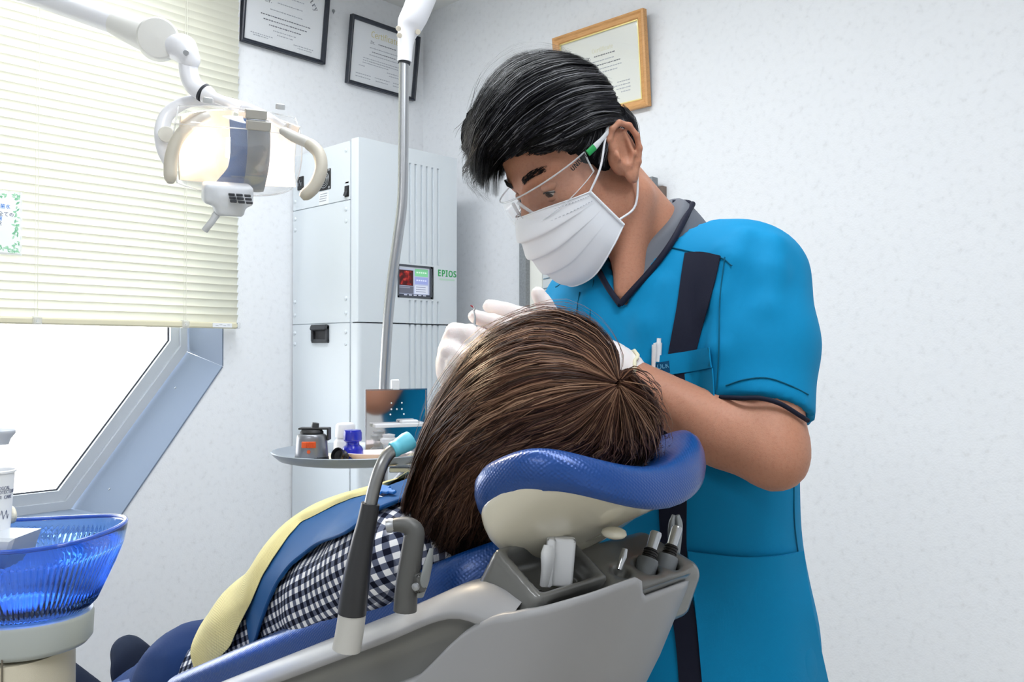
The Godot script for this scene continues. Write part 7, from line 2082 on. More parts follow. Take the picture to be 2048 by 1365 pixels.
func dentist_hands(t: Node3D) -> void:
	var gl := tri(mat(rgb(240, 232, 230), 0.55, 0, 0.4), 30.0, false)
	gl.normal_enabled = true
	gl.normal_texture = bumps(0.06, 3.0, 256, 4, 41)
	gl.normal_scale = 0.35
	gl.subsurf_scatter_enabled = true
	gl.subsurf_scatter_strength = 0.1
	var g := Geo.new()
	g.sculpt([
		[0, 0, 0.01, 1.7146, 1.1375, 1.1203, 0.031, 1.701, 1.1484, 1.139, 0.031],
		[0, 0, 0.02, 1.701, 1.1484, 1.139, 0.031, 1.6776, 1.1744, 1.1852, 0.034],
		[0, 0, 0.02, 1.6776, 1.1744, 1.1852, 0.032, 1.6662, 1.1898, 1.2102, 0.024],
		[0, 0, 0.0035, 1.6692, 1.1884, 1.2211, 0.0115, 1.6577, 1.1983, 1.2599, 0.0105],
		[0, 0, 0.0035, 1.6577, 1.1983, 1.2599, 0.0105, 1.6444, 1.2051, 1.2865, 0.0098],
		[0, 0, 0.0035, 1.6444, 1.2051, 1.2865, 0.0098, 1.6317, 1.2115, 1.3057, 0.0086],
		[0, 0, 0.0035, 1.6612, 1.2005, 1.2082, 0.0115, 1.6452, 1.2144, 1.2376, 0.0108],
		[0, 0, 0.0035, 1.6452, 1.2144, 1.2376, 0.0108, 1.6322, 1.2215, 1.2569, 0.0098],
		[0, 0, 0.0035, 1.6322, 1.2215, 1.2569, 0.0098, 1.6234, 1.2255, 1.2724, 0.0088],
		[0, 0, 0.0035, 1.6555, 1.2028, 1.193, 0.0115, 1.6204, 1.2081, 1.192, 0.0102],
		[0, 0, 0.0035, 1.6204, 1.2081, 1.192, 0.0102, 1.5994, 1.1922, 1.1979, 0.0088],
		[0, 0, 0.0035, 1.6521, 1.1929, 1.1823, 0.011, 1.6163, 1.1857, 1.1748, 0.0095],
		[0, 0, 0.0035, 1.6163, 1.1857, 1.1748, 0.0095, 1.6019, 1.1707, 1.1813, 0.008],
		[0, 0, 0.0035, 1.6853, 1.1775, 1.1848, 0.016, 1.6732, 1.2082, 1.2107, 0.012],
		[0, 0, 0.0035, 1.6732, 1.2082, 1.2107, 0.012, 1.6678, 1.2295, 1.2232, 0.0105],
		[0, 0, 0.0035, 1.6678, 1.2295, 1.2232, 0.0105, 1.6659, 1.2408, 1.2321, 0.0088]], 0.0034, 0.0012, 0.012)
	var a := put(g, "glove", gl, t, "white latex glove on the hand behind the patient's head")
	g = Geo.new()
	var c: Vector3 = Vector3(1.7144, 1.142, 1.1233)
	var ax: Vector3 = Vector3(0.0136, -0.0109, -0.0187)
	var f := frame_of(ax)
	var rp := []
	for i in 33: rp.append(c + f * Vector3(cos(TAU * i / 32) * 0.0325, 0.002 * sin(i * 1.7), sin(TAU * i / 32) * 0.0325))
	g.tube(rp, [0.0024], 8, false)
	put(g, "rolled_cuff", mat(rgb(236, 230, 200), 0.5), a, "cream rolled cuff")
	g = Geo.new()
	g.sculpt([
		[0, 0, 0.01, 1.5926, 1.1258, 1.2723, 0.029, 1.6058, 1.1513, 1.3017, 0.028],
		[0, 0, 0.02, 1.6058, 1.1513, 1.3017, 0.028, 1.6104, 1.1694, 1.3141, 0.022],
		[0, 0, 0.0035, 1.6099, 1.1747, 1.3258, 0.013, 1.6199, 1.1918, 1.3262, 0.0122],
		[0, 0, 0.0035, 1.6199, 1.1918, 1.3262, 0.0122, 1.6372, 1.191, 1.3207, 0.0112],
		[0, 0, 0.0035, 1.6372, 1.191, 1.3207, 0.0112, 1.6462, 1.1758, 1.3188, 0.0098],
		[0, 0, 0.0035, 1.6085, 1.1593, 1.3268, 0.0128, 1.6223, 1.1712, 1.3346, 0.0122],
		[0, 0, 0.0035, 1.6223, 1.1712, 1.3346, 0.0122, 1.6401, 1.1636, 1.3313, 0.0108],
		[0, 0, 0.0035, 1.6401, 1.1636, 1.3313, 0.0108, 1.6453, 1.152, 1.322, 0.0095],
		[0, 0, 0.0035, 1.6118, 1.1475, 1.3235, 0.012, 1.6301, 1.1572, 1.3339, 0.0115],
		[0, 0, 0.0035, 1.6301, 1.1572, 1.3339, 0.0115, 1.6428, 1.1481, 1.3299, 0.0098],
		[0, 0, 0.0035, 1.6173, 1.1386, 1.3181, 0.011, 1.6363, 1.1445, 1.3277, 0.0105],
		[0, 0, 0.0035, 1.6363, 1.1445, 1.3277, 0.0105, 1.645, 1.1394, 1.3248, 0.009],
		[0, 0, 0.0035, 1.6095, 1.1572, 1.2844, 0.015, 1.6392, 1.182, 1.2814, 0.0115],
		[0, 0, 0.0035, 1.6392, 1.182, 1.2814, 0.0115, 1.6345, 1.1907, 1.3026, 0.0094]], 0.0034, 0.0012, 0.012)
	put(g, "glove", gl, t, "white latex glove holding the probe")
	# probe in the right hand
	var pr := thing("dental_probe", "slim dental probe held upright between gloved fingers", "probe", Vector3(1.6377, 1.1782, 1.3131))
	g = Geo.new()
	g.tube([Vector3(1.6395, 1.1636, 1.318), Vector3(1.6384, 1.2017, 1.3129)], [0.0034], 12)
	put(g, "handle", mat(rgb(206, 212, 216), 0.25, 0.6), pr)
	g = Geo.new()
	g.tube(Geo.curve([Vector3(1.6384, 1.2017, 1.3129), Vector3(1.6389, 1.2105, 1.3126), Vector3(1.6381, 1.2175, 1.3135), Vector3(1.639, 1.2204, 1.3127), Vector3(1.6373, 1.2228, 1.3143)], 12), [0.002, 0.0016, 0.0013, 0.0011, 0.001], 8)
	put(g, "shank", M.steel, pr)
	g = Geo.new()
	g.tube([Vector3(1.6377, 1.2222, 1.3139), Vector3(1.6352, 1.2245, 1.3164)], [0.0011, 0.0008], 8)
	put(g, "tip", mat(rgb(150, 30, 44), 0.4), pr, "dark red tip")

func build_lamp() -> void:
	var white := mat(rgb(240, 241, 246), 0.3)
	white.clearcoat_enabled = true
	white.clearcoat = 0.3
	var grey := mat(rgb(196, 198, 200), 0.45)
	var o: Vector3 = Vector3(1.1267, 1.4859, 1.3358)
	var xf := Transform3D(Basis(Vector3(0.3145, 0.0285, -0.9488), Vector3(0.3257, 0.9357, 0.136), Vector3(0.8917, -0.3518, 0.285)), o)
	var t := thing("dental_lamp", "white dental operating lamp with clear cover and two grey handles on a jointed arm", "lamp", o)
	# arm
	var arm := Node3D.new()
	arm.name = "lamp_arm"
	t.add_child(arm)
	var g := Geo.new()
	g.tube([Vector3(0.4984, 1.8933, 1.7069), Vector3(0.8025, 1.768, 1.5393), Vector3(0.9597, 1.6969, 1.4573)], [0.0168], 24)
	put(g, "arm_tube", white, arm)
	g = Geo.new()
	g.tube([Vector3(0.953, 1.7001, 1.461), Vector3(0.9699, 1.6913, 1.4503), Vector3(0.9962, 1.6778, 1.4332), Vector3(1.0211, 1.6659, 1.4175), Vector3(1.0425, 1.6534, 1.4052)], [0.0178, 0.0205, 0.024, 0.026, 0.02], 24)
	put(g, "knuckle_housing", mat(rgb(236, 236, 232), 0.35), arm)
	g = Geo.new()
	var kd := (Vector3(2.353, 1.17, 1.999) - Vector3(1.0194, 1.6675, 1.4192)).normalized() as Vector3
	kd = (kd + Vector3(0, 0.1, 0)).normalized()
	g.lathe([Vector2(0.0, -0.034), Vector2(0.03, -0.034), Vector2(0.0315, -0.03), Vector2(0.0315, 0.03), Vector2(0.029, 0.0345), Vector2(0.015, 0.0362), Vector2(0, 0.0365)], Transform3D(frame_of(kd), Vector3(1.02, 1.6675, 1.4186)), 40)
	put(g, "knuckle_disc", mat(rgb(234, 234, 230), 0.4), arm)
	g = Geo.new()
	g.sculpt([
		[0, 0, 0.01, 1.0339, 1.6606, 1.4135, 0.02, 1.0594, 1.6492, 1.396, 0.019],
		[0, 0, 0.012, 1.0594, 1.6492, 1.396, 0.02, 1.0673, 1.6334, 1.3882, 0.0155],
		[0, 0, 0.008, 1.0725, 1.6409, 1.3972, 0.012, 1.0709, 1.6285, 1.3915, 0.0135]], 0.004)
	put(g, "elbow_block", white, arm)
	g = Geo.new()
	g.lathe([Vector2(0.0045, 0), Vector2(0.004, 0.0012), Vector2(0, 0.0014)], Transform3D(frame_of(kd), Vector3(1.0869, 1.6341, 1.404)), 14)
	g.box(Vector3(1.0889, 1.6333, 1.4049), Vector3(0.0006, 0.0005, 0.0035), frame_of(kd, Vector3(0.4, 1, 0)))
	put(g, "screw", M.brushed, arm)
	g = Geo.new()
	g.tube(Geo.curve([Vector3(1.065, 1.6334, 1.3904), Vector3(1.0659, 1.6097, 1.389), Vector3(1.0715, 1.5907, 1.3834), Vector3(1.0828, 1.5796, 1.3724)], 14), [0.0145], 20)
	put(g, "neck_tube", white, arm)
	g = Geo.new()
	g.tube([Vector3(1.0811, 1.5812, 1.3741), Vector3(1.0834, 1.5789, 1.3718)], [0.0152], 20)
	put(g, "neck_ring", M.gasket, arm)
	g = Geo.new()
	g.tube(Geo.curve([Vector3(1.0828, 1.5789, 1.3724), Vector3(1.0935, 1.5723, 1.3594), Vector3(1.1049, 1.5653, 1.3442), Vector3(1.1146, 1.5572, 1.3279)], 10), [0.014, 0.0145, 0.012, 0.008], 20)
	put(g, "neck_cone", white, arm)
	# yoke: flat band arching behind the head, with a pivot button at each end
	var yk := Node3D.new()
	yk.name = "yoke"
	t.add_child(yk)
	g = Geo.new()
	var arc := Geo.curve([Vector3(1.0417, 1.4618, 1.4095), Vector3(1.04, 1.4883, 1.4185), Vector3(1.0392, 1.5182, 1.4199), Vector3(1.0364, 1.5478, 1.4092), Vector3(1.0476, 1.569, 1.3851), Vector3(1.0689, 1.576, 1.3511), Vector3(1.1009, 1.5664, 1.3205), Vector3(1.1344, 1.5489, 1.2951), Vector3(1.1619, 1.5291, 1.2755)], 44)
	g.tube(arc, Geo.ramp([0.006, 0.010, 0.012, 0.0105, 0.0095, 0.009, 0.0085, 0.008, 0.006], 44), 14, true, 0.8)
	put(g, "yoke_band", white, yk)
	g = Geo.new()
	g.lathe([Vector2(0, -0.004), Vector2(0.0115, -0.004), Vector2(0.0125, 0.0), Vector2(0.0115, 0.0032), Vector2(0, 0.004)], Transform3D(frame_of(kd), Vector3(1.056, 1.5096, 1.4202)), 24)
	put(g, "pivot_button", mat(rgb(232, 230, 222), 0.4), yk)
	# reflector: two curved facetted wings of polished metal round the halogen bulb
	var refl := mat(rgb(255, 246, 234), 0.22, 0.85)
	for s in [-1.0, 1.0]:
		g = Geo.new()
		var rows := []
		for i in 21:
			var a := lerpf(0.004, 0.088, i / 20.0)
			var row := []
			for j in 17:
				var b := lerpf(-1, 1, j / 16.0)
				var half := 0.058 * sqrt(1.0 - pow(a / 0.115, 2) * 0.55)
				var fac := 0.0012 * absf(fposmod(i * 0.5, 1.0) - 0.5)
				row.append(xf * Vector3(s * a, b * half, -0.055 + 0.05 * pow(a / 0.088, 2) + 0.02 * b * b + fac))
			if s < 0: row.reverse()
			rows.append(row)
		g.thick(rows, 0.002)
		put(g, "reflector", refl, t, "polished warm reflector wing")
	g = Geo.new()
	var bulb := mat(rgb(255, 244, 226), 0.4)
	bulb.emission_enabled = true
	bulb.emission = Color(1.0, 0.9, 0.78)
	bulb.emission_energy_multiplier = 45.0
	g.tube([xf * Vector3(-0.012, -0.012, -0.012), xf * Vector3(-0.012, 0.018, -0.012)], [0.006], 12)
	put(g, "bulb", bulb, t, "glowing halogen bulb")
	var sp := SpotLight3D.new()
	sp.name = "lamp_beam"
	sp.light_color = Color(1.0, 0.9, 0.76)
	sp.light_energy = 0.6
	sp.light_size = 0.06
	sp.spot_range = 5.0
	sp.spot_angle = 32.0
	sp.shadow_enabled = true
	t.add_child(sp)
	sp.transform = Transform3D(Basis(xf.basis.x, xf.basis.y, xf.basis.z).rotated(xf.basis.y, PI), xf.basis.z * 0.05)
	# heat shield column in front of the bulb
	g = Geo.new()
	var col := []
	for i in 13:
		var b := lerpf(-0.062, 0.05, i / 12.0)
		var z := 0.012 - 0.028 * pow(b / 0.06, 2)
		col.append([xf * Vector3(0.008, b, z), xf * Vector3(0.012, b, z + 0.006), xf * Vector3(0.04 - 0.006 * (1 - i / 12.0), b, z + 0.006), xf * Vector3(0.042, b, z)])
	g.thick(col, 0.004)
	put(g, "heat_shield", mat(rgb(132, 138, 146), 0.35, 0.5), t, "grey heat shield column")
	g = Geo.new()
	col = []
	for i in 13:
		var b := lerpf(-0.064, 0.05, i / 12.0)
		var z := 0.016 - 0.028 * pow(b / 0.06, 2)
		var left := -0.014 - 0.02 * smoothstep(0.4, 0.0, i / 12.0)
		col.append([xf * Vector3(left, b, z - 0.01), xf * Vector3((left + 0.008) / 2, b, z), xf * Vector3(0.01, b, z + 0.002)])
	g.thick(col, 0.0015)
	var bl := mat(rgb(62, 96, 150), 0.25, 0.5)
	bl.normal_enabled = true
	bl.normal_texture = bumps(0.09, 5.0, 256, 3, 17)
	tri(bl, 25.0, false)
	put(g, "bulb_shield", bl, t, "blue coated glass shield")
	# clear front cover with raised edge
	var cov := clear(Color(0.96, 0.96, 0.96), 0.08, 0.03)
	var rows2 := []
	for i in 25:
		var b := lerpf(-1, 1, i / 24.0)
		var row := []
		for j in 41:
			var a := lerpf(-1, 1, j / 40.0)
			var w := 0.098 * (1.0 - 0.10 * b * b)
			var h := 0.067 * (1.0 - 0.12 * a * a)
			var z := 0.034 - 0.03 * pow(absf(a), 4) - 0.022 * pow(absf(b), 4)
			row.append(xf * Vector3(a * w, b * h, z))
		row.reverse()
		rows2.append(row)
	g = Geo.new()
	g.thick(rows2, 0.002)
	var cover := put(g, "front_cover", cov, t, "clear plastic front cover")
	g = Geo.new()
	var edge := []
	for j in 41: edge.append(rows2[0][j])
	for i in 25: edge.append(rows2[i][40])
	for j in 41: edge.append(rows2[24][40 - j])
	for i in 25: edge.append(rows2[24 - i][0])
	g.tube(edge, [0.0013], 6, false)
	var rib := []
	for j in 41: rib.append(rows2[19][j] + xf.basis.z * 0.001)
	g.tube(rib, [0.001], 6, false)
	put(g, "cover_edge", clear(Color(0.95, 0.95, 0.95), 0.4, 0.05), cover)
	for q in [[-0.05, 0.07], [0.058, 0.072]]:
		g = Geo.new()
		g.lathe([Vector2(0.0, 0), Vector2(0.0075, 0), Vector2(0.0075, 0.006), Vector2(0.0065, 0.008), Vector2(0, 0.008)], Transform3D(xf.basis, xf * Vector3(q[0], q[1], 0.01)), 8)
		put(g, "cover_knob", grey, t)
	for q in [[0.018, 0.062, 0.026, 0.016, 0.007], [0.022, 0.046, 0.03, 0.018, 0.007]]:
		g = Geo.new()
		g.box(xf * Vector3(q[0], q[1], q[2]), Vector3(q[3], q[4], 0.006), xf.basis, 0.0015)
		put(g, "cover_clamp", mat(rgb(176, 174, 168), 0.45), t)
	# vent housing under the head
	g = Geo.new()
	g.sculpt([
		[2, 0, 0.01, 1.127, 1.4162, 1.3551, 0.037, 0.016, 0.018, 0.3145, 0.0285, -0.9488, 0.3257, 0.9357, 0.136, 0.8917, -0.3518, 0.285, 0.006],
		[2, 0, 0.012, 1.1285, 1.4006, 1.3533, 0.022, 0.018, 0.015, 0.3145, 0.0285, -0.9488, 0.3257, 0.9357, 0.136, 0.8917, -0.3518, 0.285, 0.006]], 0.0036)
	var vh := put(g, "vent_housing", mat(rgb(216, 220, 226), 0.4), t)
	for k in 9:
		g = Geo.new()
		var at: Vector3 = [Vector3(1.1477, 1.4121, 1.3594), Vector3(1.1566, 1.411, 1.3509), Vector3(1.1655, 1.4098, 1.3424), Vector3(1.1488, 1.4067, 1.3583), Vector3(1.1577, 1.4056, 1.3498), Vector3(1.1666, 1.4044, 1.3413), Vector3(1.1499, 1.4013, 1.3572), Vector3(1.1588, 1.4002, 1.3487), Vector3(1.1677, 1.399, 1.3402)][k]
		g.box(at, Vector3(0.0046, 0.0017, 0.003), xf.basis, 0.0006)
		put(g, "vent_slot", mat(rgb(58, 62, 68), 0.6), vh)
	for k in 6:
		g = Geo.new()
		var at: Vector3 = [Vector3(1.119, 1.4213, 1.3814), Vector3(1.1212, 1.419, 1.3793), Vector3(1.1225, 1.4175, 1.3781), Vector3(1.1247, 1.4152, 1.3759), Vector3(1.126, 1.4136, 1.3747), Vector3(1.1282, 1.4113, 1.3725)][k]
		g.box(at, Vector3(0.0042, 0.0015, 0.003), xf.basis.rotated(xf.basis.z, -0.35).rotated(xf.basis.y, -0.7), 0.0006)
		put(g, "vent_slot", mat(rgb(58, 62, 68), 0.6), vh)
	g = Geo.new()
	g.tube(Geo.curve([Vector3(1.1213, 1.3904, 1.3669), Vector3(1.1209, 1.3764, 1.374), Vector3(1.1194, 1.3641, 1.3822), Vector3(1.1148, 1.3564, 1.3863)], 10), [0.0038, 0.0048, 0.0062, 0.0052], 12)
	put(g, "switch_lever", grey, t, "grey switch lever")
	# handles
	for q in [[Vector3(1.1119, 1.5363, 1.3785), Vector3(1.1091, 1.5258, 1.3948), Vector3(1.1079, 1.5064, 1.4163), Vector3(1.1075, 1.4827, 1.4301), Vector3(1.1073, 1.4551, 1.4367), Vector3(1.1119, 1.4233, 1.4387)], [Vector3(1.1949, 1.513, 1.299), Vector3(1.2257, 1.4978, 1.2969), Vector3(1.2584, 1.483, 1.2932), Vector3(1.2819, 1.4644, 1.2911), Vector3(1.2924, 1.4384, 1.2945), Vector3(1.289, 1.4124, 1.3042), Vector3(1.2756, 1.3962, 1.3167)]]:
		var cv := Geo.curve(q, 30)
		g = Geo.new()
		g.tube(cv.slice(0, 11), [0.0066, 0.007, 0.0076, 0.008, 0.0082, 0.0083, 0.0084, 0.0084, 0.0084, 0.0084, 0.0084], 14)
		var h := put(g, "handle", mat(rgb(206, 204, 198), 0.45), t, "grey grip handle")
		g = Geo.new()
		var pts: Array = cv.slice(10, 30)
		var rr := []
		for i in 20: rr.append(0.0094 if i < 18 else (0.0085 if i == 18 else 0.005))
		g.tube(pts, rr, 16)
		put(g, "handle_sleeve", mat(rgb(198, 192, 178), 0.55), h)

func build_tray() -> void:
	# pole with white upper arm
	var t := thing("tray_pole", "bent steel pole hanging from a white arm, carrying the tray", "pole", Vector3(1.0038, 1.4797, 0.9141))
	var g := Geo.new()
	var white := mat(rgb(240, 241, 247), 0.3)
	g.tube(Geo.curve([Vector3(1.0897, 1.9998, 0.869), Vector3(1.0581, 1.9236, 0.884), Vector3(1.0346, 1.8598, 0.8984), Vector3(1.0216, 1.8363, 0.9033), Vector3(1.0155, 1.8058, 0.9087), Vector3(1.0129, 1.7609, 0.9104)], 26), [0.03, 0.03, 0.0295, 0.029, 0.029, 0.0285, 0.028, 0.028, 0.028, 0.028, 0.0275, 0.0275, 0.027, 0.027, 0.0265, 0.026, 0.024, 0.022, 0.02, 0.0185, 0.017, 0.0162, 0.0155, 0.015, 0.0148, 0.0145], 26)
	var sl := put(g, "upper_arm", white, t, "white tapered upper arm")
	for q in [Vector3(1.0242, 1.8196, 0.9351), Vector3(1.0255, 1.8056, 0.9336), Vector3(1.0448, 1.8164, 0.9016)]:
		g = Geo.new()
		g.lathe([Vector2(0.0055, -0.004), Vector2(0.005, 0.0018), Vector2(0, 0.002)], Transform3D(frame_of(Vector3(1.3269, -0.6435, 1.0726)), q), 14)
		put(g, "cover_screw", mat(rgb(214, 206, 190), 0.4), sl)
	g = Geo.new()
	g.tube([Vector3(1.0129, 1.763, 0.9104), Vector3(1.0121, 1.7569, 0.911)], [0.0125], 18)
	put(g, "sleeve_ring", M.gasket, t)
	g = Geo.new()
	g.tube(Geo.curve([Vector3(1.0122, 1.765, 0.9111), Vector3(1.0104, 1.6428, 0.9107), Vector3(1.0085, 1.5205, 0.9103), Vector3(1.0058, 1.4594, 0.9118), Vector3(0.9994, 1.3982, 0.9169), Vector3(0.9905, 1.3167, 0.9239), Vector3(0.9839, 1.2352, 0.9287), Vector3(0.9795, 1.1537, 0.9315), Vector3(0.9768, 1.0926, 0.933), Vector3(0.9742, 0.9703, 0.9333), Vector3(0.9727, 0.8786, 0.9332)], 60), [0.0105], 18)
	put(g, "steel_tube", M.brushed, t)
	# bracket under the tray
	g = Geo.new()
	g.box(Vector3(1.086, 0.9454, 0.9645), Vector3(0.03, 0.005, 0.02), Basis(Vector3.UP, 0.76), 0.002)
	g.tube([Vector3(1.086, 0.9416, 0.9644), Vector3(0.9998, 0.8971, 0.9353), Vector3(0.9734, 0.8837, 0.9325)], [0.008], 12)
	put(g, "tray_bracket", M.brushed, t)
	# tray
	var c: Vector3 = Vector3(1.0332, 0.97, 1.0429)
	var fr := Basis(Vector3(0.7239, 0, -0.6899), Vector3.UP, Vector3(0.6899, 0, 0.7239))
	var xf := Transform3D(fr, c)
	var tr := thing("instrument_tray", "round grey instrument tray with raised rim held on the steel pole", "tray", c)
	g = Geo.new()
	g.lathe([Vector2(0, -0.006), Vector2(0.125, -0.006), Vector2(0.142, -0.002), Vector2(0.153, 0.007), Vector2(0.157, 0.0125), Vector2(0.1555, 0.014), Vector2(0.152, 0.012), Vector2(0.14, 0.0015), Vector2(0.125, -0.003), Vector2(0, -0.003)], xf, 64, 1.0, 0.9)
	put(g, "dish", mat(rgb(156, 164, 174), 0.35, 0.2), tr)
	g = Geo.new()
	g.prism([Vector2(-0.115, -0.075), Vector2(0.12, -0.085), Vector2(0.125, 0.07), Vector2(-0.1, 0.08)], Transform3D(fr * Basis(Vector3.RIGHT, -PI / 2), c + Vector3(0, -0.0025, 0)), 0.0008)
	put(g, "paper_liner", mat(rgb(240, 230, 205), 0.85), tr, "cream paper liner")
	g = Geo.new()
	g.prism([Vector2(-0.04, -0.098), Vector2(0.09, -0.11), Vector2(0.1, -0.07), Vector2(-0.02, -0.06)], Transform3D(fr * Basis(Vector3.RIGHT, -PI / 2), c + Vector3(0, -0.0012, 0)), 0.0008)
	put(g, "paper_liner", mat(rgb(236, 208, 158), 0.85), tr, "tan paper strip")
	var at := func(x: float, z: float): return xf * Vector3(x, -0.001, z)
	# torch lighter
	var b: Vector3 = at.call(-0.066, 0.075)
	var lt := thing("torch_lighter", "grey torch lighter with black top and orange ribbed switch on the tray", "lighter", b)
	var lx := Transform3D(fr, b)
	var silver := mat(rgb(138, 140, 146), 0.3, 0.55)
	g = Geo.new()
	g.lathe([Vector2(0, 0.004), Vector2(0.03, 0.004), Vector2(0.031, 0.007), Vector2(0.03, 0.012), Vector2(0, 0.012)], lx, 36, 1.0, 0.8)
	for s in [-1, 1]:
		g.lathe([Vector2(0, -0.0005), Vector2(0.005, -0.0005), Vector2(0.005, 0.006), Vector2(0, 0.006)], lx * Transform3D(Basis.IDENTITY, Vector3(0.018 * s, 0, 0.012)), 12)
	put(g, "base", M.black_rubber, lt)
	g = Geo.new()
	g.lathe([Vector2(0, 0.011), Vector2(0.0295, 0.011), Vector2(0.0295, 0.016), Vector2(0.0275, 0.044), Vector2(0.0262, 0.05), Vector2(0.023, 0.0525), Vector2(0, 0.053)], lx, 40, 1.0, 0.82)
	put(g, "tank", silver, lt)
	g = Geo.new()
	g.lathe([Vector2(0, 0.051), Vector2(0.0205, 0.051), Vector2(0.021, 0.056), Vector2(0.018, 0.06), Vector2(0, 0.0605)], lx, 32, 1.0, 0.85)
	g.box(lx * Vector3(0.004, 0.062, -0.004), Vector3(0.027, 0.0016, 0.012), fr, 0.001)
	g.box(lx * Vector3(0.03, 0.052, -0.004), Vector3(0.0016, 0.011, 0.012), fr, 0.001)
	put(g, "nozzle_cover", M.black_rubber, lt, "black nozzle cover")
	g = Geo.new()
	g.tube([lx * Vector3(0.004, 0.06, -0.004), lx * Vector3(0.006, 0.072, -0.004)], [0.0075, 0.0062], 14)
	put(g, "nozzle", mat(rgb(60, 62, 66), 0.4), lt)
	g = Geo.new()
	g.box(lx * Vector3(0.0, 0.035, 0.0232), Vector3(0.0125, 0.0055, 0.003), fr, 0.001)
	for k in 8: g.box(lx * Vector3(-0.004 + k * 0.002, 0.035, 0.0265), Vector3(0.0006, 0.005, 0.0012), fr)
	put(g, "switch", M.orange, lt, "orange ribbed slide switch")
	g = Geo.new()
	g.lathe([Vector2(0, 0), Vector2(0.0034, 0), Vector2(0.003, 0.0018), Vector2(0, 0.002)], Transform3D(fr * Basis(Vector3.RIGHT, PI / 2), lx * Vector3(0.0, 0.0225, 0.0236)), 16)
	put(g, "indicator_button", M.orange, lt)
	# bottles
	var glass_blue := clear(Color(0.03, 0.12, 0.75), 0.82, 0.04)
	var prof := [Vector2(0, 0), Vector2(0.02, 0), Vector2(0.0205, 0.003), Vector2(0.0195, 0.022), Vector2(0.0165, 0.027), Vector2(0.0125, 0.03), Vector2(0.0125, 0.034), Vector2(0.0165, 0.037), Vector2(0.0175, 0.04), Vector2(0.0172, 0.052), Vector2(0.015, 0.057), Vector2(0, 0.058)]
	b = at.call(0.002, 0.045)
	var bt := thing("alcohol_bottle", "small cobalt blue glass bottle with blue cap on the tray", "bottle", b)
	g = Geo.new()
	g.lathe(prof.slice(0, 7) + [Vector2(0, 0.034)], Transform3D(fr, b), 8)
	put(g, "flask", glass_blue, bt)
	g = Geo.new()
	g.lathe([Vector2(0, 0.033)] + prof.slice(6), Transform3D(fr, b), 10)
	put(g, "cap", glass_blue, bt)
	b = at.call(-0.024, -0.02)
	bt = thing("medicine_bottle", "white plastic bottle behind the cobalt blue one on the tray", "bottle", b)
	g = Geo.new()
	g.lathe([Vector2(0, 0), Vector2(0.022, 0), Vector2(0.023, 0.004), Vector2(0.022, 0.028), Vector2(0.016, 0.036), Vector2(0.014, 0.038), Vector2(0, 0.038)], Transform3D(fr, b), 28)
	put(g, "flask", M.white_plastic, bt)
	g = Geo.new()
	g.lathe([Vector2(0, 0.037), Vector2(0.019, 0.037), Vector2(0.0195, 0.042), Vector2(0.0185, 0.06), Vector2(0.015, 0.064), Vector2(0, 0.065)], Transform3D(fr, b), 28)
	put(g, "cap", M.white_plastic, bt)
	# black rubber bulb lying on the paper
	b = at.call(-0.012, 0.085)
	var rb := thing("dappen_dish", "small black round dish tipped on its side before the blue bottle", "dish", b)
	g = Geo.new()
	var tilt := Transform3D(fr * Basis(Vector3(0.75, 0.25, 0.6).normalized(), 1.25), b + Vector3(0, 0.0135, 0))
	g.lathe([Vector2(0, -0.01), Vector2(0.011, -0.01), Vector2(0.0125, -0.004), Vector2(0.009, 0.0), Vector2(0.0125, 0.005), Vector2(0.0132, 0.011), Vector2(0.0115, 0.0115), Vector2(0.009, 0.006), Vector2(0, 0.004)], tilt, 28)
	put(g, "bowl", mat(rgb(20, 20, 22), 0.25), rb)
	# pink-white moulded dish
	b = at.call(0.05, 0.055)
	var pd := thing("mixing_dish", "pale pink disposable dish lying on the tray before the steel plate", "dish", b)
	g = Geo.new()
	g.lathe([Vector2(0, 0.001), Vector2(0.036, 0.001), Vector2(0.044, 0.006), Vector2(0.054, 0.014), Vector2(0.06, 0.0165), Vector2(0.059, 0.0178), Vector2(0.052, 0.0155), Vector2(0.041, 0.0075), Vector2(0.034, 0.0035), Vector2(0, 0.003)], Transform3D(fr, b), 12, 1.1, 0.62)
	put(g, "bowl", mat(rgb(248, 232, 230), 0.5), pd)
	# polished steel plate standing on the tray, its white ledge and the dispenser in front
	b = at.call(0.07, -0.045) + Vector3(0, 0.001, 0)
	var sp := thing("steel_plate", "polished stainless plate standing on the tray and mirroring the dentist", "plate", b)
	var pb := fr * Basis(Vector3.UP, 0.3982)
	g = Geo.new()
	g.box(b + Vector3(0, 0.063, 0), Vector3(0.06, 0.0625, 0.0012), pb, 0.0006)
	put(g, "plate", M.mirror_steel, sp)
	g = Geo.new()
	for s in [-1, 1]: g.box(b + pb * Vector3(0.0605 * s, 0.063, 0.001), Vector3(0.001, 0.063, 0.003), pb)
	g.box(b + pb * Vector3(0, 0.1265, 0.001), Vector3(0.0615, 0.001, 0.003), pb)
	put(g, "folded_edge", M.steel, sp)
	for q in [[-0.01, 0.1], [0.011, 0.1], [-0.01, 0.088], [0.001, 0.088], [0.011, 0.088], [-0.012, 0.078], [0.015, 0.078]]:
		g = Geo.new()
		g.lathe([Vector2(0, 0), Vector2(0.0018, 0), Vector2(0.0012, 0.0008), Vector2(0, 0.001)], Transform3D(pb * Basis(Vector3.RIGHT, PI / 2), b + pb * Vector3(q[0], q[1], 0.0012)), 8)
		put(g, "rivet", M.white_plastic, sp)
	g = Geo.new()
	g.box(b + pb * Vector3(0.004, 0.058, 0.014), Vector3(0.052, 0.0035, 0.012), pb, 0.0015)
	g.box(b + pb * Vector3(0.022, 0.064, 0.014), Vector3(0.018, 0.0035, 0.008), pb, 0.003)
	put(g, "ledge", M.white_plastic, sp, "white plastic ledge")
	g = Geo.new()
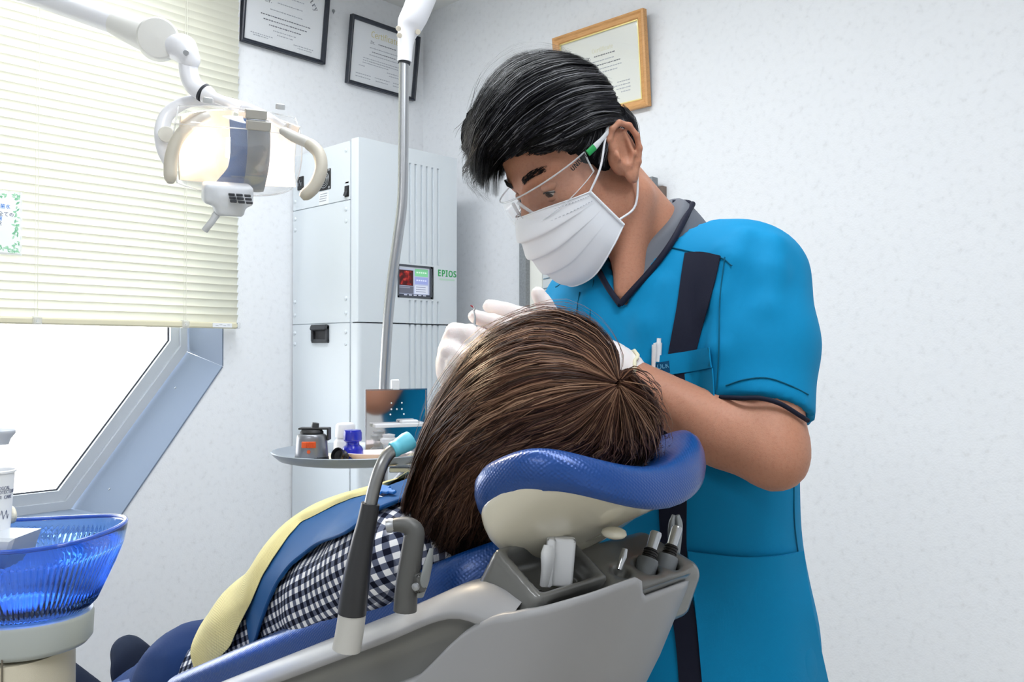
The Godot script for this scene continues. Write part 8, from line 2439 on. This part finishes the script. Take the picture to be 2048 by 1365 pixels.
	g.box(b + pb * Vector3(-0.003, 0.136, 0.004), Vector3(0.0085, 0.01, 0.006), pb, 0.0025)
	put(g, "top_clip", M.white_plastic, sp, "white clip on the upper edge")
	b = at.call(0.062, 0.0)
	var gd := thing("glass_dispenser", "clear stoppered glass jar standing before the steel plate", "jar", b)
	g = Geo.new()
	g.lathe([Vector2(0, 0), Vector2(0.019, 0), Vector2(0.02, 0.002), Vector2(0.019, 0.01), Vector2(0.0115, 0.014), Vector2(0.011, 0.026), Vector2(0, 0.026)], Transform3D(fr, b), 8)
	put(g, "jar_body", clear(Color(0.9, 0.92, 0.93), 0.35, 0.06), gd)
	g = Geo.new()
	g.lathe([Vector2(0, 0.026), Vector2(0.012, 0.026), Vector2(0.0165, 0.03), Vector2(0.0165, 0.036), Vector2(0.011, 0.039), Vector2(0.0125, 0.044), Vector2(0, 0.046)], Transform3D(fr, b), 20)
	put(g, "stopper", clear(Color(0.92, 0.93, 0.94), 0.5, 0.06), gd)

func build_spittoon() -> void:
	var c: Vector3 = Vector3(1.0226, 0.9127, 1.6046)
	var fr := Basis(Vector3(0.7239, 0, -0.6899), Vector3.UP, Vector3(0.6899, 0, 0.7239))
	var xf := Transform3D(fr, c)
	var t := thing("spittoon_unit", "cuspidor with ribbed transparent blue bowl on a beige column", "cuspidor", Vector3(c.x, 0, c.z))
	var blue := mat(Color(0.5, 0.7, 1.0), 0.03)
	blue.refraction_enabled = true
	blue.refraction_scale = 0.05
	blue.transparency = BaseMaterial3D.TRANSPARENCY_ALPHA
	blue.albedo_color.a = 0.02
	# ribbed bowl: outer and inner skin
	var g := Geo.new()
	var outer := [[0.0, -0.112, 0.0], [0.07, -0.112, 0.0], [0.086, -0.108, 0.0], [0.094, -0.098, 1.0], [0.106, -0.072, 1.0], [0.118, -0.046, 1.0], [0.127, -0.026, 1.0], [0.131, -0.02, 0.0], [0.1335, -0.008, 0.0], [0.135, 0.0, 0.0], [0.134, 0.004, 0.0], [0.131, 0.005, 0.0], [0.128, 0.001, 0.0], [0.126, -0.018, 0.0], [0.12, -0.03, 1.0], [0.1, -0.076, 1.0], [0.086, -0.1, 0.0], [0.06, -0.105, 0.0], [0.0, -0.105, 0.0]]
	var rows := []
	for q in outer:
		var row := []
		for j in 385:
			var a := TAU * j / 384
			var rr: float = q[0] + q[2] * 0.0014 * [-1.0, -0.2, 1.0, -0.2][j % 4]
			var wavy := 0.006 * cos(2.0 * a + 0.6) * smoothstep(-0.05, 0.0, q[1])
			row.append(xf * Vector3(rr * cos(a), q[1] + wavy, rr * sin(a) * 0.86))
		rows.append(row)
	g.grid(rows, false, true)
	put(g, "bowl", blue, t, "transparent blue ribbed bowl")
	g = Geo.new()
	var rim := []
	for j in 81:
		var a := TAU * j / 80
		rim.append(xf * Vector3(0.1325 * cos(a), 0.004 + 0.006 * cos(2.0 * a + 0.6), 0.1325 * sin(a) * 0.86))
	g.tube(rim, [0.0032], 10, false)
	put(g, "bowl_rim", clear(Color(0.2, 0.42, 0.9), 0.55, 0.04), t)
	# collar and column
	g = Geo.new()
	g.lathe([Vector2(0, -0.162), Vector2(0.07, -0.162), Vector2(0.082, -0.158), Vector2(0.0885, -0.15), Vector2(0.09, -0.118), Vector2(0.088, -0.113), Vector2(0, -0.113)], xf, 56, 1.0, 0.9)
	put(g, "collar", mat(rgb(182, 188, 184), 0.35), t, "grey collar")
	var beige := tri(mat(rgb(222, 214, 192), 0.4), 20.0, false)
	beige.normal_enabled = true
	beige.normal_texture = bumps(0.15, 2.0, 256, 2, 51)
	beige.normal_scale = 0.3
	g = Geo.new()
	g.lathe([Vector2(0.0, -c.y), Vector2(0.062, -c.y), Vector2(0.0605, -0.164), Vector2(0, -0.16)], xf, 56, 1.0, 1.25)
	put(g, "column", beige, t, "beige column")
	g = Geo.new()
	g.tube([Vector3(1.0848, 0.7991, 1.651), Vector3(1.0839, 0.6941, 1.6501)], [0.0012], 6)
	put(g, "column_seam", mat(rgb(120, 112, 98), 0.7), t)
	# cup stand over the bowl and water spouts
	g = Geo.new()
	g.prism([Vector2(-0.14, -0.03), Vector2(0.012, -0.03), Vector2(0.025, 0.008), Vector2(-0.14, 0.012)], Transform3D(Basis(fr.x, Vector3.UP, fr.z), Vector3(1.0548, 0.9177, 1.6154)), 0.07, 0.004)
	put(g, "cup_stand", mat(rgb(206, 212, 220), 0.35), t, "pale grey cup stand")
	g = Geo.new()
	g.tube(Geo.curve([Vector3(0.9189, 0.9305, 1.6485), Vector3(0.9194, 0.982, 1.6489), Vector3(0.9197, 1.026, 1.6493), Vector3(0.9278, 1.0407, 1.6419), Vector3(0.9465, 1.0437, 1.6242)], 20), [0.013], 16)
	g.lathe([Vector2(0, -0.012), Vector2(0.011, -0.012), Vector2(0.0135, -0.004), Vector2(0.0195, 0.004), Vector2(0.0195, 0.008), Vector2(0.017, 0.0105), Vector2(0, 0.012)], Transform3D(fr, Vector3(0.997, 1.0499, 1.6314)), 30)
	put(g, "water_filler", mat(rgb(206, 211, 222), 0.35), t, "pale grey cup filler spout")
	g = Geo.new()
	g.sculpt([[1, 0, 0.01, 0.9289, 0.9247, 1.5974, 0.02, 0.014, 0.006, 1, 0, 0, 0, 1, 0, 0, 0, 1]], 0.003)
	put(g, "rinse_spout", mat(rgb(238, 232, 210), 0.4), t, "cream rinse spout")
	# paper cup on the stand
	var b: Vector3 = Vector3(1.0351, 0.9254, 1.6481)
	var cp := thing("paper_cup", "white paper cup with small blue-black print on the cup stand", "cup", b)
	g = Geo.new()
	var ct := Transform3D(fr, b)
	g.lathe([Vector2(0, 0.0), Vector2(0.019, 0.0), Vector2(0.0195, 0.002), Vector2(0.0245, 0.078), Vector2(0.0262, 0.0785), Vector2(0.0266, 0.081), Vector2(0.025, 0.082), Vector2(0.0235, 0.079), Vector2(0.0185, 0.004), Vector2(0, 0.004)], ct, 40)
	put(g, "cup_wall", mat(rgb(244, 246, 250), 0.6), cp)
	var pm := mat(rgb(110, 116, 140), 0.7)
	var bands := [[0.0585, "MEDICAL"], [0.053, "PROTECTION"], [0.046, "FOR CARE"]]
	for q in bands:
		var rad: float = lerpf(0.0195, 0.0245, q[0] / 0.078) + 0.0004
		var word: String = q[1]
		for i in word.length():
			if word[i] == " ": continue
			var a := 1.15 - (i * 0.0031 + 0.004) / rad
			var out := Vector3(cos(a), 0, sin(a))
			var bs := Basis(Vector3(sin(a), 0, -cos(a)), Vector3.UP, out)
			letters(word[i], 0.0058, Transform3D(fr * bs, ct * (out * rad + Vector3(0, q[0], 0))), pm, cp, "print_letter", "Droid Sans Mono")
	for k in 3:
		g = Geo.new()
		var pts := []
		for i in 9:
			var a := 0.95 - k * 0.3 - 0.22 * i / 8.0
			var y := 0.022 + 0.006 * sin(i * PI / 4.0)
			pts.append(ct * Vector3(cos(a) * (0.0195 + 0.005 * y / 0.078 + 0.0003), y, sin(a) * (0.0195 + 0.005 * y / 0.078 + 0.0003)))
		g.tube(pts, [0.0004], 5)
		put(g, "tooth_print", pm, cp)
